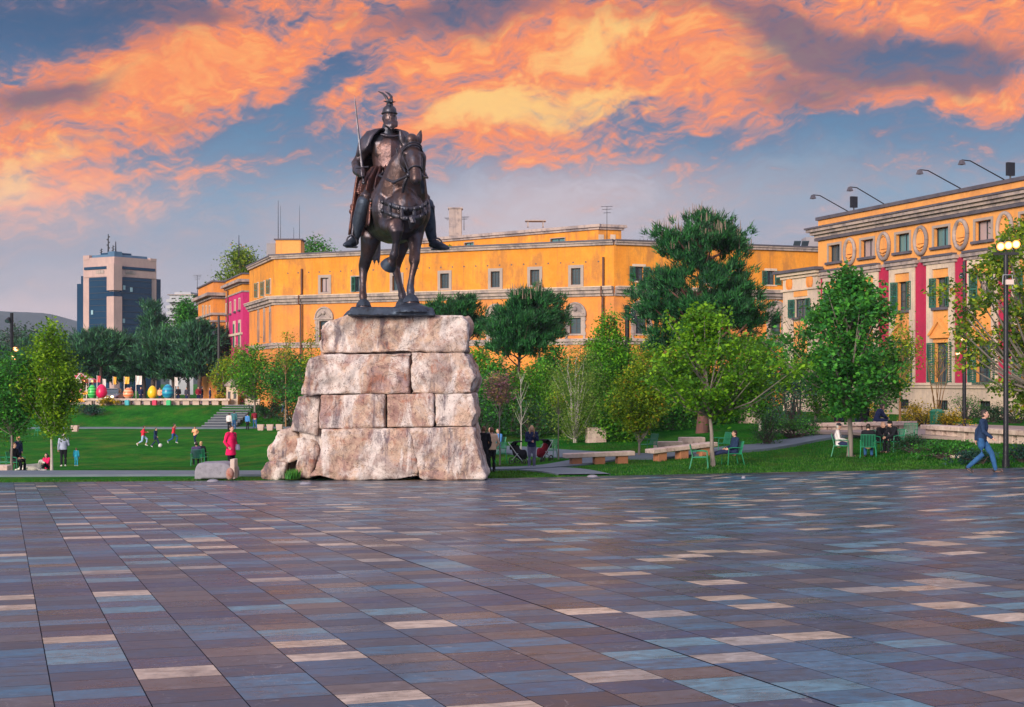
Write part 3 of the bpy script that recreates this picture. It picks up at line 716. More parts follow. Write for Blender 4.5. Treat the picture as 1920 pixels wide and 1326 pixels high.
for s in (-1, 1):
    mb.tube([H(2.0, .33*s, 4.8), H(2.25, .32*s, 4.45), H(2.5, .235*s, 4.06), H(2.55, .2*s, 3.86)], .028, 6)
    mb.tube([H(1.75, .3*s, 4.85), H(1.9, .36*s, 4.35), H(2.2, .26*s, 4.05)], .028, 6)
    mb.ball(H(2.5, .24*s, 3.92), .07, 10, 7)
    sw(mb, [(2.42, .24*s, 3.9), (2.3, .34*s, 3.6), (2.22, .36*s, 3.42)], [(.05, .05), (.07, .03), (.05, .03)], n=8)
part('bridle', mb, M_BRD, horse)
mb = MB()
mb.tube([H(2.5, .24, 3.9), H(1.9, .62, 3.95), H(1.2, .74, 4.25), H(.75, .68, 4.55)], .04, 7)
mb.tube([H(2.5, -.24, 3.9), H(1.95, -.62, 3.75), H(1.2, -.72, 4.05), H(.8, -.3, 4.35), H(.75, .6, 4.52)], .045, 7)
part('reins', mb, M_BRD, horse)
mb = MB()   # chest harness: two sagging chains of plates
def chest(phi, sag, z0, r=1.0):
    a = .62+1.62*math.cos(phi)*r; l = .87*math.sin(phi)*r
    return H(a, l, z0-sag*math.cos(phi)**2)
for z0, sg, ball in ((3.32, .42, .06), (3.05, .45, .05)):
    P = [chest(rad(p), sg, z0) for p in range(-88, 89, 4)]
    mb.tube(P, [(.035, .075)]*len(P), 8, up=(0, 0, 1))
    for k in range(1, len(P)-1):
        if k % 4 == 1: mb.ball(P[k]+(P[k]-H(.6, 0, P[k].z-HO.z)).normalized()*.04, (ball, ball, ball*1.25), 9, 6)
for p in (-60, -38, -14, 12, 36, 60):
    a, b = chest(rad(p), .42, 3.32), chest(rad(p), .45, 3.05); mb.tube([a, b], .06, 6)
sw(mb, [(2.24, .1, 2.62), (2.24, .1, 2.5), (2.16, .08, 2.34)], [.11, .13, .05], n=8)
part('chest_harness', mb, M_BRD, horse, vox=None)
mb = MB()   # saddle and saddle cloth
for s in (-1, 1):
    for i in range(7):
        a = -1.0+i*.24
        sw(mb, [(a, .45*s, 3.86), (a, .78*s, 3.6), (a+.05, .90*s, 3.1), (a+.08, .93*s, 2.55+.05*(i % 2))], [(.15, .05), (.15, .05), (.15, .045), (.14, .04)], up=tuple(HL), n=8)
sw(mb, [(-.95, -.15, 4.05), (-.3, -.15, 3.92), (.35, -.15, 4.0)], [(.5, .2), (.5, .18), (.42, .2)])
sw(mb, [(-.95, -.5, 4.3), (-.98, -.15, 4.42), (-.95, .25, 4.3)], [.14, .16, .14]); sw(mb, [(.48, -.35, 4.1), (.52, -.15, 4.35), (.48, .1, 4.1)], [.12, .14, .12])
part('saddle', mb, M_BRR, horse, vox=.04, it=1)
# rider body
H0_ = H
def H(a, l, z): return H0_(a, l, z-.17*smooth((z-4.0)/.7))
mb = MB(); rl = -.16
sw(mb, [(-.28, rl, 3.95), (-.24, rl, 4.3), (-.2, rl, 4.62), (-.12, rl, 5.1), (-.16, rl, 5.45), (-.2, rl, 5.68)], [(.46, .36), (.44, .34), (.42, .32), (.52, .38), (.62, .36), (.5, .26)], up=tuple(HF), n=18)
sw(mb, [(-.18, rl, 5.7), (-.12, rl, 6.0)], [.22, .2])
HC = H(.02, rl+.02, 6.29)
mb.ball(HC, (.235, .27, .33)); mb.ball(HC+HF*.12+Vector((0, 0, -.16)), (.16, .16, .17))
mb.ball(HC+HF*.26+Vector((0, 0, -.02)), (.05, .07, .085))                            # nose
for s in (-1, 1):
    mb.ball(HC+HF*.2+HL*(.09*s)+Vector((0, 0, .075)), (.08, .06, .03)); mb.ball(HC+HL*(.225*s)+Vector((0, 0, -.02)), (.03, .06, .08))
    mb.ball(HC+HF*.2+HL*(.08*s)+Vector((0, 0, -.06)), (.06, .05, .06))
for i in range(9):                                                                    # beard and moustache
    s = (i-4)*.045; mb.sweep([HC+HF*(.24-abs(s)*.4)+HL*s+Vector((0, 0, -.15)), HC+HF*(.36-abs(s)*.5)+HL*(s*.9)+Vector((0, 0, -.3)), HC+HF*.36+HL*(s*.5)+Vector((0, 0, -.47+abs(s)*.6))], [.065, .06, .02], 7)
for s in (-1, 1): mb.sweep([HC+HF*.28+Vector((0, 0, -.12)), HC+HF*.24+HL*.12*s+Vector((0, 0, -.16)), HC+HF*.16+HL*.2*s+Vector((0, 0, -.26))], [.04, .04, .02], 7)
# right arm down to the sword hand, left arm to the reins
sw(mb, [(-.26, -.68, 5.52), (-.32, -.98, 5.15), (-.36, -1.14, 4.8), (-.05, -1.17, 4.52), (.3, -1.15, 4.3), (.42, -1.13, 4.24)], [.24, .22, .2, .19, .14, .12])
sw(mb, [(-.26, .42, 5.52), (-.2, .72, 5.15), (-.1, .86, 4.8), (.25, .84, 4.62), (.58, .74, 4.5), (.7, .7, 4.5)], [.24, .21, .19, .18, .13, .12])
# legs
sw(mb, [(-.2, -.4, 4.05), (.12, -.78, 3.78), (.34, -.98, 3.42), (.28, -1.06, 3.2), (.05, -1.16, 2.7), (-.08, -1.24, 2.25), (-.08, -1.27, 2.08), (.1, -1.42, 1.98), (.26, -1.56, 1.93), (.36, -1.68, 1.9)],
   [(.3, .34), (.28, .3), (.21, .22), (.2, .21), (.19, .2), (.13, .14), (.13, .14), (.14, .12), (.14, .09), (.07, .05)])
sw(mb, [(-.2, .1, 4.05), (.12, .62, 3.78), (.34, .98, 3.42), (.28, 1.06, 3.2), (.1, 1.18, 2.7), (-.0, 1.28, 2.25), (.0, 1.3, 2.08), (.2, 1.46, 1.98), (.38, 1.6, 1.92), (.5, 1.7, 1.88)],
   [(.3, .34), (.28, .3), (.21, .22), (.2, .21), (.19, .2), (.13, .14), (.13, .14), (.14, .12), (.14, .09), (.07, .05)])
# fists with fingers
def fist(c, ax, fw, sgn):
    mb.ball(c, (.12, .12, .13))
    side = ax.cross(fw).normalized()
    for k in range(4):
        o = c+ax*(.105-.07*k)
        mb.sweep([o-side*sgn*.04+fw*.08, o+fw*.17, o+side*sgn*.07+fw*.18, o+side*sgn*.12+fw*.07], [.04, .042, .04, .03], 8)
    mb.sweep([c-side*sgn*.05+ax*.1, c+fw*.1+ax*.17, c+fw*.17+side*sgn*.02+ax*.13], [.05, .042, .035], 8)
SWD = (H(.32, -1.36, 6.92)-H(.5, -1.13, 4.22)).normalized()
fist(H(.5, -1.12, 4.24), SWD, HF, -1); fist(H(.74, .68, 4.52), Vector((0, 0, 1)), HF, 1)
rider = part('rider', mb, M_BRZ, vox=.03, it=1)
mb = MB()   # breastplate with a central ridge
n = 18
for zz in range(6):
    pass
prof = [(4.62, .475, .36), (4.66, .49, .375), (4.72, .475, .36), (5.0, .52, .39), (5.28, .56, .41), (5.48, .54, .36), (5.6, .40, .28)]
for (z, rx, ry) in prof:
    for k in range(n):
        t = 2*PI*k/n; ridge = .11*max(0, math.cos(t))**7
        mb.v.append(tuple(H(-.17+(ry+ridge)*math.cos(t), rl+rx*math.sin(t), z)))
for i in range(len(prof)-1):
    for k in range(n): mb.f.append((i*n+k, i*n+(k+1) % n, (i+1)*n+(k+1) % n, (i+1)*n+k)); mb.m.append(0)
mb.tube([H(-.17+.36*math.cos(2*PI*k/20), rl+.46*math.sin(2*PI*k/20), 4.67) for k in range(21)], .045, 7)
for s in (-1, 1):   # raised ornament
    for k in range(6): mb.ball(H(.24-.012*k, rl+s*(.08+.035*(k % 3)), 4.85+.1*k), (.05, .03, .045), 8, 5)
part('breastplate', mb, M_BRV2, rider, sm=32)
mb = MB()   # skirt of plates
for k in range(13):
    t = rad(-110+k*220/12); c, s = math.cos(t), math.sin(t)
    P = [(-.17+.38*c, rl+.46*s, 4.66), (-.08+.54*c, rl+.64*s, 4.3), (.05+.64*c, rl+.84*s, 3.95), (.14+.66*c, rl+.95*s, 3.62)]
    sw(mb, P, [(.11, .03), (.14, .035), (.17, .04), (.17, .035)], up=tuple((HF*(-s)+HL*c)), n=8)
    for z_ in (4.5, 4.28, 4.05): mb.ball(H(-.12+.5*c, rl+.62*s, z_), (.05, .05, .05), 7, 5)
part('armour_skirt', mb, M_BRR, rider, vox=.03, it=0)
mb = MB()   # mantle over the shoulders
def shell(rows_, th):
    nr, ncn = len(rows_), len(rows_[0]); b = len(mb.v)
    for r in rows_: mb.v += [tuple(p) for p in r]
    for i in range(nr-1):
        for j in range(ncn-1): mb.f.append((b+i*ncn+j, b+i*ncn+j+1, b+(i+1)*ncn+j+1, b+(i+1)*ncn+j)); mb.m.append(0)
rows_ = []
for i, (rx, ry, z, dz, op) in enumerate([(.25, .24, 5.93, 0, 30), (.42, .34, 5.90, .0, 30), (.74, .44, 5.80, .04, 28), (.95, .52, 5.52, .10, 36), (1.0, .58, 5.20, .16, 42), (.99, .56, 5.02, .16, 58)]):
    r = []
    for k in range(41):
        t = PI+rad(180-op)*(k-20)/20
        c, s = math.cos(t), math.sin(t)
        fr = max(0, c)
        r.append(H(-.2+ry*c, rl+rx*s*(1+.03*math.sin(t*14)*i/4), z+dz*math.sin(t*9+1)*.22+fr*.22*i/4))
    rows_.append(r)
shell(rows_, .06)
mb.tube([H(.16, rl-.30, 5.72), H(.24, rl-.1, 5.66), H(.24, rl+.12, 5.66), H(.16, rl+.30, 5.72)], .025, 7)
o = part('mantle', mb, M_BRV, rider, sm=60)
md = o.modifiers.new('t', 'SOLIDIFY'); md.thickness = .07
mb = MB()   # long cape falling behind over the horse's quarters
rows_ = []
for i in range(15):
    k = i/14; z = lerp(5.75, 2.35, k); hw = lerp(.72, 1.2, k**.7); a0 = -.5-.62*k**.8
    rows_.append([H(a0+.18*k*math.sin(j*.9+i*.15)*.5-.28*math.sin(PI*j/24)*(1-k*.4)+.24*(abs(j-12)/12)**2, rl+hw*(j-12)/12, z+.05*math.sin(j*1.3)) for j in range(25)])
shell(rows_, .06)
o = part('cape', mb, M_BRR, rider, sm=60)
md = o.modifiers.new('t', 'SOLIDIFY'); md.thickness = .06
mb = MB()   # helmet with a horned goat head crest
for zz in ():
    pass
prof = [(.238, .08), (.25, .11), (.25, .17), (.23, .25), (.175, .32), (.10, .37), (.02, .39)]
for (r, z) in prof:
    for k in range(16):
        t = 2*PI*k/16; mb.v.append(tuple(HC+HF*(r*1.08*math.cos(t))+HL*(r*.94*math.sin(t))+Vector((0, 0, z+.05))-HF*.02))
b0 = 0
for i in range(len(prof)-1):
    for k in range(16): mb.f.append((i*16+k, i*16+(k+1) % 16, (i+1)*16+(k+1) % 16, (i+1)*16+k)); mb.m.append(0)
mb.tube([HC+HF*(.275*math.cos(2*PI*k/20)-.02)+HL*(.245*math.sin(2*PI*k/20))+Vector((0, 0, .15)) for k in range(21)], .022, 6)
T = HC+Vector((0, 0, .40))
mb.sweep([T+HF*.02, T+HF*.06+Vector((0, 0, .12)), T+HF*.22+Vector((0, 0, .14)), T+HF*.32+Vector((0, 0, .08))], [.12, .1, .08, .05], 8)
for s in (-1, 1):
    sw_ = [T+HL*(.05*s)+Vector((0, 0, .15)), T+HL*(.09*s-.02)+Vector((0, 0, .3))-HF*.04, T+HL*(.10*s-.09)+Vector((0, 0, .42))-HF*.14, T+HL*(.12*s-.2)+Vector((0, 0, .5))-HF*.26]
    mb.sweep(sw_, [.055, .05, .036, .012], 7)
    mb.sweep([T+HL*(.08*s)+Vector((0, 0, .12)), T+HL*(.19*s)+Vector((0, 0, .14))], [.03, .015], 6)
part('helmet', mb, M_BRD, rider, sm=50)
mb = MB()   # sword: blade, guard, pommel
G = H(.52, -1.12, 4.24)
wv = SWD.cross(HF).normalized()
A_, B_ = G+SWD*.22, H(.32, -1.36, 6.92)
mb.add([A_+wv*.04, A_+HF*.02, A_-wv*.04, A_-HF*.02, B_-SWD*.3+wv*.022, B_-SWD*.3+HF*.012, B_-SWD*.3-wv*.022, B_-SWD*.3-HF*.012, B_],
       [(0, 1, 5, 4), (1, 2, 6, 5), (2, 3, 7, 6), (3, 0, 4, 7), (4, 5, 8), (5, 6, 8), (6, 7, 8), (7, 4, 8), (3, 2, 1, 0)])
mb.tube([G-SWD*.26, G+SWD*.2], .035, 8); mb.tube([G+SWD*.2-wv*.2-HF*.05, G+SWD*.2+wv*.2+HF*.05], .03, 8); mb.ball(G-SWD*.3, .065, 10, 7)
part('sword', mb, M_BRD, rider, sm=40)
H = H0_
for pts_ in ([(.3, -1.05, 3.3), (.05, -1.16, 2.7), (-.08, -1.24, 2.25), (-.08, -1.27, 2.08), (.1, -1.42, 1.98), (.26, -1.56, 1.93), (.36, -1.68, 1.9)], [(.3, 1.05, 3.3), (.1, 1.18, 2.7), (-.0, 1.28, 2.25), (.0, 1.3, 2.08), (.2, 1.46, 1.98), (.38, 1.6, 1.92), (.5, 1.7, 1.88)]):
    mb = MB(); sw(mb, pts_, [(.225, .235), (.215, .225), (.155, .165), (.16, .17), (.165, .145), (.16, .11), (.08, .06)])
    part('boot', mb, M_BRB, rider, vox=.03, it=2)
mb = MB()   # stirrup leathers and stirrups
for s in (-1, 1):
    mb = MB(); e = (-1.38 if s < 0 else 1.40)
    mb.tube([H(.1, .85*s, 3.5), H(.05, e*.97, 2.6), H(.1, e, 2.2)], .04, 6)
    c = H(.14, e+.03*s, 1.98); P = [c+HL*(.17*math.cos(t))+Vector((0, 0, .2*math.sin(t)+.05)) for t in [rad(-40+k*26) for k in range(11)]]
    mb.tube(P, .03, 6); mb.box(H(.14, e+.03*s, 1.86), (.36, .26, .04), HD)
    part('stirrup', mb, M_BRD, horse)

mb = MB()   # scabbard with a three-lobed end, mace on the other side
mb.sweep([H(-.5, -.7, 4.2), H(-.65, -1.0, 3.6), H(-.75, -1.12, 3.15)], [(.09, .05), (.09, .05), (.08, .05)], 8)
for d in ((0, .0), (-.13, .1), (.1, .2), (-.1, .26)): mb.ball(H(-.78, -1.06+d[0]-.02, 3.02+d[1]), (.12, .06, .12), 10, 7)
part('scabbard', mb, M_BRR, rider, sm=50)
mb = MB()
mb.tube([H(.35, .72, 3.75), H(.3, 1.02, 3.3)], .035, 8)
c = H(.3, 1.14, 3.15); ax = (H(.3, 1.14, 3.15)-H(.35, .72, 3.75)).normalized()
s1 = ax.cross(HF).normalized(); s2 = ax.cross(s1)
mb.sweep([c-ax*.16, c+ax*.14], [.07, .07], 10)
for k in range(6):
    t = 2*PI*k/6; d = s1*math.cos(t)+s2*math.sin(t); mb.sweep([c-ax*.15+d*.06, c+d*.17, c+ax*.15+d*.07], [.03, .045, .03], 6)
part('mace', mb, M_BRD, rider, sm=50)
# ---------------------------------------------------------------- facade frames
class Face:
    """a wall plane: origin O, direction D along the wall (image left to right), outward normal N"""
    def __init__(s, O, D):
        s.O = Vector((O[0], O[1], 0)); s.D = Vector((D[0], D[1], 0)).normalized()
        n = Vector((s.D.y, -s.D.x, 0))
        if n.dot(s.O) > 0: n = -n
        s.N = n
    def sz(s, px, py):
        t = (px-CX)/F; d = s.D; o = s.O
        # o + k d = (tY, Y)
        k = (t*o.y-o.x)/(d.x-t*d.y); Y = o.y+k*d.y
        return k, EYE-(py-HY)/F*Y
    def s(s, px): return s.sz(px, HY)[0]
    def P(s, a, z, d=0.0): return s.O+s.D*a+s.N*d+Vector((0, 0, z))
    def box(s, mb, s0, s1, z0, z1, d0, d1, mi=0):
        p = [s.P(s0, z0, d0), s.P(s1, z0, d0), s.P(s1, z0, d1), s.P(s0, z0, d1)]
        mb.hexa(p+[q+Vector((0, 0, z1-z0)) for q in p], mi)
    def quad(s, mb, pts, mi=0): mb.add([s.P(*p) for p in pts], [tuple(range(len(pts)))], mi)
    def wall(s, mb, s0, s1, z0, z1, holes, rev=.22, mi=0):
        """a wall with real openings: cells round the holes, plus reveals"""
        S = sorted({s0, s1} | {h[0] for h in holes} | {h[1] for h in holes}); Zs = sorted({z0, z1} | {h[2] for h in holes} | {h[3] for h in holes})
        for a, b in zip(S, S[1:]):
            for c, d in zip(Zs, Zs[1:]):
                m = ((a+b)/2, (c+d)/2)
                if any(h[0] < m[0] < h[1] and h[2] < m[1] < h[3] for h in holes): continue
                s.quad(mb, [(a, c), (b, c), (b, d), (a, d)], mi)
        for (a, b, c, d) in holes:
            for q in ([(a, c), (a, d)], [(b, c), (b, d)], [(a, c), (b, c)], [(a, d), (b, d)]):
                s.quad(mb, [(q[0][0], q[0][1], 0), (q[1][0], q[1][1], 0), (q[1][0], q[1][1], -rev), (q[0][0], q[0][1], -rev)], mi)
def plaster(name, c1, c2, stain, sc=.35, am=.55, rough=.85):
    m, t, b = newmat(name)
    pos = t.node('ShaderNodeNewGeometry').outputs['Position']
    n = t.noise(pos, sc, 6, .62, .4); n2 = t.noise(t.vmath('MULTIPLY', pos, (1, 1, .25)), 1.1, 7, .7); n3 = t.noise(pos, 5, 6, .7)
    c = t.mix(t.map(n, .36, .64), tuple(c1)+(1,), tuple(c2)+(1,))
    c = t.mix(t.math('MULTIPLY', t.map(t.math('ADD', t.math('MULTIPLY', n, .5), t.math('MULTIPLY', n2, .5)), .485, .57, 0, 1), am), c, tuple(stain)+(1,))
    c = t.mix(t.map(t.noise(t.vmath('MULTIPLY', pos, (3.0, 3.0, .12)), 1.0, 5, .65), .54, .68, 0, am*.7), c, tuple(stain)+(1,))
    g = t.map(n3, .3, .7, .9, 1.08); c = t.mix(1.0, c, t.comb(g, g, g), 'MULTIPLY')
    t.l.new(c, b.inputs['Base Color']); b.inputs['Roughness'].default_value = rough; b.inputs['Specular IOR Level'].default_value = .2
    t.l.new(t.bump(n3, .3, .02), b.inputs['Normal']); MATS[name] = m; return m
M_YEL = plaster('ochre plaster', (.62, .23, .028), (.77, .33, .045), (.40, .17, .05), am=.8)
M_ORA = plaster('orange plaster', (.70, .25, .05), (.74, .29, .07), (.44, .18, .07), am=.65)
M_PNK = plaster('magenta plaster', (.50, .028, .155), (.54, .036, .17), (.25, .02, .08), am=.35)
M_RED = plaster('crimson plaster', (.40, .022, .07), (.44, .026, .08), (.22, .02, .05), am=.4)
M_CRM = plaster('cream plaster', (.60, .49, .38), (.55, .45, .36), (.36, .30, .27), am=.5)
M_PCH = plaster('peach plaster', (.74, .345, .10), (.72, .325, .085), (.48, .22, .10), am=.4)
M_STN = plaster('grey stone trim', (.42, .34, .30), (.34, .29, .28), (.16, .14, .15), sc=.8, am=.7)
M_SLATE = pmat('dark slate capping', (.06, .06, .085), (.11, .10, .12), 1.4, .7, bump=.3, coord='World')
M_GLASS = pmat('window glass', (.035, .06, .08), (.06, .10, .12), .5, .12, coord='World', spec=.7)
M_GLT = pmat('teal window glass', (.06, .16, .18), (.10, .22, .24), .5, .15, coord='World', spec=.7)
M_CURT = pmat('curtain behind glass', (.30, .24, .26), (.38, .30, .30), .8, .5, coord='World')
M_SHUT = pmat('green shutter', (.012, .095, .07), (.02, .13, .095), 3, .55, coord='World', stretch=(.3, .3, 9))
M_FRAME = pmat('window frame grey', (.36, .30, .26), (.30, .25, .23), 2, .8, coord='World')
M_DFR = pmat('dark window frame', (.03, .035, .045), None, rough=.5)
M_IRON = pmat('black painted iron', (.012, .014, .02), (.02, .022, .03), 6, .45, metal=.3)
M_PIPE = pmat('brown drain pipe', (.09, .035, .025), (.13, .05, .03), 2, .6)
M_ROOFG = pmat('grey roof felt', (.22, .22, .25), (.30, .29, .31), .6, .85, coord='World')
def window(par, fc, s0, s1, z0, z1, glass=M_GLASS, rev=.22, frame=.0, fm=None, shut=None, sill=0.0, bars=1, hbars=1, sm=None, sillm=None, name='window'):
    """frame in the opening (part) with pane, shutters and sill (sub-parts)"""
    mb = MB(); w_ = .055
    for a, b, c, d in ((s0, s0+w_, z0, z1), (s1-w_, s1, z0, z1), (s0+w_, s1-w_, z0, z0+w_), (s0+w_, s1-w_, z1-w_, z1)): fc.box(mb, a, b, c, d, -rev+.004, -rev+.06)
    for k in range(bars):
        x = lerp(s0, s1, (k+1)/(bars+1)); fc.box(mb, x-.03, x+.03, z0+w_, z1-w_, -rev+.006, -rev+.055)
    for k in range(hbars):
        z = lerp(z0, z1, (k+1)/(hbars+1))
        for kk in range(bars+1):
            a = lerp(s0, s1, kk/(bars+1)); b = lerp(s0, s1, (kk+1)/(bars+1)); fc.box(mb, a+w_+.001, b-w_-.001, z-.02, z+.02, -rev+.007, -rev+.05)
    wn_o = mb.build(name, fm or M_DFR, par)
    mb = MB(); fc.quad(mb, [(s0-.05, z0-.05, -rev), (s1+.05, z0-.05, -rev), (s1+.05, z1+.05, -rev), (s0-.05, z1+.05, -rev)]); mb.build('pane', glass, wn_o)
    if frame > 0:
        mb = MB()
        for a, b, c, d in ((s0-frame, s0, z0-frame*.6, z1+frame), (s1, s1+frame, z0-frame*.6, z1+frame), (s0, s1, z1, z1+frame), (s0, s1, z0-frame*.6, z0)): fc.box(mb, a, b, c, d, -.02, .06)
        mb.build('surround', sm or M_FRAME, wn_o)
    if shut:
        for sd_ in (0, 1):
            a, wd, ang = shut[sd_]
            if wd <= 0: continue
            mb = MB(); hg = s0+.02 if sd_ == 0 else s1-.02; sg = -1 if sd_ == 0 else 1
            d = fc.D*(sg*math.cos(rad(ang)))+fc.N*math.sin(rad(ang)); n = d.cross(Vector((0, 0, 1)))
            hp = fc.P(hg, 0, .07 if frame else .05)
            def pt(k, z, t): return hp+d*(k*wd)+n*t+Vector((0, 0, z))
            def bx(k0, k1, za, zb, t0, t1):
                p = [pt(k0, za, t0), pt(k1, za, t0), pt(k1, za, t1), pt(k0, za, t1)]; mb.hexa(p+[q+Vector((0, 0, zb-za)) for q in p])
            bx(0, .1, z0, z1, -.025, .025); bx(.9, 1, z0, z1, -.025, .025)
            for zz in (z0, (z0+z1)/2-.04, z1-.08): bx(.1, .9, zz, zz+.08, -.024, .024)
            ns_ = int((z1-z0)/.11)
            for k in range(ns_):
                zz = z0+.09+(z1-z0-.18)*k/ns_; p = [pt(.1, zz, -.02), pt(.9, zz, -.02), pt(.9, zz+.02, -.01), pt(.1, zz+.02, -.01)]
                mb.hexa(p+[q+n*.03+Vector((0, 0, .06)) for q in p])
            mb.build('shutter', M_SHUT, wn_o)
    if sill > 0:
        mb = MB(); fc.box(mb, s0-sill, s1+sill, z0-.17, z0-.005, -.05, .2); mb.build('sill', sillm or M_SLATE, wn_o)
    return wn_o
def mould(fc, mb, s0, s1, steps, r0=0, r1=0):
    """stack of (z0, z1, projection); r0/r1: return the moulding round the ends"""
    for (a, b, d) in steps: fc.box(mb, s0-d*r0, s1+d*r1, a, b, -.15, d)
def enclose(mb, corners, z0, z1):
    n = len(corners)
    mb.add([Vector((c.x, c.y, z1)) for c in corners], [tuple(range(n))])
def wallquad(mb, a, b, z0, z1): mb.add([(a.x, a.y, z0), (b.x, b.y, z0), (b.x, b.y, z1), (a.x, a.y, z1)], [(0, 1, 2, 3)])
def antenna(par, base, h, kind=0, name='antenna', r=.03):
    mb = MB(); mb.tube([base, base+Vector((0, 0, h))], [r*1.3, r*.6], 6)
    if kind == 1:
        for k, z in enumerate((.98, .9, .8)):
            mb.tube([base+Vector((-.5+.1*k, 0, h*z)), base+Vector((.5-.1*k, .1, h*z+.05))], .018, 5)
            for i in range(4): x = -.4+.1*k+i*.25; mb.tube([base+Vector((x, -.25, h*z)), base+Vector((x, .25, h*z))], .012, 4)
    if kind == 2:
        for k in range(5):
            z = h*(.35+.13*k); mb.box(base+Vector((.22*(-1)**k, 0, z)), (.25, .2, h*.07))
            mb.tube([base+Vector((0, 0, z)), base+Vector((.22*(-1)**k, 0, z))], .03, 4)
    return mb.build(name, M_IRON, par)
# ================================================================ right-hand ministry building
Yc_ = 57.0; DR = -V
t0_ = (1534-CX)/F; Y0_ = Yc_/(t0_+.3578); FR = Face((t0_*Y0_, Y0_), DR)
RB = thing('striped_ministry', 'ochre ministry building at right with crimson stripes, cream window bays and oval reliefs', 'building', FR.P(0, -.6))
zr = lambda py, px: FR.sz(px, py)[1]
S_END = FR.s(2250); ZB = EYE-2.25
zt_roof = EYE+11.35; z_cor = EYE+10.62; z_band = EYE+9.85; z_ent = EYE+7.45
bay0 = FR.s(1728); bw = 3.93
bays = [bay0-bw*2.5+.02+bw*i for i in range(9)]       # bay centres
topw = [b for b in bays]
tops = [(b-.72, b+.72, EYE+7.95+.25, EYE+9.35) for b in bays[0:]]
upw = [(b-.5, b+.5, EYE+4.5, EYE+6.3) for b in bays]; dnw = [(b-.62, b+.62, EYE-.05, EYE+2.35) for b in bays]
bas = [(b-.6, b+.6, EYE-1.75, EYE-1.15) for b in bays]
mb = MB(); FR.wall(mb, 0, S_END, z_ent-.02, z_band+.5, tops); FR.wall(mb, 0, S_END, z_band+.5, zt_roof, [])
FR.wall(mb, -.0, S_END, EYE-.3, z_ent-.02, upw+dnw)
b_ = FR.P(0, 0, -14); c_ = FR.P(S_END, 0, -14); wallquad(mb, FR.P(0, 0), b_, ZB, zt_roof); wallquad(mb, b_, c_, ZB, zt_roof); wallquad(mb, c_, FR.P(S_END, 0), ZB, zt_roof)
mb.build('wall', M_PCH, RB)
mb = MB(); FR.wall(mb, -3.2, S_END, ZB-1, EYE-.3, bas, .35); mb.build('basement_wall', M_CRM, RB)
mb = MB(); mould(FR, mb, -3.2, S_END, [(EYE-.42, EYE-.25, .12), (EYE-.25, EYE-.1, .2)], 1, 0); mb.build('plinth_ledge', M_CRM, RB)
mb = MB(); enclose(mb, [FR.P(0, 0), FR.P(S_END, 0), c_, b_], ZB, zt_roof-.05); mb.build('roof', M_ROOFG, RB)
mb = MB(); mould(FR, mb, 0, S_END, [(zt_roof-.12, zt_roof+.1, .14)], 1, 0); mb.build('parapet_cap', M_SLATE, RB)
mb = MB(); mould(FR, mb, 0, S_END, [(z_cor-.62, z_cor-.42, .2), (z_cor-.42, z_cor-.22, .42), (z_cor-.22, z_cor-.02, .62)], 1, 0); mb.build('cornice', M_STN, RB)
mb = MB(); mould(FR, mb, 0, S_END, [(z_cor-.02, z_cor+.10, .72), (z_band-.06, z_band+.13, .2)], 1, 0); mb.build('cornice_cap', M_SLATE, RB)
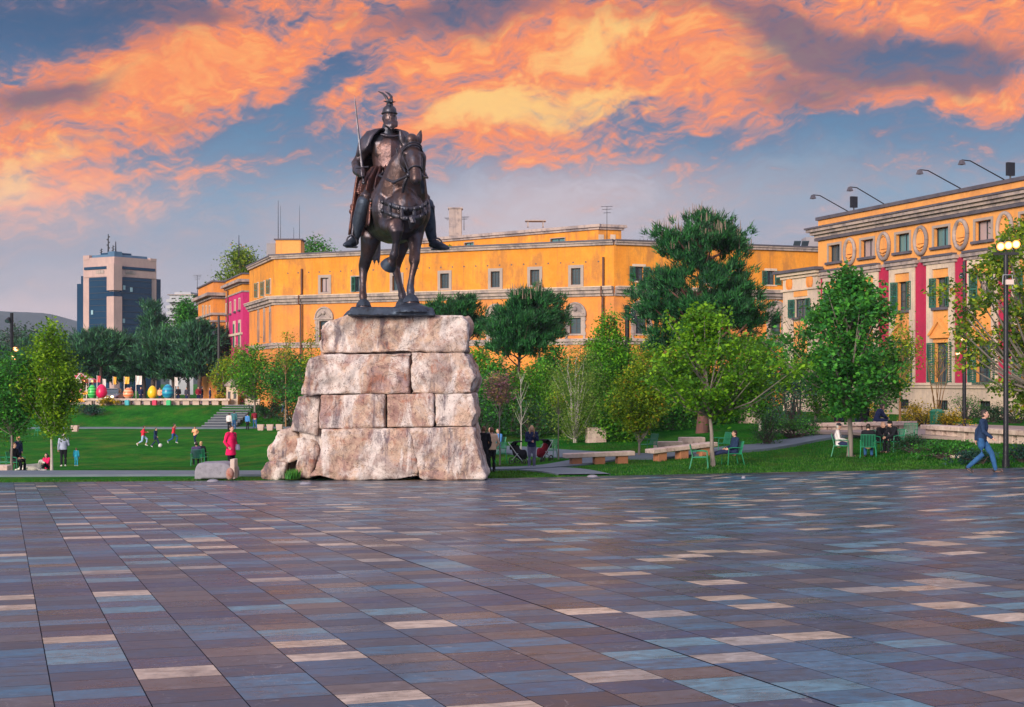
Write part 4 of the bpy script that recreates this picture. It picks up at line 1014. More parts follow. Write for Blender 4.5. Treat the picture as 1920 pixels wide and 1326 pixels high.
for i, b in enumerate(bays):
    gl = [M_GLASS, M_CURT, M_GLT, M_GLT, M_CURT, M_GLT, M_GLASS, M_CURT, M_GLT][i]
    window(RB, FR, *tops[i], glass=gl, frame=.16, sm=M_FRAME, sill=.25, bars=1, hbars=0, rev=.3)
    # raised cream bay with its own little entablature
    mb = MB(); hw = 1.36
    FR.box(mb, b-hw, b-.80, EYE-.28, z_ent-.3, -.02, .12); FR.box(mb, b+.80, b+hw, EYE-.28, z_ent-.3, -.02, .12); FR.box(mb, b-.80, b+.80, EYE+6.85, z_ent-.3, -.02, .12)
    FR.box(mb, b-hw+.15, b-hw+.2, EYE, z_ent-.5, .12, .16); FR.box(mb, b+hw-.2, b+hw-.15, EYE, z_ent-.5, .12, .16)
    mb.build('bay_surround', M_CRM, RB)
    mb = MB(); mould(FR, mb, b-hw-.02, b+hw+.02, [(z_ent-.3, z_ent-.12, .2), (z_ent-.12, z_ent+.1, .34)], 1, 1); bc = mb.build('bay_cornice', M_STN, RB)
    mb = MB(); FR.box(mb, b-hw-.14, b+hw+.14, z_ent+.1, z_ent+.24, -.1, .42); mb.build('lead_cap', M_SLATE, bc)
    window(RB, FR, *upw[i], frame=.16, sm=M_PCH, sill=.3, shut=((0, .52, 12), (0, .52, 20)) if i % 2 else ((0, .52, 25), (0, .52, 8)), hbars=2, rev=.25, glass=M_CURT if i % 3 == 1 else M_GLASS)
    window(RB, FR, *dnw[i], frame=.14, sm=M_PCH, sill=.2, shut=((0, .6, 14), (0, .6, 10)), hbars=3, rev=.25, sillm=M_SHUT)
    mb = MB()     # pediment over the lower window
    FR.box(mb, b-.92, b+.92, EYE+2.62, EYE+2.8, -.02, .22)
    p = [(b-.92, EYE+2.8), (b+.92, EYE+2.8), (b, EYE+3.72)]; mb.prism(p, lambda q: FR.P(q[0], q[1], .16), lambda q: FR.P(q[0], q[1], -.02))
    for sg in (-1, 1):
        p = [(b+sg*1.06, EYE+2.8), (b+sg*.82, EYE+2.8), (b, EYE+3.62), (b, EYE+3.84)]; mb.prism(p, lambda q: FR.P(q[0], q[1], .30), lambda q: FR.P(q[0], q[1], .14))
    mb.build('pediment', M_PCH, RB)
    window(RB, FR, *bas[i], bars=4, hbars=1, rev=.33, fm=M_IRON, name='basement_window')
    # crimson stripe between bays
    mb = MB(); FR.box(mb, b+hw+.02, b+bw-hw-.02, EYE-.26, z_ent-.05, -.02, .05); mb.build('crimson_stripe', M_RED, RB)
    # oval relief between top windows
    o = b+bw/2; zc = EYE+8.72; mb = MB(); n = 28
    ring = [(o+.60*math.cos(2*PI*k/n), zc+.83*math.sin(2*PI*k/n)) for k in range(n)]
    P = [FR.P(a, z, .1) for a, z in ring+ring[:1]]
    mb.tube(P, .13, 8, up=FR.N)
    rl_ = mb.build('oval_relief', M_STN, RB, sm=50)
    mb = MB(); mb.prism(ring, lambda q: FR.P(q[0], q[1], .06), lambda q: FR.P(q[0], q[1], -.02)); mb.build('oval_field', M_PCH, rl_)
    mb = MB()   # bell-shaped relief with a ribbon below
    prof = [(-.30, -.18), (.30, -.18), (.24, .1), (.20, .32), (.06, .45), (.05, .6), (-.05, .6), (-.06, .45), (-.20, .32), (-.24, .1)]
    mb.prism([(o+x, zc+z) for x, z in prof], lambda q: FR.P(q[0], q[1], .14), lambda q: FR.P(q[0], q[1], .03))
    mb.sweep([FR.P(o-.34, zc-.3, .12), FR.P(o, zc-.42, .16), FR.P(o+.34, zc-.3, .12)], [.06, .07, .06], 8)
    mb.sweep([FR.P(o-.26, zc-.5, .1), FR.P(o, zc-.58, .14), FR.P(o+.26, zc-.5, .1)], [.05, .06, .05], 8)
    mb.sweep([FR.P(o-.14, zc+.62, .1), FR.P(o, zc+.72, .14), FR.P(o+.14, zc+.62, .1)], [.05, .06, .05], 8)
    mb.build('bell_relief', M_PCH, rl_)
# first crimson strip at the far end, portal wing beyond it
mb = MB(); FR.box(mb, .12, bays[0]-1.36-.02, EYE-.26, z_ent-.05, -.02, .05); mb.build('crimson_stripe', M_RED, RB)
s0w, s1w = FR.s(1476), FR.s(1540); W0 = Face(FR.P(0, 0, .35), DR); zw = EYE+7.95
ow = (lerp(s0w, s1w, .36), lerp(s0w, s1w, .70), EYE+4.55, EYE+5.85)
mb = MB(); W0.wall(mb, s0w, s1w, ZB-1, zw-.35, [ow]); wallquad(mb, W0.P(s0w, 0), W0.P(s0w, 0, -9), ZB-1, zw); wallquad(mb, W0.P(s1w, 0), W0.P(s1w, 0, -.5), ZB-1, zw)
enclose(mb, [W0.P(s0w, 0), W0.P(s1w, 0), W0.P(s1w, 0, -9), W0.P(s0w, 0, -9)], 0, zw); mb.build('portal_wall', M_CRM, RB)
mb = MB(); mould(W0, mb, s0w, s1w, [(zw-.6, zw-.4, .15), (zw-.4, zw-.2, .35), (EYE+6.45, EYE+6.58, .14)], 1, 1); mb.build('portal_cornice', M_CRM, RB)
mb = MB(); mould(W0, mb, s0w, s1w, [(zw-.2, zw, .55)], 1, 1); mb.build('portal_cap', M_SLATE, RB)
mb = MB(); W0.box(mb, ow[0]-.1, ow[1]+.1, EYE+6.02, EYE+6.4, -.02, .05); W0.box(mb, ow[0]-.1, ow[1]+.1, EYE+1.2, EYE+4.25, -.02, .05); mb.build('orange_panel', M_PCH, RB)
window(RB, W0, *ow, shut=((0, .7, 10), (0, .7, 10)), sill=.15, rev=.2)
for k in (.2, .8):
    mb = MB(); c = W0.P(lerp(s0w, s1w, k), EYE+7.0, .05); M = Matrix((W0.D, Vector((0, 0, 1)), W0.N)).transposed()
    mb.ball(c, (.33, .42, .12), 14, 8, M=M); mb.tube([c+W0.D*(.36*math.cos(2*PI*i/20))+Vector((0, 0, .46*math.sin(2*PI*i/20))) for i in range(21)], .06, 6); mb.build('lion_roundel', M_ORA, RB)
# floodlight arms along the roof
for px, py, L in ((1592, 391, 3.4), (1660, 376, 3.2), (1804, 350, 3.6), (1886, 331, 3.6)):
    mb = MB(); s_ = FR.s(px); a = FR.P(s_, zt_roof+.1, .1); b = FR.P(s_-.4, zt_roof+1.05, L*.75)
    mb.tube([a, a+(b-a)*.8+Vector((0, 0, .25)), b+Vector((0, 0, .1))], .035, 6)
    fl = mb.build('floodlight_arm', M_IRON, RB)
    mb = MB(); mb.box(b+Vector((0, 0, -.04)), (.3, .34, .26), TH, top=.55); mb.build('floodlight', M_SLATE, fl)
for px in (1596, 1889):
    mb = MB(); s_ = FR.s(px); a = FR.P(s_, zt_roof+.1, -.2); mb.tube([a, a+Vector((0, 0, .25))], .05, 6); mb.box(a+Vector((0, 0, .6)), (.5, .18, .75), TH); mb.build('loudspeaker', M_IRON, RB)
# ================================================================ long ochre building in the middle
A1 = at(514, HY, 131); A2 = at(1151, HY, 117); FA = Face(A1, (A2-A1)); FB = Face(A2, U); LA = (A2-A1).length
LB = FB.s(1640); FCm = Face(FA.P(0, 0)+V*14, -V); LC = 14.0
OB = thing('ochre_building', 'long ochre building behind the trees with grey ledges, small windows and arched lower windows', 'building', FA.P(LA/2, -.6))
zR = EYE+11.45; zM = EYE+7.75; zL = EYE+3.55; zB = EYE-3.6
def opening(fc, px, y0, y1, w_): s_, za = fc.sz(px, y1); zb_ = fc.sz(px, y0)[1]; return (s_-w_/2, s_+w_/2, za, zb_)
A_up = [opening(FA, 609, 521, 548, .85)]+[opening(FA, p, y0, y1, .85) for p, y0, y1 in ((667, 519, 547), (744, 517, 545), (834, 513, 541), (929, 509, 539), (1003, 506, 535), (1080, 503, 534))]
B_up = [opening(FB, 1198, 500, 527, .8), opening(FB, 1445, 508, 534, .8), opening(FB, 1330, 505, 531, .8)]
A_lo = [opening(FA, p, y0, y1, 1.0) for p, y0, y1 in ((608, 602, 640), (756, 600, 635), (930, 598, 632), (1079, 596, 626))]; B_lo = [opening(FB, p, 592, 626, 1.0) for p in (1202, 1330, 1455)]
C_up = [opening(FCm, p, y0, y1, .62) for p, y0, y1 in ((484, 531, 558), (496, 528, 555), (507, 524, 551))]; C_lo = [opening(FCm, p, 585, 640, .6) for p in (485, 496, 507)]
def back(fc, s_, d): return fc.P(s_, 0, -d)
mb = MB()
FA.wall(mb, 0, LA, zM, zR, A_up); FB.wall(mb, 0, LB, zM, zR, B_up); FCm.wall(mb, 0, LC, zM, zR, C_up)
mb.build('upper_wall', M_YEL, OB)
mb = MB(); FA.wall(mb, 0, LA, zB, zM, A_lo); FB.wall(mb, 0, LB, zB, zM, B_lo); FCm.wall(mb, 0, LC, zB, zM, C_lo)
bk = [FCm.P(0, 0), Vector((FCm.P(0, 0).x+6, FCm.P(0, 0).y+4, 0)), Vector((38, 148, 0)), FB.P(LB, 0)]
for p, q in zip(bk, bk[1:]): wallquad(mb, p, q, zB, zR)
mb.build('lower_wall', M_ORA, OB)
mb = MB(); enclose(mb, [FA.P(0, 0), FA.P(LA, 0), FB.P(LB, 0)]+bk[::-1][1:], 0, zR-.02); mb.build('roof', M_ROOFG, OB)
def ledge(name, steps, mat, r=1):
    mb = MB()
    for i, (a, b, d) in enumerate(steps):
        FA.box(mb, -d, LA+d*.0, a, b, -.12, d); FB.box(mb, .0+d*.2+i*.001, LB, a+.002, b-.002, -.12, d-.002); FCm.box(mb, 0, LC-.001, a+.003, b-.003, -.12, d-.004)
    return mb.build(name, mat, OB)
ledge('eaves', [(zR-.22, zR-.02, .22), (zR-.02, zR+.1, .34)], M_STN); ledge('eaves_cap', [(zR+.1, zR+.22, .4)], M_SLATE)
ledge('middle_cornice', [(zM-.72, zM-.5, .16), (zM-.5, zM-.22, .36), (zM-.22, zM+.0, .55)], M_STN); ledge('cornice_top', [(zM, zM+.08, .6)], M_CRM)
ledge('lower_ledge', [(zL-.5, zL-.25, .12), (zL-.25, zL, .25)], M_STN)
for i, h in enumerate(A_up): window(OB, FA, *h, frame=.26 if i != 1 else .1, sm=M_FRAME, bars=1 if i in (0, 1, 2) else 2, hbars=0 if i in (0, 1, 2) else 4, glass=M_CURT if i == 0 else M_GLASS, rev=.25, shut=((0, .5, 160), (0, 0, 0)) if i in (1,) else None)
for i, h in enumerate(B_up): window(OB, FB, *h, frame=.2, sm=M_CRM, shut=((0, .55, 12), (0, .55, 12)), rev=.25)
for h in C_up: window(OB, FCm, *h, frame=.1, sm=M_CRM, shut=((0, .3, 60), (0, 0, 0)), rev=.2)
def arched(fc, h):
    wo_ = window(OB, fc, *h, frame=.22, sm=M_STN, bars=1, hbars=2, rev=.25)
    c = (h[0]+h[1])/2; z = h[3]+.26; R_ = (h[1]-h[0])/2+.42; mb = MB()
    arc = [(c+R_*math.cos(PI*k/14), z+R_*1.05*math.sin(PI*k/14)) for k in range(15)]
    mb.prism(arc, lambda q: fc.P(q[0], q[1], .07), lambda q: fc.P(q[0], q[1], -.02)); mb.tube([fc.P(a, b, .08) for a, b in arc], .09, 6, up=fc.N)
    mb.ball(fc.P(c, z+R_*.5, .1), .2, 10, 7); fc.box(mb, c-R_-.08, c+R_+.08, z-.14, z, -.02, .2)
    for sg in (-1, 1):
        mb.tube([fc.P(c+sg*R_*.8, z+.05, .1), fc.P(c+sg*.25, z+R_*.45, .1)], .07, 6)
    mb.build('arched_relief', M_STN, wo_)
    for sg in (-1, 1):
        mb = MB(); fc.box(mb, c+sg*(R_-.12)-.10, c+sg*(R_-.12)+.10, z-2.6, z-.15, -.02, .085)
        for k in range(4): fc.box(mb, c+sg*(R_-.12)-.16, c+sg*(R_-.12)+.16, z-.5-k*.62, z-.22-k*.62, -.021, .12)
        mb.build('quoin_strip', M_STN, wo_)
for h in A_lo: arched(FA, h)
for h in B_lo: arched(FB, h)
for h in C_lo:
    wo_ = window(OB, FCm, *h, frame=.15, sm=M_STN, bars=1, hbars=4, rev=.25); c = (h[0]+h[1])/2; mb = MB()
    arc = [(c+.42*math.cos(PI*k/10), h[3]+.16+.5*math.sin(PI*k/10)) for k in range(11)]; mb.prism(arc, lambda q: FCm.P(q[0], q[1], .08), lambda q: FCm.P(q[0], q[1], -.02)); mb.build('arched_relief', M_STN, wo_)
for fc, px in ((FA, 567), (FA, 1132)):
    s_ = fc.s(px); mb = MB(); mb.tube([fc.P(s_, zB, .3), fc.P(s_, zM-.75, .3)], .09, 8); mb.tube([fc.P(s_, zM+.1, .14), fc.P(s_, zR-1.2, .14)], .09, 8); mb.tube([fc.P(s_, zM-.8, .3), fc.P(s_, zM-.7, .64), fc.P(s_, zM+.02, .66), fc.P(s_, zM+.15, .14)], .06, 8); mb.build('drain_pipe', M_PIPE, OB, sm=50)
mb = MB()   # row of small vent holes under the eaves (round caps)
for i in range(30):
    s_ = 1.5+i*1.13
    if s_ < LA-.5: mb.tube([FA.P(s_, zR-1.55, -.01), FA.P(s_, zR-1.55, .02)], .07, 8)
o = mb.build('vent_hole', M_SLATE, OB); o['kind'] = 'stuff'
# penthouse set back on the roof
PC = at(1122, HY, 126); PL = at(790, HY, 139); FP = Face(PL, PC-PL); LP = (PC-PL).length; FQ = Face(PC, U); LQ = FQ.s(1165); zP = EYE+(HY-423)/F*126
Pw = [opening(FP, 880, 455, 472, 1.1), opening(FP, 1046, 447, 464, 1.6)]
mb = MB(); FP.wall(mb, 0, LP, zR-.3, zP, Pw); FQ.wall(mb, 0, LQ, zR-.3, zP, []); wallquad(mb, FQ.P(LQ, 0), FQ.P(LQ, 0, -12), zR-.3, zP); wallquad(mb, FP.P(0, 0), FP.P(0, 0, -12), zR-.3, zP)
enclose(mb, [FP.P(0, 0), FP.P(LP, 0), FQ.P(LQ, 0), FQ.P(LQ, 0, -12), FP.P(0, 0, -12)], 0, zP)
pent = mb.build('penthouse', M_YEL, OB)
bm = bmesh.new(); bm.from_mesh(pent.data); bmesh.ops.remove_doubles(bm, verts=bm.verts, dist=.02); bm.to_mesh(pent.data); bm.free()
mb = MB()
for a, b, d in ((zP-.35, zP-.15, .2), (zP-.15, zP+.1, .4)): FP.box(mb, 0, LP+d, a, b, -.1, d); FQ.box(mb, d*.3, LQ+d, a+.002, b-.002, -.1, d-.003)
mb.build('eaves', M_STN, pent)
for h in Pw: window(OB, FP, *h, frame=.06, rev=.2, glass=M_GLT)
mb = MB()
for px in (1127, 1149): h = opening(FQ, px, 440, 456, .5); FQ.box(mb, h[0], h[1], h[2], h[3], -.01, .05)
mb.build('arched_niche', M_CRM, pent)
# rooftop bits
mb = MB(); c = at(854, 418, 137); mb.box(c, (1.2, 1.2, 2.6)); mb.box(c+Vector((0, 0, 1.35)), (1.4, 1.4, .12)); mb.build('chimney', M_STN, OB)
mb = MB(); c = at(1004, 420, 131)
for a in (-.7, .7): mb.box(c+Vector((a, 0, -.05)), (.12, .8, .5))
mb.box(c+Vector((0, 0, .26)), (1.9, 1.1, .1)); mb.build('vent_cowl', M_STN, OB)
mb = MB(); c = at(544, 471, 137); mb.box(c, (2.4, 2.4, 1.9)); sh_ = mb.build('roof_hut', M_PCH, OB)
mb = MB(); mb.box(c+Vector((0, 0, 1.02)), (2.7, 2.7, .12)); mb.build('hut_cap', M_SLATE, sh_)
mb = MB(); mb.box(c+Vector((-1.75, .2, -.1)), (.85, 1.6, 1.6)); mb.build('hut_panel', M_ROOFG, sh_)
antenna(OB, c+Vector((-1.15, 0, 1.08)), 3.8); antenna(OB, c+Vector((-.95, .2, 1.08)), 3.3, r=.02); antenna(OB, c+Vector((.9, 0, 1.08)), 3.3, r=.02); antenna(OB, c+Vector((.35, 0, 1.08)), 1.2, r=.02)
antenna(OB, at(1138, 452, 122), 3.0, 1); antenna(OB, at(870, 432, 137), 1.3, 1); antenna(OB, at(843, 428, 137), 1.0, 1)
for k in range(7): px = 1200+k*7; antenna(OB, at(px, 455, 124), .35, r=.03, name='rail_post')
# solar panels on the far end of the roof
for px in (1494, 1509):
    mb = MB(); c = at(px, 459, 127); M = Matrix.Rotation(rad(-35), 3, 'X'); mb.box(c, (.62, 1.0, .06), M=M); mb.box(c+Vector((0, .3, -.3)), (.5, .05, .5)); mb.build('solar_panel', M_GLASS, OB)
mb = MB(); c = at(1522, 458, 130); mb.box(c, (1.5, 2, 1.1)); mb.build('roof_duct', M_ROOFG, OB)
# ================================================================ magenta and orange building farther left
K0 = at(455, HY, 152); FK = Face(K0, U); FS = Face(K0+V*12.3, -V); LK = 6.0
MBd = thing('magenta_building', 'magenta and orange building left of the ochre building, with stepped grey eaves', 'building', FK.P(0, -.6))
zk = EYE+11.45; zk2 = EYE+9.6
Sw = [opening(FS, p, y0, y1, .7) for p, y0, y1 in ((424.5, 571, 590), (432.5, 568, 588), (441, 564, 584), (449.5, 561, 581))]
Sl = [opening(FS, p, y0, y1, .9) for p, y0, y1 in ((427, 610, 652), (440, 608, 652), (450, 606, 652))]
mb = MB(); FK.wall(mb, 0, LK, EYE-4, zk2, []); FS.wall(mb, 0, 12.3, EYE+4.6, zk2, Sw); FS.wall(mb, 0, 12.3, EYE-4, EYE+4.6, []) ; mb.build('magenta_wall', M_PNK, MBd)
mb = MB(); FK.wall(mb, 0, LK, zk2, zk, []); FS.wall(mb, 0, 12.3, zk2, zk, []); enclose(mb, [FK.P(0, 0), FK.P(LK, 0), FK.P(LK, 0, -12.3), FS.P(0, 0)], 0, zk-.05); mb.build('attic_wall', M_YEL, MBd)
mb = MB()
for a, b, d in ((zk-1.05, zk-.85, .2), (zk-.85, zk-.55, .6), (zk2-.05, zk2+.1, .1)): FK.box(mb, -d, LK, a, b, -.1, d); FS.box(mb, 0, 12.28, a+.002, b-.002, -.1, d-.003)
mb.build('cornice', M_STN, MBd)
mb = MB(); FK.box(mb, -.15, LK, zk, zk+.15, -.3, .15); FS.box(mb, 0, 12.14, zk+.002, zk+.148, -.3, .148); mb.build('parapet_cap', M_SLATE, MBd)
for h in Sw: window(MBd, FS, *h, frame=.14, sm=M_CRM, sill=.2, rev=.2)
for h in Sl:
    mb = MB(); FS.box(mb, h[0]-.25, h[1]+.25, h[2], h[3]+.35, .0, .1); a = mb.build('door_surround', M_CRM, MBd)
    mb = MB(); FS.box(mb, h[0], h[1], h[2], h[3], .1, .13); mb.build('shutter', M_SHUT, a)
mb = MB(); FS.box(mb, 0, 12.2, EYE+5.0, EYE+5.25, -.02, .2); mb.build('string_course', M_CRM, MBd)
T0 = at(400, HY, 164); FT = Face(T0, U); FTs = Face(T0+V*13.5, -V); LT = 5.6
Tw = [opening(FTs, p, 575, 600, .8) for p in (381, 387, 393.5)]+[opening(FTs, p, 612, 640, .8) for p in (381, 387, 393.5)]
mb = MB(); FT.wall(mb, 0, LT, EYE-4, zk, []); FTs.wall(mb, 0, 13.5, EYE-4, zk, Tw); enclose(mb, [FT.P(0, 0), FT.P(LT, 0), FT.P(LT, 0, -13.5), FTs.P(0, 0)], 0, zk-.03); wallquad(mb, FT.P(LT, 0), FT.P(LT, 0, -8), EYE-4, zk); mb.build('orange_wall', M_ORA, MBd)
mb = MB()
for a, b, d in ((zk-1.9, zk-1.6, .25), (zk-1.6, zk-1.25, .8), (zk-3.8, zk-3.55, .3), (zk-4.6, zk-4.4, .2)): FT.box(mb, -d, LT, a, b, -.1, d); FTs.box(mb, 0, 13.48, a+.002, b-.002, -.1, d-.003)
mb.build('cornice', M_STN, MBd)
mb = MB(); FT.box(mb, -.2, LT, zk, zk+.18, -.3, .2); FTs.box(mb, 0, 13.2, zk+.002, zk+.17, -.3, .198); mb.build('parapet_cap', M_SLATE, MBd)
for h in Tw: window(MBd, FTs, *h, frame=.15, sm=M_CRM, sill=.2, rev=.2)
for px, y, Y in ((427, 560, 160),): mb = MB(); mb.tube([at(px, 545, 161.5), at(px, 720, 161.5)], .12, 8); mb.build('drain_pipe', M_PIPE, MBd)
antenna(MBd, at(448, 480, 150), 2.2, r=.05); antenna(MBd, at(370, 555, 170), 2.5, 1)
# ================================================================ glass and stone office tower
YT = 330.0; k_ = YT/F
M_TGL = pmat('dark blue curtain glass', (.004, .030, .075), (.008, .045, .10), .12, .2, coord='World', spec=.3)
M_TST = plaster('pink beige cladding', (.50, .36, .33), (.46, .33, .31), (.34, .25, .25), sc=.1, am=.4)
TC = Vector(((234-CX)*k_, YT-9, 0))       # chamfered corner towards us
dl = Vector((-.86, .51, 0)); dr = Vector((.62, .78, 0))
TWR = thing('office_tower', 'distant dark blue glass office tower with pinkish stone frames and roof masts', 'office tower', TC+Vector((0, 0, -1)))
FL = Face(TC+dl*0, dl); 
def tower_box(name, a0, a1, b0, b1, z0, z1, mat, par=TWR):
    """plan box in tower axes: a along the left face, b along the right face"""
    mb = MB(); p = [TC+dl*a0+dr*b0, TC+dl*a0+dr*b1, TC+dl*a1+dr*b1, TC+dl*a1+dr*b0]
    mb.hexa([Vector((q.x, q.y, z0)) for q in p]+[Vector((q.x, q.y, z1)) for q in p]); return mb.build(name, mat, par)
zy = lambda py: EYE+(HY-py)*k_
A9 = 10.4; B9 = 12.2
tower_box('stone_core', .5, A9, .5, B9, -3, zy(487), M_TST); tower_box('glass_wing', A9-1.2, A9+3.4, 1.6, B9-.5, -3, zy(533), M_TGL); tower_box('glass_wing', A9-1.5, A9+1.6, 1.2, B9-.2, -3, zy(519), M_TGL)
tower_box('stone_wing', A9-1.5, A9+1.4, 2.2, B9-2, zy(519), zy(498), M_TST); tower_box('glass_wing', 2, A9-1, B9-1, B9+2.6, -3, zy(522), M_TGL)
tower_box('glass_bay', 2.0, A9-2.2, .2, .9, -3, zy(524), M_TGL); tower_box('glass_bay', .2, .9, 2.0, B9-1.6, -3, zy(524), M_TGL)
tower_box('corner_pier', -.25, 2.0, -.25, 2.0, zy(552)+.4, zy(500), M_TST); tower_box('corner_pier', -.25, 2.0, -.25, 2.0, zy(630), zy(560), M_TST); tower_box('recess_band', 0, 1.9, 0, 1.9, zy(561), zy(551), M_TGL)
tower_box('dark_band', .2, A9-.6, .2, .6, zy(509), zy(504), M_TGL); tower_box('dark_band', .2, .6, .65, B9-.6, zy(509), zy(504), M_TGL)
tower_box('stone_band', .3, A9-.3, .3, .6, zy(523), zy(510), M_TST); tower_box('stone_band', .3, .6, .65, B9-.3, zy(523), zy(510), M_TST)
tower_box('louvre', 3.4, 6.0, .2, .4, zy(517), zy(511), M_STN); tower_box('louvre', .2, .4, 3.4, 6.0, zy(517), zy(511), M_STN)
tower_box('parapet_pier', A9-2, A9-.02, .4, 2.0, zy(490), zy(482), M_TST); tower_box('parapet_pier', .4, 2.0, B9-1.8, B9-.02, zy(490), zy(485), M_TST)
M_TBL = pmat('blue roof cladding', (.05, .12, .22), (.08, .17, .28), .3, .4, coord='World')
tower_box('blue_crown', 1.2, A9-2.2, 1.0, B9-2, zy(487), zy(482), M_TBL); tower_box('roof_disc', 2.0, 6.5, 2.0, 6.5, zy(482), zy(478), M_TGL); tower_box('crown_prow', .9, 3.0, .9, 3.0, zy(493), zy(477), M_TBL)
for i in range(9):
    z = zy(530+i*11.5)
    for a0, a1, b0, b1 in ((2.02, A9-2.22, .12, .2), (.12, .2, 2.02, B9-1.62)): tower_box('floor_line', a0, a1, b0, b1, z, z+.09, M_DFR)
M_PALE = pmat('pale blind', (.25, .42, .5), None, rough=.4)
for fa, b, py in ((0, 7.0, 588), (1, 4.8, 546), (1, 2.8, 543), (1, 2.7, 604)):
    if fa == 0: tower_box('open_window', b-.3, b+.3, .0, .12, zy(py+4), zy(py-4), M_PALE)
    else: tower_box('open_window', .0, .12, b-.3, b+.3, zy(py+4), zy(py-4), M_PALE)
for px, y0, y1, kd in ((203, 479, 439, 2), (190, 481, 466, 2), (212, 479, 460, 2), (217, 479, 453, 0)): antenna(TWR, at(px, y0, YT), (y0-y1)*k_, kd, 'mast', .16)
# far pale apartment block
YF = 235.0; kf = YF/F; FO = Face(at(318, HY, YF+6), (1, -.12))
AP = thing('apartment_block', 'pale distant apartment block with balconies, right of the glass tower', 'building', FO.P(4, -1))
M_APT = pmat('pale render', (.42, .44, .48), (.34, .37, .41), .3, .85, coord='World')
wf = 47*kf; hz = lambda py: EYE+(HY-py)*YF/F
holes = [(wf*(.08+.3*i), wf*(.26+.3*i), hz(562+12*j), hz(555+12*j)) for i in range(3) for j in range(6)]
mb = MB(); FO.wall(mb, 0, wf, -2, hz(549), holes, .4); wallquad(mb, FO.P(0, 0), FO.P(0, 0, -9), -2, hz(549)); enclose(mb, [FO.P(0, 0), FO.P(wf, 0), FO.P(wf, 0, -9), FO.P(0, 0, -9)], 0, hz(549)); mb.build('wall', M_APT, AP)
for h in holes: window(AP, FO, *h, hbars=0, rev=.35)
for j in range(6): mb = MB(); FO.box(mb, -.2, wf*.6, hz(563.5+12*j), hz(562.3+12*j), 0, 1.0); FO.box(mb, -.2, wf*.6, hz(562.3+12*j), hz(558+12*j), .94, 1.0); mb.build('balcony', M_APT, AP)
mb = MB(); FO.box(mb, .5, wf-.8, hz(549), hz(543), -7, -1); mb.build('roof_storey', M_APT, AP)
mb = MB(); FO.box(mb, -.3, wf+.3, hz(549.5), hz(548), -9, .3); mb.build('roof_slab', M_STN, AP)
# small pale classical kiosk beside the far steps
KO = gpt(437, 139); KS = thing('stone_kiosk', 'tiny cream kiosk with a pitched roof at the top of the lawn steps', 'kiosk', KO)
mb = MB(); mb.box(KO+Vector((0, 0, .9)), (1.1, 1.1, 1.8)); mb.build('body', M_CRM, KS)
mb = MB(); mb.box(KO+Vector((0, 0, 1.9)), (1.45, 1.45, .16)); mb.hexa([KO+Vector((x, y, 1.98)) for x, y in ((-.7, -.7), (.7, -.7), (.7, .7), (-.7, .7))]+[KO+Vector((x*.1, y*.1, 2.6)) for x, y in ((-.7, -.7), (.7, -.7), (.7, .7), (-.7, .7))]); mb.build('roof', M_STN, KS)
for x in (-.28, .28): mb = MB(); mb.box(KO+Vector((x, -.56, .95)), (.24, .06, .7)); mb.build('opening', M_DFR, KS)
# ---------------------------------------------------------------- foliage
L_BRIGHT = leafmat('bright spring leaf', (0.0168, 0.105, 0.014), (0.049, 0.238, 0.0196), (0.168, 0.392, 0.028), .35)
L_MAPLE = leafmat('maple leaf', (0.01061, 0.08619, 0.02122), (0.02387, 0.1724, 0.02917), (0.07956, 0.2917, 0.03978), .3)
L_YELGR = leafmat('yellow green leaf', (0.04462, 0.1403, 0.0102), (0.1275, 0.2805, 0.0153), (0.3825, 0.459, 0.0255), .4, accent=(0.4675, 0.255, 0.017), acc=.05)
L_OLIVE = leafmat('olive leaf', (0.02635, 0.09223, 0.01581), (0.09223, 0.1976, 0.02108), (0.3294, 0.3952, 0.03294), .35, accent=(0.425, 0.238, 0.0255), acc=.03)
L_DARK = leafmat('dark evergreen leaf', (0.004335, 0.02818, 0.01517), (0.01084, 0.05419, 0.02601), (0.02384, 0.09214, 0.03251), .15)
L_BLUE = leafmat('blue green shrub leaf', (0.006, 0.033, 0.036), (0.012, 0.06, 0.054), (0.024, 0.0975, 0.0675), .12)
L_PINE = leafmat('pine needle', (0.0045, 0.03938, 0.0225), (0.01013, 0.08438, 0.03375), (0.02812, 0.1462, 0.0405), .15)
L_PINF = leafmat('far pine needle', (.007, .04, .034), (.016, .085, .055), (.04, .15, .07), .12)
L_LIME2 = leafmat('fresh lime leaf', (.022, .12, .008), (.07, .24, .012), (.20, .38, .02), .4)
L_LIME = leafmat('lime spring leaf', (.04, .15, .008), (.11, .28, .012), (.26, .40, .02), .4)
L_WILL = leafmat('pale willow leaf', (0.0416, 0.1144, 0.0208), (0.1248, 0.2288, 0.0416), (0.2496, 0.3432, 0.0728), .4)
L_PINK = leafmat('pink blossom', (.20, .07, .13), (.36, .15, .24), (.40, .30, .10), .3)
L_GOLD = leafmat('yellow flower', (.12, .14, .01), (.42, .30, .012), (.70, .42, .02), .3)
L_GRASS = leafmat('grass blade', (0.00806, 0.04836, 0.00806), (0.01773, 0.09672, 0.009672), (0.04836, 0.1531, 0.01451), .3)
M_BARK = pmat('grey bark', (.16, .14, .13), (.25, .22, .20), 3, .9, bump=.6, stretch=(3, 3, .7))
M_BARKR = pmat('red pine bark', (.20, .09, .075), (.11, .06, .055), 4, .9, bump=.9, stretch=(2, 2, .6))
M_BARKD = pmat('dark bark', (.045, .035, .035), (.08, .06, .055), 4, .9, bump=.6)
M_BARKP = pmat('pale birch bark', (.46, .44, .40), (.32, .30, .28), 5, .8, bump=.3)
M_TWIG = pmat('ochre twig', (.30, .17, .07), (.22, .12, .05), 3, .9)
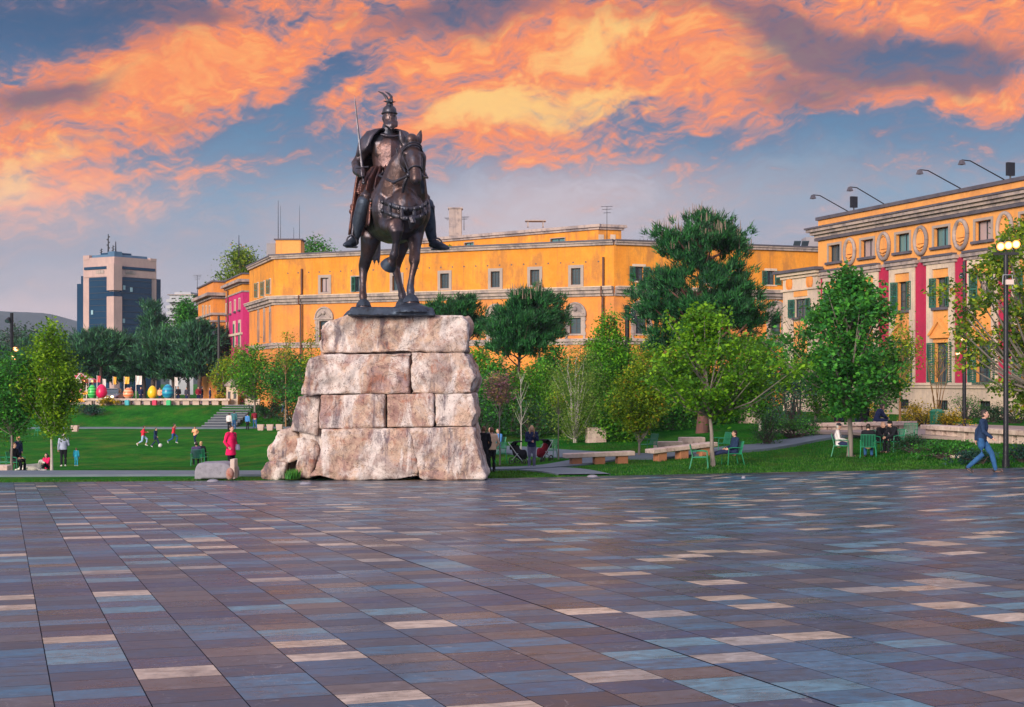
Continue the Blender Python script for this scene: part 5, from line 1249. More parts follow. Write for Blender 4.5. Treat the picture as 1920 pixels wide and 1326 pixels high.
M_CAND = pmat('pine candle', (.30, .22, .17), (.22, .17, .14), 3, .9)
def quads(name, Cn, A, B, mat, parent, org, tri=False):
    """leaf mesh from centres and half axes (numpy)"""
    n = len(Cn); Cn = Cn-np.array(org)
    if tri: v = np.stack([Cn-B, Cn+B, Cn+A*2], 1); k = 3
    else: v = np.stack([Cn-A, Cn+B, Cn+A, Cn-B], 1); k = 4
    v = v.reshape(-1, 3).astype(np.float32)
    me = bpy.data.meshes.new(name); me.vertices.add(n*k); me.vertices.foreach_set('co', v.ravel())
    me.loops.add(n*k); me.loops.foreach_set('vertex_index', np.arange(n*k, dtype=np.int32))
    me.polygons.add(n); me.polygons.foreach_set('loop_start', np.arange(0, n*k, k, dtype=np.int32))
    try: me.polygons.foreach_set('loop_total', np.full(n, k, dtype=np.int32))
    except Exception: pass
    me.materials.append(mat); me.update(calc_edges=True); me.validate()
    return link_mesh(name, me, parent)
def unit(n, rng):
    v = rng.normal(size=(n, 3)); return v/np.linalg.norm(v, axis=1)[:, None]
def leafcloud(cent, dirs, rng, n, rc, L, size, asp=.5, up=.35):
    """n leaves about each shoot: spread along dirs*L with gaussian radius rc"""
    m = len(cent); idx = np.repeat(np.arange(m), n); k = m*n
    s = rng.uniform(-.5, .5, k)[:, None]
    P = cent[idx]+dirs[idx]*s*L+rng.normal(size=(k, 3))*rc*np.array([1, 1, .8])
    nrm = unit(k, rng); nrm[:, 2] = np.abs(nrm[:, 2])+up; nrm /= np.linalg.norm(nrm, axis=1)[:, None]
    a = np.cross(nrm, unit(k, rng)); a /= np.linalg.norm(a, axis=1)[:, None]+1e-9
    b = np.cross(nrm, a); sz = size*rng.uniform(.6, 1.35, k)[:, None]
    return P, a*sz*.5, b*sz*.5*asp
SHAPES = {
    'round': lambda q: math.sin(PI*min(1, max(0, q))**.85)**.6,
    'oval': lambda q: (math.sin(PI*min(1, q*.93+.07)))**.7,
    'egg': lambda q: max(0, 1-abs(q-.35)/.65)**.55 if q > .35 else (.45+.55*q/.35),
    'cone': lambda q: max(0, 1-q)**.75*.95+.05,
    'column': lambda q: min(1, q*6+.3)*max(0, 1-q**3)**.5,
    'vase': lambda q: (.3+.7*min(1, q*1.6))*(1-max(0, q-.75)**2*9),
    'pine': lambda q: (.72+1.1*q if q < .25 else 1.0-.62*(q-.25)/.75)*(1 if q < .85 else max(.05, 1-((q-.85)/.15)**2*.75)),
    'dome': lambda q: math.sqrt(max(0, 1-q*q))}
SWAP = []
def tree(name, label, base, H_, z0, R, shape='oval', ncl=90, nl=60, rc=.28, L=.5, leaf=.14, lm=L_BRIGHT, bm=M_BARK, tr=.09, lean=(0, 0), stems=1, seed=0, cat='tree', group=None, upw=.5, asp=.55, hollow=.45, limbs=34, ry=None, lob=.3, fork=None, spread=.25):
    rng = np.random.default_rng(seed+100); rr = random.Random(seed)
    base = Vector(base); th = thing(name, label, cat, base, group)
    top = base+Vector((lean[0], lean[1], H_)); f = SHAPES[shape]; zc0 = base.z+z0
    axis = lambda z: base+Vector((lean[0], lean[1], 0))*max(0, (z-base.z)/H_)**1.3+Vector((0, 0, z-base.z))
    C_, D_ = [], []
    i = 0; tr = float(tr)
    while len(C_) < ncl and i < ncl*30:
        i += 1; q = rr.random(); fr = f(q)
        if rr.random() > fr**1.2+.12: continue
        a = rr.uniform(0, 2*PI); lobe = 1+lob*noise.noise(Vector((math.cos(a)*1.3+seed, math.sin(a)*1.3, q*3+seed*.3)))*1.6
        r = fr*lobe*(rr.random()**hollow)
        z = zc0+q*(H_-z0)*(1+.04*noise.noise(Vector((a, seed, 0))))
        c = axis(min(z, top.z)); c = Vector((c.x+R*r*math.cos(a), c.y+(ry or R)*r*math.sin(a), z))
        d = Vector((math.cos(a)*r, math.sin(a)*r, upw+.2)).normalized(); C_.append(c); D_.append(d)
    mb = MB()
    zf = fork if fork else z0*.9
    for s in range(stems):
        if stems == 1:
            P = [axis(base.z+H_*k/8*.93)+Vector((rr.uniform(-1, 1), rr.uniform(-1, 1), 0))*tr*.35*min(k, 1) for k in range(9)]
            P[0] = base-Vector((0, 0, .12)); mb.tube(P, [tr*1.25]+[tr*(1-.11*k) for k in range(1, 9)], 9)
        else:
            a = 2*PI*s/stems+rr.random(); o = Vector((math.cos(a), math.sin(a), 0)); hh = H_*rr.uniform(.7, .95)
            P = [base-Vector((0, 0, .1))+o*tr*1.5]+[base+o*(tr*1.5+spread*R*(k/6)**1.2)+Vector((rr.uniform(-.05, .05), rr.uniform(-.05, .05), hh*k/6)) for k in range(1, 7)]
            mb.tube(P, [tr*(1-.13*k) for k in range(7)], 7)
    for c in (C_ if len(C_) <= limbs else rr.sample(C_, limbs)):
        p0 = axis(c.z); rad_ = math.hypot(c.x-p0.x, c.y-p0.y)
        zs = max(base.z+zf, c.z-rad_*(1.2+.5*rr.random())-.2); s_ = axis(min(zs, top.z-.1))
        md = s_.lerp(c, .5)+Vector((0, 0, -.08*rad_)); t = tr*.42
        mb.tube([s_, md, c, c+(c-md).normalized()*rc], [t, t*.6, t*.3, t*.12], 5, cap=False)
    mb.build('trunk', bm, th, sm=50)
    P, A, B = leafcloud(np.array([tuple(c) for c in C_]), np.array([tuple(d) for d in D_]), rng, nl, rc, L, leaf, asp)
    quads('crown', P, A, B, lm, th, base)
    return th
def pine(name, label, base, H_, z0, R, shape='egg', nt=220, blades=26, bl=.34, bw=.035, lm=L_PINE, bm=M_BARKR, tr=.22, lean=(0, 0), seed=0, group=None, candles=0, cat='tree', flat=.0, lob=.35, hollow=.35, tuft=.22, limbs=40, ry=None, fork=None, sub=7, clump=.34):
    """pine: limbs ending in tufts of needles that point up and outward, with pale candles at the top"""
    rng = np.random.default_rng(seed+300); rr = random.Random(seed+9); base = Vector(base); th = thing(name, label, cat, base, group)
    f = SHAPES[shape]; axis = lambda z: base+Vector((lean[0], lean[1], 0))*max(0, (z-base.z)/H_)**1.3+Vector((0, 0, z-base.z))
    C_, D_ = [], []; i = 0
    while len(C_) < nt and i < nt*40:
        i += 1; q = rr.random(); fr = f(q)
        if rr.random() > fr+.1: continue
        a = rr.uniform(0, 2*PI); lobe = 1+lob*1.7*noise.noise(Vector((math.cos(a)*1.5+seed*2.1, math.sin(a)*1.5, q*4.2+seed)))
        if noise.noise(Vector((math.cos(a)*2.2+seed, math.sin(a)*2.2, q*6+seed))) < -.32: continue
        r = fr*lobe*rr.random()**hollow; z = base.z+z0+q*(H_-z0); c = axis(z)
        c = Vector((c.x+R*r*math.cos(a), c.y+(ry or R)*r*math.sin(a), z)); C_.append(c); D_.append(Vector((math.cos(a)*r*.8, math.sin(a)*r*.8, .75+.4*q)).normalized())
    mb = MB(); P = [axis(base.z+H_*.9*k/8)+Vector((rr.uniform(-1, 1), rr.uniform(-1, 1), 0))*tr*.3*min(k, 1) for k in range(9)]; P[0] = base-Vector((0, 0, .2))
    mb.tube(P, [tr*1.2]+[tr*(1-.1*k) for k in range(1, 9)], 10)
    for c in rr.sample(C_, min(limbs, len(C_))):
        p0 = axis(c.z); rd = math.hypot(c.x-p0.x, c.y-p0.y); s_ = axis(max(base.z+(fork or z0*.85), c.z-rd*.55-.1)); md = s_.lerp(c, .55)+Vector((0, 0, -.1*rd))
        mb.tube([s_, md, c], [tr*.32, tr*.2, tr*.08], 5, cap=False)
    mb.build('trunk', bm, th, sm=50)
    CC, DD = [], []
    for c, d in zip(C_, D_):
        for t in range(sub):
            o = Vector((rr.gauss(0, 1), rr.gauss(0, 1), rr.gauss(0, .45)))*clump
            CC.append(tuple(c+o)); DD.append(tuple((d+o*.5/max(clump, .01)*.6).normalized()))
    cen = np.array(CC); dr_ = np.array(DD); m = len(cen)
    idx = np.repeat(np.arange(m), blades); k = len(idx)
    st = cen[idx]+rng.normal(size=(k, 3))*tuft+dr_[idx]*rng.uniform(-.3, .5, k)[:, None]*tuft*1.6
    d = dr_[idx]*.9+unit(k, rng)*.75; d[:, 2] += .25; d /= np.linalg.norm(d, axis=1)[:, None]
    ln = bl*rng.uniform(.6, 1.2, k)[:, None]; b = np.cross(d, unit(k, rng)); b /= np.linalg.norm(b, axis=1)[:, None]+1e-9
    quads('crown', st, d*ln*.5, b*bw, lm, th, base, tri=True)
    if candles:
        order = rng.choice(np.argsort(-(cen[:, 2]+rng.uniform(0, (H_-z0)*.18, m)))[:candles*6], candles, replace=False); mb = MB()
        for j in order:
            for t in range(rr.randint(2, 4)):
                c = Vector(cen[j])+Vector((rr.uniform(-.25, .25), rr.uniform(-.25, .25), .15)); mb.tube([c, c+Vector((rr.uniform(-.04, .04), 0, rr.uniform(.3, .62)))], [.028, .008], 4)
        o = mb.build('candle_shoots', M_CAND, th); o['kind'] = 'stuff'
    return th
def shrub(name, label, base, rx, ry, h, n=900, leaf=.12, lm=L_DARK, seed=0, group=None, asp=.5, cat='shrub', stemmy=True):
    rng = np.random.default_rng(seed+700); rr = random.Random(seed); base = Vector(base); th = thing(name, label, cat, base, group); C_ = []; D_ = []
    for i in range(max(6, n//40)):
        a = rr.uniform(0, 2*PI); q = rr.random()**.7; lobe = 1+.45*noise.noise(Vector((math.cos(a)*1.6+seed, math.sin(a)*1.6, q*2)))
        r = math.sqrt(max(0, 1-q*q*.9))*lobe*rr.random()**.4
        C_.append((base.x+rx*r*math.cos(a)*.85, base.y+ry*r*math.sin(a)*.85, base.z+h*(.12+.8*q*lobe))); D_.append((math.cos(a)*.5, math.sin(a)*.5, .8))
    mb = MB()
    for c in C_[:24]: mb.tube([base+Vector((rr.uniform(-.1, .1)*rx, rr.uniform(-.1, .1)*ry, -.05)), base.lerp(Vector(c), .6)+Vector((0, 0, .05)), Vector(c)], [.03, .02, .008], 4, cap=False)
    mb.build('stems', M_BARKD, th)
    P, A, B = leafcloud(np.array(C_), np.array(D_), rng, 40, min(rx, h)*.2, h*.2, leaf, asp); P[:, 2] = np.maximum(P[:, 2], base.z+.02)
    quads('foliage', P, A, B, lm, th, base); return th
zpx = lambda py, Y: EYE+(HY-py)/F*Y
def T(px, Y, ytop, ybot, **k):
    """tree placed by its foot: height and crown start from the picture rows at that distance"""
    b = gpt(px, Y); H_ = zpx(ytop, Y)-b.z; z0 = zpx(ybot, Y)-b.z
    return dict(base=b, H_=H_, z0=z0, **k)
m_ = lambda p, Y: p*Y/F      # picture pixels -> metres
# --- foreground trees right of the pedestal
tree('maple_tree', 'full rich green maple with a straight grey trunk beside the seated men on green chairs', **T(1593, 54, 508, 772, R=m_(112, 54), shape='egg', ncl=190, nl=95, rc=.2, L=.55, leaf=.17, lm=L_MAPLE, tr=.105, seed=3, limbs=90, lob=.75, fork=.0+2.0, hollow=.5, asp=.7))
tree('lime_tree', 'light green young tree whose thin trunk stands beside the lone seated person by the bench', **T(1338, 52.0, 588, 772, R=m_(124, 52), shape='round', ncl=150, nl=92, rc=.19, L=.6, leaf=.155, lm=L_LIME2, tr=.085, lean=(-.5, 0), seed=4, limbs=80, lob=.62, hollow=.5, asp=.65))
b = gpt(1965, 50)
tree('plane_tree', 'large olive green tree with drooping outer boughs cut by the right edge', base=b, H_=zpx(372, 50)-b.z, z0=zpx(772, 50)-b.z, R=m_(165, 50), shape='oval', ncl=200, nl=85, rc=.2, L=.5, leaf=.165, lm=L_OLIVE, tr=.16, seed=8, limbs=110, lob=.75, hollow=.55, asp=.7, fork=1.8)
# --- pines
pine('black_pine', 'tall dark pine with pale upright candles at its top, right of centre', **T(1316, 73, 402, 655, R=m_(118, 73), shape='pine', nt=150, blades=30, bl=.34, bw=.028, tr=.3, seed=5, candles=62, lob=.42, hollow=.34, tuft=.09, limbs=70, sub=13, clump=.42))
pine('stone_pine', 'rounded blue green pine on a thin dark trunk, just right of the pedestal', **T(962, 80, 556, 668, R=m_(66, 80), shape='round', nt=70, blades=30, bl=.32, bw=.028, sub=11, clump=.3, tr=.15, seed=6, lean=(.75, 0), lob=.35, bm=M_BARKD, candles=10, tuft=.09))
pine('stone_pine', 'rounded bright green pine peeping out behind the blue green one', **T(1012, 92, 542, 640, R=m_(46, 92), shape='round', nt=48, blades=28, bl=.32, bw=.03, sub=10, clump=.3, tr=.15, seed=16, lob=.3, bm=M_BARKD, lm=L_PINE, tuft=.09))
pine('umbrella_pine', 'low flat topped pine directly behind the right shoulder of the pedestal', **T(852, 88, 562, 625, R=m_(60, 88), shape='dome', nt=60, blades=30, bl=.32, bw=.03, sub=10, clump=.34, tr=.15, seed=7, bm=M_BARKD, lob=.35, tuft=.09))
# --- mixed young trees in the garden, centre right
G_ = 'young garden trees behind the benches'
tree('cherry_tree', 'small slender tree with pink blossom beside the right edge of the pedestal', **T(937, 57, 700, 752, R=m_(27, 57), shape='round', ncl=40, nl=34, rc=.13, L=.25, leaf=.11, lm=L_PINK, tr=.035, seed=21, fork=1.1, limbs=30))
tree('birch_sapling', 'thin pale bare stemmed sapling between the pink tree and the woman in grey trousers', **T(977, 62, 690, 790, R=m_(20, 62), shape='column', ncl=14, nl=16, rc=.12, L=.3, leaf=.1, lm=L_WILL, bm=M_BARKP, tr=.035, seed=22, group=G_))
tree('hornbeam', 'dense upright green tree behind the pink blossom tree', **T(1012, 78, 690, 800, R=m_(56, 78), shape='column', ncl=120, nl=75, rc=.32, L=.6, leaf=.16, lm=L_BRIGHT, tr=.07, seed=23, group=G_))
tree('willow_tree', 'feathery pale yellow green tree left of the tall leafy one, behind the first bench', **T(1078, 70, 650, 825, R=m_(62, 70), shape='oval', ncl=165, nl=62, rc=.25, L=.7, leaf=.12, lm=L_WILL, bm=M_BARKP, tr=.045, stems=4, seed=24, group=G_, asp=.35))
tree('poplar_tree', 'tall narrow leafy tree with pointed shoots in the middle of the garden', **T(1142, 75, 598, 790, R=m_(48, 75), shape='egg', ncl=180, nl=75, rc=.2, L=.9, leaf=.15, lm=L_BRIGHT, tr=.07, seed=25, group=G_, upw=1.4))
tree('golden_tree', 'yellow leaved small tree left of the light green one near the second bench', **T(1198, 60, 690, 800, R=m_(50, 60), shape='egg', ncl=165, nl=72, rc=.2, L=.45, leaf=.13, lm=L_YELGR, tr=.05, seed=26, group=G_, fork=.5))
tree('golden_tree', 'tall yellow flushed tree seen behind the light green one, against the ochre facade', **T(1222, 84, 640, 770, R=m_(44, 84), shape='oval', ncl=120, nl=62, rc=.28, L=.6, leaf=.16, lm=L_YELGR, tr=.06, seed=27, group=G_))
tree('orange_sapling', 'slim sapling with orange tipped leaves behind the pushchair', **T(1047, 60, 735, 768, R=m_(20, 60), shape='round', ncl=18, nl=24, rc=.12, L=.25, leaf=.1, lm=L_YELGR, tr=.032, seed=28, group=G_))
tree('hornbeam', 'dark green bushy tree filling the gap behind the first bench', **T(1110, 82, 680, 815, R=m_(60, 82), shape='oval', ncl=165, nl=68, rc=.34, L=.6, leaf=.17, lm=L_MAPLE, tr=.07, seed=29, group=G_))
tree('hornbeam', 'bushy green tree on the slope left of the tall dark pine', **T(1262, 78, 690, 815, R=m_(46, 78), shape='oval', ncl=135, nl=68, rc=.32, L=.6, leaf=.17, lm=L_MAPLE, tr=.07, seed=30, group=G_))
tree('hornbeam', 'green tree directly right of the pedestal, behind the seated group', **T(905, 84, 650, 800, R=m_(40, 84), shape='oval', ncl=135, nl=68, rc=.3, L=.6, leaf=.16, lm=L_BRIGHT, tr=.06, seed=31, group=G_))
tree('elm_tree', 'green tree right of the tall pine, in front of the cream portal', **T(1425, 72, 640, 780, R=m_(58, 72), shape='round', ncl=165, nl=68, rc=.3, L=.5, leaf=.16, lm=L_BRIGHT, tr=.07, seed=32, group=G_, bm=M_BARKP))
for px, Y, yt, yb, R_, lm_, sd, lab in ((1175, 88, 640, 800, 44, L_BRIGHT, 151, 'pale green tree in the gap between the poplar and the tall pine'), (1040, 90, 650, 800, 42, L_MAPLE, 152, 'deep green tree behind the pale willowy one'), (930, 76, 690, 815, 34, L_MAPLE, 153, 'low green tree behind the pink blossom, nearest the pedestal'), (1165, 70, 740, 822, 34, L_BRIGHT, 154, 'low bright tree behind the right end of the first bench'), (1060, 77, 735, 822, 40, L_BRIGHT, 155, 'low spreading tree just behind the travertine block'), (1285, 86, 660, 800, 40, L_YELGR, 156, 'yellowish tree at the left foot of the tall pine'), (1370, 80, 690, 800, 48, L_MAPLE, 157, 'dark leafy tree at the right foot of the tall pine'), (1120, 95, 640, 780, 46, L_WILL, 158, 'pale feathery tree far back against the ochre wall'), (960, 96, 690, 800, 44, L_BRIGHT, 159, 'far tree seen around the thin dark pine trunk')):
    tree('garden_tree', lab, **T(px, Y, yt, yb, R=m_(R_, Y), shape='oval', ncl=120, nl=66, rc=.28, L=.7, leaf=.19, lm=lm_, tr=.07, seed=sd, group=G_, lob=.6, upw=.9))
shrub('blue_shrub', 'tall dark blue green shrub right of the clipped ball bush', gpt(1482, 66), m_(55, 66), 1.0, m_(130, 66), 2600, .12, L_BLUE, 41)
shrub('ball_bush', 'round clipped dark green bush beside the garden path', gpt(1438, 62), m_(33, 62), .75, m_(66, 62), 2200, .085, L_DARK, 42)
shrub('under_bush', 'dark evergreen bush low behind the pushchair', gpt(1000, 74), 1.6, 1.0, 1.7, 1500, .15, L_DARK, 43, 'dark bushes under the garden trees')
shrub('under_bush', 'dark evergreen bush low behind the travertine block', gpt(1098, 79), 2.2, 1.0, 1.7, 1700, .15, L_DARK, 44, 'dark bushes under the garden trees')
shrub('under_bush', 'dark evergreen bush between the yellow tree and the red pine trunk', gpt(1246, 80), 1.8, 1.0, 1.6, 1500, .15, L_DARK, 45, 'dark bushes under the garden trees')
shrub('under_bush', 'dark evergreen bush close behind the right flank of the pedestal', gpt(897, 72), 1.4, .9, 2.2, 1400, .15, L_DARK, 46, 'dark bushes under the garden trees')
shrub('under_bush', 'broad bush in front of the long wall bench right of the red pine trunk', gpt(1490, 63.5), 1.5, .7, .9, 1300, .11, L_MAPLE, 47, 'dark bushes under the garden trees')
# --- smaller trees by the right-hand building
tree('amber_tree', 'slender tree with amber leaves and a tan trunk between the maple and the crimson stripes', **T(1688, 68, 590, 720, R=m_(30, 68), shape='oval', ncl=50, nl=34, rc=.22, L=.4, leaf=.14, lm=L_YELGR, bm=M_TWIG, tr=.06, seed=51))
tree('bare_tree', 'nearly leafless multi stemmed young tree against the cream basement', **T(1758, 76, 650, 700, R=m_(42, 76), shape='vase', ncl=24, nl=8, rc=.2, L=.4, leaf=.12, lm=L_YELGR, bm=M_TWIG, tr=.035, stems=6, seed=52, limbs=24, spread=.5))
tree('bare_tree', 'leafless twiggy tree in front of the cream portal at the end of the striped building', **T(1498, 92, 560, 660, R=m_(34, 92), shape='vase', ncl=26, nl=2, rc=.2, L=.4, leaf=.1, lm=L_YELGR, bm=M_BARKD, tr=.05, stems=4, seed=53, limbs=26, spread=.5))
tree('street_tree', 'bushy green tree behind the maple, near the men on the wall bench', **T(1655, 72, 650, 765, R=m_(40, 72), shape='round', ncl=70, nl=50, rc=.28, L=.5, leaf=.16, lm=L_MAPLE, tr=.08, seed=54))
tree('street_tree', 'low leafy tree left of the maple trunk, in front of the wall bench', **T(1530, 70, 640, 775, R=m_(36, 70), shape='oval', ncl=70, nl=50, rc=.28, L=.5, leaf=.16, lm=L_BRIGHT, tr=.07, seed=55))
for px, Y, rx, h, lab, lm_, sd in ((1735, 66, 1.0, .95, 'yellow flowering bush at the left end of the flower bed below the crimson stripes', L_GOLD, 61), (1780, 64, .9, .8, 'yellow flowering bush beside the green litter bin', L_GOLD, 62), (1716, 72, .8, 1.0, 'taller yellow flowering bush against the cream basement', L_GOLD, 63), (1812, 78, 1.2, 1.3, 'round green bush under the black lamp post near the striped building', L_MAPLE, 64), (1860, 74, 1.6, .8, 'low dark shrub hedge behind the walking man', L_DARK, 65), (1905, 72, 1.6, .9, 'dark shrub at the right edge below the building', L_DARK, 66), (1775, 50, 1.6, .55, 'long low green planting in front of the right hand wall bench', L_MAPLE, 67), (1720, 52.5, 1.1, .6, 'low clump of plants behind the rightmost seated man', L_DARK, 68), (1835, 46.3, 1.1, .45, 'grey green clump behind the legs of the walking man', L_BLUE, 69), (1915, 45.6, .8, .5, 'grey green clump right of the tall lamp post foot', L_BLUE, 70), (1530, 66, 1.4, .6, 'low shrubs left of the maple beside the garden path', L_DARK, 71), (1575, 80, 1.0, 1.0, 'orange yellow bush glowing behind the men on the wall bench', L_GOLD, 72), (1640, 82, .9, .9, 'yellow bush between the men on the wall bench', L_GOLD, 73)):
    shrub('flower_bush' if lm_ is L_GOLD else 'garden_bush', lab, gpt(px, Y), rx, .6, h, int(700+500*rx), .10, lm_, sd, 'bushes by the striped building')
# --- left: trees on the lawn
tree('lawn_tree', 'yellow green young tree with upright shoots and a pale trunk, left on the lawn', **T(97, 62, 620, 800, R=m_(55, 62), shape='egg', ncl=150, nl=105, rc=.15, L=1.25, leaf=.145, lm=L_LIME, tr=.06, bm=M_BARKP, seed=81, upw=2.2, limbs=60, lob=.5, fork=1.6))
tree('lawn_tree', 'darker green young tree at the left edge, its grey trunk beside the seated couple', **T(22, 62, 665, 812, R=m_(52, 62), shape='oval', ncl=120, nl=65, rc=.24, L=.5, leaf=.145, lm=L_MAPLE, tr=.06, seed=82, upw=.9, fork=1.6))
tree('lawn_tree', 'leafy tree just outside the left edge with boughs reaching in', **T(-45, 63, 690, 850, R=m_(52, 63), shape='oval', ncl=100, nl=60, rc=.22, L=.5, leaf=.14, lm=L_LIME, tr=.06, seed=83))
tree('promenade_tree', 'green round tree on the slope above the three square planters', **T(477, 128, 652, 745, R=m_(42, 128), shape='round', ncl=90, nl=60, rc=.38, L=.7, leaf=.24, lm=L_BRIGHT, tr=.12, seed=84))
tree('promenade_tree', 'bushy tree between the slope tree and the pedestal, behind the stooping man', **T(535, 126, 660, 752, R=m_(38, 126), shape='round', ncl=80, nl=55, rc=.38, L=.7, leaf=.24, lm=L_MAPLE, tr=.12, seed=85))
tree('promenade_tree', 'dark leafy tree touching the left shoulder of the pedestal', **T(575, 124, 670, 765, R=m_(34, 124), shape='oval', ncl=70, nl=55, rc=.38, L=.7, leaf=.24, lm=L_MAPLE, tr=.12, seed=86))
tree('golden_sapling', 'small yellow green tree in front of the magenta wall', **T(447, 142, 655, 730, R=m_(22, 142), shape='oval', ncl=50, nl=45, rc=.35, L=.7, leaf=.24, lm=L_YELGR, tr=.1, seed=87))
tree('golden_sapling', 'wispy yellow tree before the lower ochre facade, left of the pedestal', **T(583, 122, 612, 720, R=m_(18, 122), shape='column', ncl=34, nl=24, rc=.3, L=.7, leaf=.2, lm=L_YELGR, bm=M_TWIG, tr=.07, seed=88))
tree('golden_sapling', 'thin twiggy yellow tree at the ochre building corner', **T(536, 124, 626, 700, R=m_(20, 124), shape='vase', ncl=34, nl=14, rc=.3, L=.6, leaf=.2, lm=L_YELGR, bm=M_TWIG, tr=.06, seed=89))
tree('golden_sapling', 'yellow leaved tree beside the black lamp post left of the steps', **T(420, 143, 676, 738, R=m_(22, 143), shape='oval', ncl=50, nl=40, rc=.36, L=.6, leaf=.24, lm=L_YELGR, tr=.1, seed=90))
for px, Y, rx, h, lab, lm_, sd in ((545, 126, 2.6, 2.2, 'dark thicket on the slope left of the pedestal', L_DARK, 101), (500, 130, 2.2, 1.3, 'dark low bush behind the slope tree', L_DARK, 102), (425, 141, 1.8, .9, 'yellow flowering bush by the small kiosk', L_GOLD, 103), (470, 140, 1.6, 1.0, 'bright yellow bush behind the upper bench by the steps', L_GOLD, 104), (170, 131, 1.6, .9, 'grey green bush at the left top of the far grass bank', L_BLUE, 105), (203, 136, 1.0, .7, 'yellow flowers at the top of the far grass bank', L_GOLD, 106)):
    shrub('slope_bush', lab, gpt(px, Y), rx, 1.0, h, int(600+300*rx), .2, lm_, sd, 'bushes on the far slope')
# --- far dark pines on the left and trees over the roofs
FP_ = 'dark pines on the far promenade'
for px, Y, yt, yb, R_, shp, nt, lab, sd in ((190, 172, 628, 676, 62, 'dome', 190, 'broad flat topped dark pine in front of the glass tower', 111), (270, 185, 640, 702, 58, 'oval', 150, 'dark pine right of the flat topped one', 112), (325, 165, 626, 706, 58, 'round', 170, 'dense dark pine in front of the small apartment block', 113), (375, 160, 606, 700, 34, 'oval', 110, 'dark pine touching the orange corner of the magenta building', 114), (130, 200, 660, 730, 46, 'round', 120, 'dark pine left of the glass tower foot', 115), (60, 210, 640, 730, 70, 'round', 150, 'dark pine behind the left lawn trees', 116), (-20, 205, 655, 730, 60, 'round', 130, 'dark pine at the left edge far behind', 117), (235, 205, 650, 712, 46, 'oval', 120, 'dark pine between the two nearer pines', 118)):
    pine('promenade_pine', lab, **T(px, Y, yt, yb, R=m_(R_, Y), shape=shp, nt=nt, blades=14, bl=.7, bw=.075, lm=L_PINF, bm=M_BARKD, tr=.3, seed=sd, group=FP_, tuft=.2, lob=.55, sub=9, clump=.62, limbs=30))
pine('cedar_tree', 'tall layered dark cedar beside the glass tower', **T(287, 195, 566, 690, R=m_(42, 195), shape='cone', nt=90, blades=14, bl=.7, bw=.075, lm=L_PINF, bm=M_BARKD, tr=.35, seed=119, tuft=.2, sub=9, clump=.7, lob=.9, hollow=.3))
tree('poplar_tree', 'mid green tree in front of the pale apartment block', **T(352, 190, 566, 680, R=m_(32, 190), shape='egg', ncl=135, nl=75, rc=.6, L=1.2, leaf=.4, lm=L_MAPLE, tr=.25, seed=120))
tree('roof_tree', 'green tree rising behind the roof of the magenta building', **T(456, 190, 470, 560, R=m_(46, 190), shape='dome', ncl=110, nl=60, rc=.6, L=1.0, leaf=.36, lm=L_OLIVE, tr=.3, seed=121))
tree('roof_tree', 'green tree rising behind the roof hut of the ochre building', **T(592, 180, 450, 520, R=m_(36, 180), shape='dome', ncl=70, nl=60, rc=.5, L=.9, leaf=.34, lm=L_MAPLE, tr=.3, seed=122))
for px, h, lab in ((806, 1.3, 'small roof plant nearest the rider on the ochre building terrace'), (838, 1.35, 'middle roof plant on the ochre building terrace'), (866, 1.3, 'roof plant right of the middle one, by the dark penthouse window')):
    b = at(px, 471, 136.5); shrub('roof_plant', lab, Vector((b.x, b.y, zR-.1)), .6, .5, h+.25, 300, .22, L_YELGR, px, 'potted plants on the roof terrace')
for i, (px, Y, R_, yt) in enumerate(((104, 420, 50, 616), (40, 430, 56, 608), (-60, 430, 70, 612), (150, 460, 30, 632))):
    tree('hill_tree', ('broad tree on the rise left of the tower', 'darker tree mass at the foot of the hill', 'tree at the left frame edge under the hill', 'small tree at the tower foot')[i], **T(px, Y, yt, 710, R=m_(R_, Y), shape='dome', ncl=60, nl=50, rc=1.5, L=2.4, leaf=1.0, lm=L_DARK if i % 2 else L_PINF, tr=.5, seed=130+i, group='trees at the foot of the hill'))
# --- grass tufts along the plaza edge and round the trunks
rng = np.random.default_rng(77); st = []
for i in range(5200):
    p = rng.uniform(-60, 1990); Y = edgeY(p)+.05+abs(rng.normal())*.5; st.append(tuple(gpt(p, Y)))
for px, Y in ((1593, 54), (1338, 52), (94, 62), (22, 62), (1198, 60), (937, 57)):
    c = gpt(px, Y)
    for i in range(260): a = rng.uniform(0, 6.28); r = abs(rng.normal())*.4; st.append((c.x+r*math.cos(a), c.y+r*math.sin(a), tz(c.x, c.y)))
for i in range(42000):
    p = rng.uniform(860, 1990); Y = edgeY(p)+rng.uniform(.1, 20); st.append(tuple(gpt(p, Y)))
st = [q for q in st if not on_path(q[0], q[1])]
st = [q for q in st if not (480 < CX+F*q[0]/q[1] < 915 and q[1] < 52)]
st = np.array(st); k = len(st); d = unit(k, rng)*.35; d[:, 2] = 1; d /= np.linalg.norm(d, axis=1)[:, None]; ln = rng.uniform(.03, .095, k)[:, None]; b = np.cross(d, unit(k, rng)); b /= np.linalg.norm(b, axis=1)[:, None]
o = quads('grass_tufts', st, d*ln*.5, b*.013, L_GRASS, None, (0, 0, 0), tri=True); tag(o, 'short grass blades along the paving edge and lawn', 'grass', kind='stuff')
sd_ = []
for i in range(260):
    a = rng.uniform(0, 6.28); r = rng.random()**.5; sd_.append(tuple(at(548+14*r*math.cos(a), 897, 45.0)+Vector((0, r*math.sin(a)*.4, 0))))
sd_ = np.array(sd_); k = len(sd_); d = unit(k, rng)*.3; d[:, 2] = 1; ln = rng.uniform(.10, .34, k)[:, None]; b = np.cross(d, unit(k, rng)); b /= np.linalg.norm(b, axis=1)[:, None]
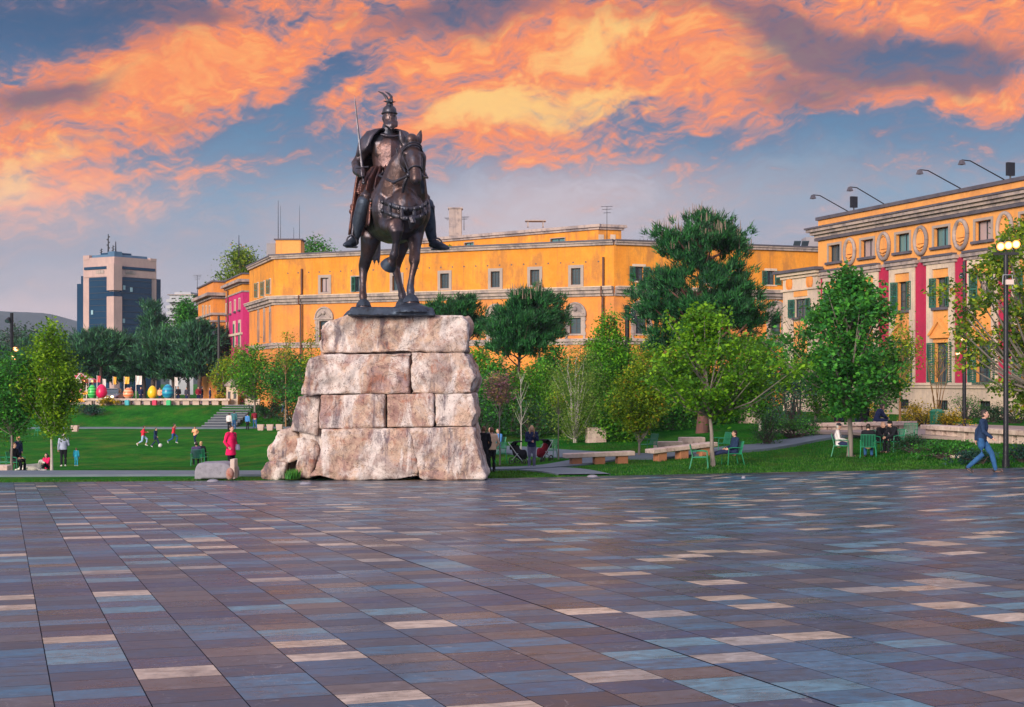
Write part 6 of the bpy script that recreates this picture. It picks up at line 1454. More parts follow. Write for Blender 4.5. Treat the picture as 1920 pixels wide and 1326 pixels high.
o = quads('weeds', sd_, d*ln*.5, b*.02, L_MAPLE, None, (0, 0, 0), tri=True); tag(o, 'tuft of green weeds growing between the boulders at the pedestal foot', 'weeds', kind='stuff')
# ---------------------------------------------------------------- people
CL = {}
def cloth(r, g, b, name=None):
    k = (r, g, b)
    if k not in CL:
        c = srgb(r, g, b)[:3]; CL[k] = pmat(name or 'cloth %d %d %d' % k, tuple(x*.85 for x in c), tuple(min(1, x*1.25) for x in c), 9, .85, bump=.35, bscale=24, spec=.2)
    return CL[k]
SKIN = pmat('skin', (.52, .30, .22), (.60, .36, .27), 6, .55)
HAIR_D = pmat('dark hair', (.014, .010, .009), (.03, .02, .016), 14, .6, stretch=(3, 3, .5)); HAIR_B = pmat('blond hair', (.42, .27, .12), (.55, .38, .18), 14, .55, stretch=(3, 3, .5)); HAIR_G = pmat('grey hair', (.42, .40, .38), (.55, .52, .5), 14, .6); HAIR_R = pmat('brown hair', (.11, .05, .025), (.16, .08, .04), 14, .6)
SHOE_D = pmat('dark shoe', (.015, .016, .02), None, rough=.5); SHOE_W = pmat('white shoe', (.6, .6, .6), None, rough=.5)
EYE_M = pmat('eye', (.02, .015, .012), None, rough=.2); LIP = pmat('lips', (.36, .10, .09), None, rough=.5)
STAND = dict(pel=(0, 0, .95), chest=(0, .01, 1.28), neck=(0, .0, 1.47), head=(0, .025, 1.625), sL=(.185, 0, 1.42), sR=(-.185, 0, 1.42), eL=(.245, -.02, 1.13), eR=(-.245, -.02, 1.13), wL=(.25, .07, .89), wR=(-.25, .07, .89),
             hL=(.085, 0, .92), hR=(-.085, 0, .92), kL=(.10, .03, .5), kR=(-.10, .03, .5), aL=(.10, -.01, .085), aR=(-.10, -.01, .085), tL=(.13, .15, .03), tR=(-.13, .15, .03))
def mk(**k): d = dict(STAND); d.update(k); return d
SIT = mk(pel=(0, -.08, .50), chest=(0, -.12, .84), neck=(0, -.12, 1.03), head=(0, -.09, 1.18), sL=(.185, -.12, .97), sR=(-.185, -.12, .97), eL=(.25, -.06, .70), eR=(-.25, -.06, .70), wL=(.15, .2, .62), wR=(-.15, .2, .62),
         hL=(.09, -.06, .50), hR=(-.09, -.06, .50), kL=(.12, .40, .50), kR=(-.12, .40, .50), aL=(.12, .36, .085), aR=(-.12, .36, .085), tL=(.14, .52, .03), tR=(-.14, .52, .03))
LEAN = dict(SIT, chest=(0, .04, .82), neck=(0, .14, .98), head=(0, .2, 1.10), sL=(.185, .09, .94), sR=(-.185, .09, .94), eL=(.22, .24, .70), eR=(-.22, .24, .70), wL=(.05, .42, .60), wR=(-.05, .42, .60))
GROUND = mk(pel=(0, -.1, .12), chest=(0, -.08, .46), neck=(0, -.06, .65), head=(0, -.03, .80), sL=(.185, -.07, .6), sR=(-.185, -.07, .6), eL=(.24, .1, .38), eR=(-.24, .1, .38), wL=(.1, .28, .34), wR=(-.1, .28, .34),
            hL=(.09, -.08, .12), hR=(-.09, -.08, .12), kL=(.16, .28, .40), kR=(-.16, .28, .40), aL=(.1, .44, .085), aR=(-.1, .44, .085), tL=(.1, .6, .03), tR=(-.1, .6, .03))
WALK = mk(kL=(.09, .26, .52), aL=(.09, .36, .10), tL=(.09, .52, .06), kR=(-.09, .04, .50), aR=(-.09, -.34, .15), tR=(-.09, -.22, .03), eL=(.24, -.16, 1.14), wL=(.23, -.18, .9), eR=(-.24, .10, 1.14), wR=(-.2, .3, .98), chest=(0, .05, 1.27), neck=(0, .06, 1.46), head=(0, .09, 1.61), sL=(.185, .05, 1.41), sR=(-.185, .05, 1.41))
RUN = dict(WALK, kL=(.09, .34, .62), aL=(.09, .22, .22), tL=(.09, .36, .13), aR=(-.09, -.44, .30), tR=(-.09, -.40, .14), kR=(-.09, -.06, .50), eL=(.26, -.2, 1.2), wL=(.22, .02, 1.08), eR=(-.26, .1, 1.18), wR=(-.16, .3, 1.2))
ARMS_OUT = dict(RUN, eL=(.42, .0, 1.38), wL=(.62, .1, 1.42), eR=(-.42, .0, 1.36), wR=(-.6, .1, 1.40))
PHONE = mk(eL=(.24, .06, 1.14), wL=(.08, .26, 1.28), eR=(-.25, .03, 1.12), wR=(-.05, .25, 1.10))
STOOP = mk(chest=(0, .22, 1.22), neck=(0, .36, 1.36), head=(0, .46, 1.42), sL=(.185, .28, 1.34), sR=(-.185, .28, 1.34), eL=(.22, .40, 1.08), wL=(.16, .5, .86), eR=(-.22, .36, 1.06), wR=(-.16, .44, .84), kR=(-.09, -.12, .5), aR=(-.09, -.36, .10), tR=(-.09, -.24, .03), kL=(.1, .12, .5))
POCKET = mk(eL=(.28, -.05, 1.14), wL=(.2, .06, .98), eR=(-.28, -.05, 1.14), wR=(-.2, .06, .98))
CARRY = mk(eR=(-.27, .02, 1.13), wR=(-.17, .25, 1.06))
def person(label, loc, h, hd, pose, top, bottom, hair=HAIR_D, shoes=SHOE_D, long=False, group=None, fine=.019, hat=None, bare=0.0, coat=0.0, sleeve=1.0, hood=False):
    k = h/1.75; a = rad(hd); fw = Vector((math.sin(a), -math.cos(a), 0)); rt = Vector((math.cos(a), math.sin(a), 0)); loc = Vector(loc)
    th = thing('person', label, 'person', loc, group)
    J = {n: loc+(rt*p[0]+fw*p[1])*k+Vector((0, 0, p[2]*k)) for n, p in pose.items()}
    up = tuple(fw); vx = fine*(1 if h > 1.3 else .8)
    if loc.y > 100: vx = max(vx, .028)
    def torso(mb, d, low=0.0):
        w1 = J['pel']+(J['pel']-J['chest']).normalized()*(.06+low)*k; wa = J['pel'].lerp(J['chest'], .45)
        mb.sweep([w1, J['pel'], wa, J['chest'], J['chest'].lerp(J['neck'], .62)], [(q[0]*k+d, q[1]*k+d) for q in ((.15+low*.1, .11+low*.1), (.155, .115), (.14, .10), (.17, .118), (.145, .085))], 14, up=up)
        mb.sweep([J['sL'], J['chest'].lerp(J['neck'], .7), J['sR']], [.058*k+d, .075*k+d, .058*k+d], 10, up=(0, 0, 1))
    def arm(mb, s, d, cut=1.0):
        w_ = J['e'+s].lerp(J['w'+s], cut); mb.sweep([J['s'+s], J['s'+s].lerp(J['e'+s], .5), J['e'+s], J['e'+s].lerp(w_, .4), w_], [q*k+d for q in (.056, .05, .042, .041, .031)], 10)
    def leg(mb, s, d, cut=1.0):
        e = J['k'+s].lerp(J['a'+s], cut); mb.sweep([J['h'+s], J['h'+s].lerp(J['k'+s], .5), J['k'+s], J['k'+s].lerp(e, .35), e], [q*k+d for q in (.092, .078, .058, .056, .040)], 12)
    mb = MB(); torso(mb, 0)
    for s in 'LR': arm(mb, s, 0); leg(mb, s, 0); mb.sweep([J['a'+s]-Vector((0, 0, .03*k)), J['t'+s]], [.042*k, .034*k], 9)
    hd_ = J['head']; nk = J['neck']; M3 = Matrix((rt, fw, Vector((0, 0, 1)))).transposed()
    mb.sweep([nk-Vector((0, 0, .04*k)), nk.lerp(hd_, .6)], [.055*k, .052*k], 10)
    mb.ball(hd_, (.074*k, .094*k, .112*k), 16, 11, M=M3); mb.ball(hd_+fw*.04*k-Vector((0, 0, .065*k)), (.05*k, .052*k, .05*k), M=M3)
    mb.ball(hd_+fw*.1*k-Vector((0, 0, .012*k)), (.016*k, .022*k, .028*k), 8, 6, M=M3)
    for s in (-1, 1): mb.ball(hd_+rt*(.076*s*k)-fw*.005*k, (.012*k, .024*k, .034*k), 8, 6, M=M3)
    for s in 'LR':
        d = (J['w'+s]-J['e'+s]).normalized(); c = J['w'+s]+d*.06*k; mb.sweep([J['w'+s], c], [.03*k, .034*k], 8)
    me = remesh(mb.mesh('body', [SKIN], loc), vx, 1); bm = bmesh.new(); bm.from_mesh(me)
    f2 = MB()      # five separate fingers on each hand, eyes and mouth
    for s in 'LR':
        d = (J['w'+s]-J['e'+s]).normalized(); sd = d.cross(fw); sd = sd.normalized() if sd.length > .2 else rt; nn = sd.cross(d); c = J['w'+s]+d*.085*k
        for q, ln in ((-1.5, .052), (-.5, .066), (.5, .07), (1.5, .062)):
            o = c+sd*(.018*q*k); f2.sweep([o-d*.02*k, o+d*ln*.5*k, o+d*ln*.9*k+nn*.022*k], [.0095*k, .009*k, .007*k], 6)
        o = J['w'+s]+d*.045*k+sd*.03*k*(1 if s == 'L' else -1); f2.sweep([o, o+sd*.03*k*(1 if s == 'L' else -1)+d*.03*k, o+sd*.03*k*(1 if s == 'L' else -1)+d*.06*k], [.012*k, .011*k, .008*k], 6)
    b2 = f2.mesh('f', [SKIN], loc); bm.from_mesh(b2); bpy.data.meshes.remove(b2)
    n0 = len(bm.faces); f3 = MB()
    for s in (-1, 1): f3.ball(hd_+rt*(.03*s*k)+fw*.083*k+Vector((0, 0, .018*k)), (.014*k, .009*k, .009*k), 8, 6, M=M3)
    b3 = f3.mesh('e', [SKIN], loc); bm.from_mesh(b3); bm.faces.ensure_lookup_table()
    for i in range(n0, len(bm.faces)): bm.faces[i].material_index = 1
    n1 = len(bm.faces); f4 = MB(); f4.ball(hd_+fw*.088*k-Vector((0, 0, .055*k)), (.024*k, .01*k, .008*k), 8, 6, M=M3); b4 = f4.mesh('m', [SKIN], loc); bm.from_mesh(b4); bm.faces.ensure_lookup_table()
    for i in range(n1, len(bm.faces)): bm.faces[i].material_index = 2
    bm.to_mesh(me); bm.free(); me.materials.append(EYE_M); me.materials.append(LIP); set_smooth(me); me.name = 'body'; bd = link_mesh('body', me, th)
    bpy.data.meshes.remove(b3); bpy.data.meshes.remove(b4)
    mb = MB(); d_ = .022*k; ax_ = (J['pel']-J['chest']).normalized(); w1 = J['pel']+ax_*(.075+coat)*k   # jacket: flat hem below the hips
    mb.tube([w1, w1-ax_*.03*k, J['pel'], J['pel'].lerp(J['chest'], .45), J['chest'], J['chest'].lerp(J['neck'], .62), J['chest'].lerp(J['neck'], .8)], [(q[0]*k+d_, q[1]*k+d_) for q in ((.165+coat*.12, .122+coat*.12), (.168+coat*.12, .125+coat*.12), (.160, .12), (.145, .105), (.17, .118), (.145, .085), (.09, .06))], 16, up=up)
    mb.sweep([J['sL'], J['chest'].lerp(J['neck'], .7), J['sR']], [.058*k+d_, .075*k+d_, .058*k+d_], 10, up=(0, 0, 1))
    for s in 'LR': arm(mb, s, .018*k, sleeve)
    if hood: mb.sweep([nk-fw*.07*k-rt*.07*k, nk-fw*.1*k-Vector((0, 0, .03*k)), nk-fw*.07*k+rt*.07*k], [.05*k, .065*k, .05*k], 8)
    mb.tube([nk+(rt*math.cos(t)*.075+fw*math.sin(t)*.07)*k-Vector((0, 0, .02*k)) for t in [2*PI*i/12 for i in range(13)]], .02*k, 6)
    me = remesh(mb.mesh('jacket', [top], loc), vx*1.1, 1); link_mesh('jacket', me, th)
    mb = MB(); w1 = J['pel']; mb.sweep([J['pel']+(J['chest']-J['pel'])*.15, J['pel'], J['hL'].lerp(J['hR'], .5)-Vector((0, 0, .03*k))], [(.152*k, .114*k), (.165*k, .125*k), (.15*k, .115*k)], 14, up=up)
    for s in 'LR': leg(mb, s, .015*k, 1-bare)
    me = remesh(mb.mesh('trousers', [bottom], loc), vx*1.1, 1); link_mesh('trousers', me, th)
    for s in 'LR':
        mb = MB(); a_, t_ = J['a'+s], J['t'+s]; mb.sweep([a_-(t_-a_)*.25-Vector((0, 0, .035*k)), a_.lerp(t_, .5)+Vector((0, 0, .0)), t_], [(.04*k, .045*k), (.046*k, .042*k), (.042*k, .026*k)], 9); mb.build('shoe', shoes, th, sm=0)
    mb = MB(); mb.ball(hd_-fw*.018*k+Vector((0, 0, .022*k)), (.084*k, .096*k, .108*k), 16, 10, M=M3)
    for s in (-1, 1): mb.ball(hd_+rt*.06*s*k-fw*.035*k-Vector((0, 0, .03*k)), (.026*k, .05*k, .06*k), 8, 6, M=M3)
    if long: 
        for i in range(5): o = rt*((i-2)*.035*k); mb.sweep([hd_-fw*.06*k+o, hd_-fw*.095*k+o*1.4-Vector((0, 0, .14*k)), hd_-fw*.07*k+o*1.7-Vector((0, 0, .29*k))], [.05*k, .045*k, .022*k], 8)
        for s in (-1, 1): mb.sweep([hd_+rt*.07*s*k+Vector((0, 0, .03*k)), hd_+rt*.085*s*k+fw*.02*k-Vector((0, 0, .12*k)), hd_+rt*.09*s*k+fw*.06*k-Vector((0, 0, .27*k))], [.03*k, .032*k, .018*k], 8)
    me = remesh(mb.mesh('hair', [hair], loc), .012, 1); link_mesh('hair', me, bd)
    # the hair cap leaves the face free
    hb = bmesh.new(); hb.from_mesh(me); lo = hd_-loc
    dl_ = [f for f in hb.faces if (f.calc_center_median()-lo).dot(fw) > .03*k and (f.calc_center_median()-lo).z < .055*k and abs((f.calc_center_median()-lo).dot(rt)) < .066*k]
    bmesh.ops.delete(hb, geom=dl_, context='FACES'); hb.to_mesh(me); hb.free()
    if hat:
        mb = MB(); mb.ball(hd_+Vector((0, 0, .055*k)), (.09*k, .108*k, .078*k), 14, 8, M=M3); mb.sweep([hd_+fw*.09*k+rt*.05*k+Vector((0, 0, .05*k)), hd_+fw*.15*k+Vector((0, 0, .042*k)), hd_+fw*.09*k-rt*.05*k+Vector((0, 0, .05*k))], [.014*k]*3, 6); mb.build('cap', hat, bd, sm=0)
    return th, J
NAVY = cloth(30, 50, 80); JEAN = cloth(44, 86, 132); BLACK = cloth(24, 26, 34); DKGR = cloth(52, 54, 66); PINK = cloth(214, 30, 92); RED = cloth(196, 46, 66); BEIGE = cloth(206, 176, 150); GREYB = cloth(150, 160, 184); TEAL = cloth(40, 140, 170); PEACH = cloth(236, 170, 130); GTRO = cloth(104, 106, 128); SKYB = cloth(72, 128, 190); WHITE = cloth(210, 206, 210); MAROON = cloth(120, 26, 44); PALEJ = cloth(150, 180, 210); DKBL = cloth(34, 44, 78)
b = hit(1840, 887); person('man in navy jacket and blue jeans striding across the paving by the tall lamp post', b, 1.86, 62, WALK, NAVY, JEAN, shoes=SHOE_D)
b = hit(997, 878.5); _, J = person('blond woman in dark jacket and grey trousers looking at a phone on the path', b, 1.66, 8, PHONE, DKBL, GTRO, HAIR_B, SHOE_W, long=True)
t_ = thing('mobile_phone', 'small dark phone held by the blond woman in grey trousers', 'phone', J['wL']+Vector((-.02, -.08, .06))); mb = MB(); mb.box(J['wL']+Vector((-.02, -.09, .07)), (.075, .012, .15), M=Matrix.Rotation(rad(-25), 3, 'X')); mb.build('phone_case', SHOE_D, t_)
b = hit(907, 888); person('man in black jacket seen from behind at the right foot of the pedestal', b, 1.66, 165, POCKET, BLACK, BLACK, HAIR_R, hood=True)
b = gpt(922, b.y+.9); person('woman in beige jacket and black trousers beside the man in black by the pedestal', b, 1.62, -150, POCKET, BEIGE, BLACK, HAIR_R)
b = gpt(433, 49.6); person('woman in bright pink coat standing behind the grey granite block', b, 1.66, 55, POCKET, PINK, BLACK, HAIR_D, coat=.22, hood=True)
t_ = thing('handbag', 'small grey blue handbag at the pink coated woman\'s hip', 'handbag', b+Vector((.24, -.1, .82))); mb = MB(); mb.box(b+Vector((.26, -.1, .9)), (.1, .26, .2), rad(30), top=.85); mb.build('bag', GTRO, t_, bevel=.02); mb = MB(); mb.tube([b+Vector((.26, -.1, 1.0)), b+Vector((.2, -.14, 1.25)), b+Vector((.1, -.12, 1.42))], .012, 5); mb.build('strap', BLACK, t_)
b = gpt(119, 74.5); person('man in pale grey jacket and black trousers standing on the left lawn', b, 1.76, 200, CARRY, GREYB, BLACK, HAIR_G, SHOE_W)
b = gpt(143, 75.0); person('small child in turquoise clothes beside the man in pale grey jacket', b, .98, 185, STAND, TEAL, TEAL, HAIR_R, SHOE_W)
b = gpt(86, 70.0); person('girl in pink top sitting on the grass behind the pale tree trunk', b, 1.55, -25, GROUND, PINK, BLACK, HAIR_D, long=True)
for px, hd, pose, top, bot, hr, h, lab in ((268, 100, RUN, RED, PALEJ, HAIR_D, 1.45, 'child in red top and pale skirt running at the left end of the ball game'), (291, 70, WALK, NAVY, DKBL, HAIR_D, 1.3, 'boy in navy playing with a white ball on the lawn'), (325, 95, ARMS_OUT, RED, JEAN, HAIR_D, 1.45, 'boy in red shirt and jeans with arms spread running on the lawn'), (366, -10, RUN, PEACH, DKBL, HAIR_D, 1.25, 'child in peach top at the right end of the ball game')):
    person(lab, gpt(px, 94 if px < 300 else 97), h, hd, pose, top, bot, hr, SHOE_W, bare=.35 if px == 268 else 0, group='children playing ball')
for px, Y, h, hd, pose, top, bot, lab in ((429.5, 118, 1.5, 170, STAND, WHITE, BLACK, 'child in white striped top standing below the steps'), (439, 120.5, 1.62, 190, STAND, cloth(60, 110, 120), JEAN, 'person in teal jacket beside the child in white below the steps'), (464, 119, 1.42, 160, STAND, SKYB, BLACK, 'child in blue top standing left of the person in maroon'), (478, 122, 1.66, 200, STOOP, MAROON, JEAN, 'person in maroon jacket bending over near the square planters')):
    person(lab, gpt(px, Y), h, hd, pose, top, bot)
person('man in blue jacket and pale trousers climbing the slope beside the pedestal', gpt(538, 129), 1.75, -70, STOOP, cloth(52, 84, 140), WHITE, HAIR_G)
for px, Y, hd, top, lab in ((246, 143, 10, BLACK, 'person in black between the orange and yellow eggs'), (264, 145, 30, DKBL, 'person in dark blue just left of the yellow egg'), (300, 144, -10, PEACH, 'person in peach top between the yellow and blue eggs'), (334, 144, 20, BLACK, 'person in black just right of the blue egg'), (350, 146, -20, DKGR, 'person in dark grey behind the wall bench, second right of the blue egg'), (372, 144, 15, MAROON, 'person in maroon near the big promenade trunks'), (379, 145, 100, BLACK, 'person in black beside the person in maroon'), (394, 143, -80, DKBL, 'person in dark blue left of the black lamp post'), (412, 142.5, 170, BLACK, 'person in black at the foot of the promenade lamp post')):
    person(lab, gpt(px, Y), 1.7+.05*math.sin(px), hd, STAND if px % 2 else POCKET, top, DKBL, group='people on the far promenade')
# ---------------------------------------------------------------- green garden chairs
M_CHAIR = pmat('green painted steel', (.012, .20, .10), (.018, .25, .13), 4, .4)
def chair():
    th = thing('garden_chair', 'x', 'chair', (0, 0, 0), 'green metal garden chairs'); f = lambda x, y, z: Vector((x, y, z))   # faces -Y
    mb = MB()
    for i in range(9): x = -.22+i*.055; mb.box(f(x, .0, .43+.0), (.024, .46, .014))
    mb.tube([f(-.25, -.24, .42), f(.25, -.24, .42), f(.27, .24, .41), f(-.27, .24, .41), f(-.25, -.24, .42)], .014, 6); mb.build('seat', M_CHAIR, th)
    mb = MB()
    for i in range(9): x = -.22+i*.055; mb.hexa([f(x-.010, .235, .42), f(x+.010, .235, .42), f(x+.010, .25, .42), f(x-.010, .25, .42), f(x-.010, .345, .86), f(x+.010, .345, .86), f(x+.010, .36, .86), f(x-.010, .36, .86)])
    mb.tube([f(-.26, .24, .42), f(-.26, .35, .87), f(.26, .35, .87), f(.26, .24, .42)], .015, 6); mb.build('backrest', M_CHAIR, th)
    for s in (-1, 1):
        mb = MB(); mb.tube([f(.28*s, .29, .64), f(.29*s, -.1, .65), f(.29*s, -.26, .63)], .017, 6); mb.build('armrest', M_CHAIR, th)
        mb = MB(); mb.tube([f(.29*s, -.26, .63), f(.29*s, -.3, .0)], .015, 6); mb.build('leg', M_CHAIR, th)
        mb = MB(); mb.tube([f(.26*s, .26, .44), f(.29*s, .36, .0)], .015, 6); mb.build('leg', M_CHAIR, th)
    return th
CH0 = chair(); CHN = [0]
def place_chair(b, hd, lab):
    o = CH0 if CHN[0] == 0 else copy_tree(CH0); CHN[0] += 1
    o.location = b; o.rotation_euler = (0, 0, rad(hd)); o['label'] = lab
def seat_person(px, Y, hd, lab_p, lab_c, pose=SIT, off=0.0, **k):
    b = gpt(px, Y); place_chair(b, hd, lab_c); return person(lab_p, b, k.pop('h', 1.72), hd, pose, k.pop('top'), k.pop('bottom'), **k)
seat_person(1373, 52.4, -75, 'person in navy top with tied dark hair sitting alone near the young lime tree', 'green chair carrying the lone person by the young lime tree', top=NAVY, bottom=DKBL, pose=dict(SIT, kL=(.1, .42, .5), aL=(.1, .8, .4), tL=(.1, .84, .52), kR=(-.1, .42, .5), aR=(-.1, .8, .4), tR=(-.1, .84, .52)))
place_chair(gpt(1312, 51.4), 80, 'empty green chair facing the lone seated person, left of the lime trunk')
place_chair(gpt(1352, 58.5), -70, 'empty green chair farther back, seen just above the lime trunk foot')
seat_person(1577, 54.2, 75, 'man in grey cap and white sleeves seated left of the maple trunk', 'green chair of the man with white sleeves, left of the maple trunk', top=WHITE, bottom=DKBL, hat=DKGR, hair=HAIR_G)
seat_person(1628, 53.2, 165, 'man in dark coat seated with his back to us right of the maple trunk', 'green chair seen from behind, right of the maple trunk', top=BLACK, bottom=JEAN)
seat_person(1648, 55.0, 40, 'bald man in black jacket seated facing us in the middle of the group', 'green chair under the bald man in the middle of the group', top=BLACK, bottom=BLACK, hair=SKIN, pose=LEAN)
_, J = seat_person(1676, 54.0, -62, 'man with cap and pale face mask leaning forward at the right of the group', 'green chair at the right of the group, under the leaning man', top=BLACK, bottom=BLACK, hat=BLACK, pose=LEAN)
mb = MB()
place_chair(gpt(1704, 55.6), -30, 'empty green chair behind the leaning man with the mask')
place_chair(gpt(1216, 61.5), -60, 'empty green chair behind the yellow tree')
place_chair(gpt(1112, 73), 60, 'faint green chair deep in the garden behind the travertine block')
place_chair(gpt(1029, 60.5), -20, 'green chair right of the pushchairs behind the blond woman')
place_chair(gpt(932, 58.5), -30, 'green chair half hidden behind the pink blossom tree trunk')
seat_person(30, 62.8, 70, 'person in black seated in a chair at the far left with a dog in front', 'green chair of the person in black at the far left', top=BLACK, bottom=BLACK, hair=HAIR_R)
place_chair(gpt(6, 63.4), 80, 'empty green chair cut by the left edge of the picture')
person('person with a pale hat standing behind the seated person at the far left', gpt(34, 66.5), 1.6, 60, POCKET, DKBL, BLACK, HAIR_B, hat=PEACH)
seat_person(368, 76, 195, 'person in purple grey top seated with back to us on the middle of the lawn', 'green chair on the lawn carrying the person in purple grey', top=cloth(80, 70, 110), bottom=BLACK)
seat_person(378, 78, 175, 'fair haired person in black seated beside the person in purple grey', 'second green chair on the lawn, carrying the fair haired person', top=BLACK, bottom=BLACK, hair=HAIR_B)
for px, Y, hd, lab in ((75, 108, 40, 'distant green chair under the left lawn tree, nearer the trunk of darker tree'), (92, 110, -60, 'distant green chair under the left lawn tree, right of the other one')): place_chair(gpt(px, Y), hd, lab)
for px, Y, hd, top, bot, lab, labc in ((893, 62.5, 40, BLACK, BLACK, 'person in black seated nearest the pedestal edge on the slope', 'green chair nearest the pedestal edge on the slope'), (917, 64, -40, DKGR, BLACK, 'person in dark grey seated between two others on the slope', 'middle green chair of the three on the slope'), (931, 63.2, -60, SKYB, JEAN, 'person in light blue jeans seated by the pink blossom tree', 'green chair of the person in light blue jeans')):
    seat_person(px, Y, hd, lab, labc, top=top, bottom=bot)
# ---------------------------------------------------------------- stone benches
M_POT = pmat('pale stone planter', (.55, .42, .37), (.46, .35, .31), 2, .85, bump=.3)
M_LEG = pmat('terracotta stone', (.50, .22, .11), (.40, .17, .09), 3, .8, bump=.4)  # orange light on the bench feet is put into their colour
def bench(name, label, a, b, h, depth, nleg, legm, slab=.16, group=None, inset=.12, legw=.42, tag_leg='leg'):
    a, b = Vector(a), Vector(b); c = (a+b)/2; L = (b-a).length; d = (b-a).normalized(); ang = math.atan2(d.y, d.x); dz = (b.z-a.z)
    th = thing(name, label, 'bench', c, group); mb = MB()
    n = max(1, int(L/2.4))      # slabs laid end to end, small joints
    for i in range(n):
        p, q = a.lerp(b, i/n), a.lerp(b, (i+1)/n); m = (p+q)/2; M = Matrix.Rotation(ang, 3, 'Z') @ Matrix.Rotation(-math.asin(max(-1, min(1, dz/L))), 3, 'Y')
        m2 = MB(); m2.box(m+Vector((0, 0, h-slab/2+.002*(i % 2))), ((q-p).length-.012, depth*(1+.01*(i % 2)), slab), M=M); m2.build('seat_slab', M_TRAV, th, bevel=.018)
    for i in range(nleg):
        k = (i+.5)/nleg; p = a.lerp(b, inset*(1-2*k)*0+k); g = min(tz(p.x, p.y), p.z)
        m2 = MB(); m2.box(Vector((p.x, p.y, (g-.15+p.z+h-slab)/2)), (legw, depth*.62, p.z+h-slab-g+.15), ang); m2.build(tag_leg, legm, th, bevel=.015)
    return th
bench('stone_bench', 'travertine slab bench on orange lit feet, nearest the blond woman', gpt(1058, 55.6), gpt(1187, 56.2), .50, .62, 3, M_LEG, .17)
bench('stone_bench', 'travertine slab bench on orange lit feet beside the thin lime trunk', gpt(1217, 57.0), gpt(1338, 58.6), .50, .62, 3, M_LEG, .17)
bench('wall_bench', 'long low stone wall bench at the top of the far grass bank, below the eggs', gpt(158, 137.8), gpt(432, 137.8), .62, .8, 15, M_POT, .2, legw=.62)
bench('wall_bench', 'short stone wall bench right of the lawn steps', gpt(460, 138.4), gpt(514, 138.4), .62, .8, 4, M_TRAV, .2, legw=.7)
bench('wall_bench', 'stone wall bench behind the maple trunk with men sitting on it', gpt(1514, 66.5), gpt(1712, 62.6), .50, .75, 9, M_TRAV, .18, legw=.55)
bench('wall_bench', 'stone wall bench running to the right edge behind the walking man', gpt(1742, 58.5), gpt(1990, 49.4), .52, .8, 11, M_TRAV, .18, legw=.55)
bench('wall_bench', 'stone wall bench far behind the red pine trunk', gpt(1322, 82), gpt(1418, 79), .6, .8, 6, M_TRAV, .2, legw=.9)
bench('wall_bench', 'stone wall bench glimpsed deep behind the garden trees', gpt(1190, 92), gpt(1300, 88), .6, .8, 6, M_TRAV, .2, legw=.9)
for px, Y, hd, top, lab in ((1572, 65.6, 150, BLACK, 'man in black seated on the wall bench left of the maple trunk'), (1618, 64.9, 200, BLACK, 'man in black seated on the wall bench just right of the maple trunk'), (1646, 64.2, 95, DKBL, 'man in dark blue seated sideways on the wall bench')):
    b = gpt(px, Y); person(lab, b+Vector((0, 0, .06)), 1.76, hd, LEAN if hd == 95 else SIT, top, DKBL, group='men on the wall bench')
for px, Y, sx, sz, lab in ((1117, 70, .95, .72, 'upright travertine block standing in the garden grass'), (1253, 62.8, 1.2, .42, 'low travertine block behind the bench, left one'), (1297, 63.6, 1.1, .46, 'low travertine block behind the bench, right one')):
    c = gpt(px, Y); t_ = thing('stone_block', lab, 'stone block', c); mb = MB(); mb.box(c+Vector((0, 0, sz/2-.05)), (sx, .55, sz+.1), rad(12)); mb.build('block', M_TRAV, t_, bevel=.02)
c = gpt(1790, 50.6); o = thing('paving_slab', 'pale flat stone slab lying in the grass left of the walking man', 'slab', c); mb = MB(); mb.box(c+Vector((0, 0, .03)), (1.1, 1.4, .1), rad(20)); mb.build('slab', M_TRAV, o, bevel=.01)
c = gpt(-2, 50.9); o = thing('stone_block', 'pink travertine block end at the left edge by the path', 'stone block', c); mb = MB(); mb.box(c+Vector((.0, 0, .1)), (.75, .6, .32), rad(5)); mb.build('block', M_TRAV, o, bevel=.02)
# planters
P0 = None
for px, Y, lab in ((489, 118.5, 'square pale planter at the left end of the row of three'), (506.5, 118.5, 'square pale planter in the middle of the row of three'), (524, 118.5, 'square pale planter at the right end of the row of three'), (141, 117, 'lone square pale planter behind the left lawn tree')):
    b = gpt(px, Y)
    if P0 is None:
        P0 = thing('planter', lab, 'planter', (0, 0, 0), 'square stone planters'); mb = MB(); q = [(-.22, -.22), (.22, -.22), (.22, .22), (-.22, .22)]; mb.hexa([Vector((x, y, -.02)) for x, y in q]+[Vector((x*1.28, y*1.28, .5)) for x, y in q]); mb.build('pot', M_POT, P0, bevel=.02); mb = MB(); mb.box((0, 0, .505), (.46, .46, .02)); mb.build('soil', M_SOIL, P0); o = P0
    else: o = copy_tree(P0); o['label'] = lab
    o.location = b
# lawn steps
s0, s1 = gpt(409, 125), gpt(455, 136.6); th = thing('lawn_steps', 'dark stone steps with pale nosings climbing the far grass bank', 'steps', s0); NS = 9
M_STEP = pmat('step riser', (.045, .06, .085), (.07, .085, .11), 1.5, .8); M_NOSE = pmat('step nosing', (.36, .40, .44), (.28, .32, .36), 1.5, .7)
for i in range(NS):
    p = s0.lerp(s1, (i+.5)/NS); z = lerp(s0.z, s1.z+.05, (i+1)/NS); mb = MB(); mb.box((p.x, p.y, z-.5), (2.9, 1.32, 1.0)); st_ = mb.build('step', M_STEP, th)
    mb = MB(); mb.box((p.x, p.y-.56, z+.012), (2.9, .26, .03)); mb.build('nosing', M_NOSE, st_)
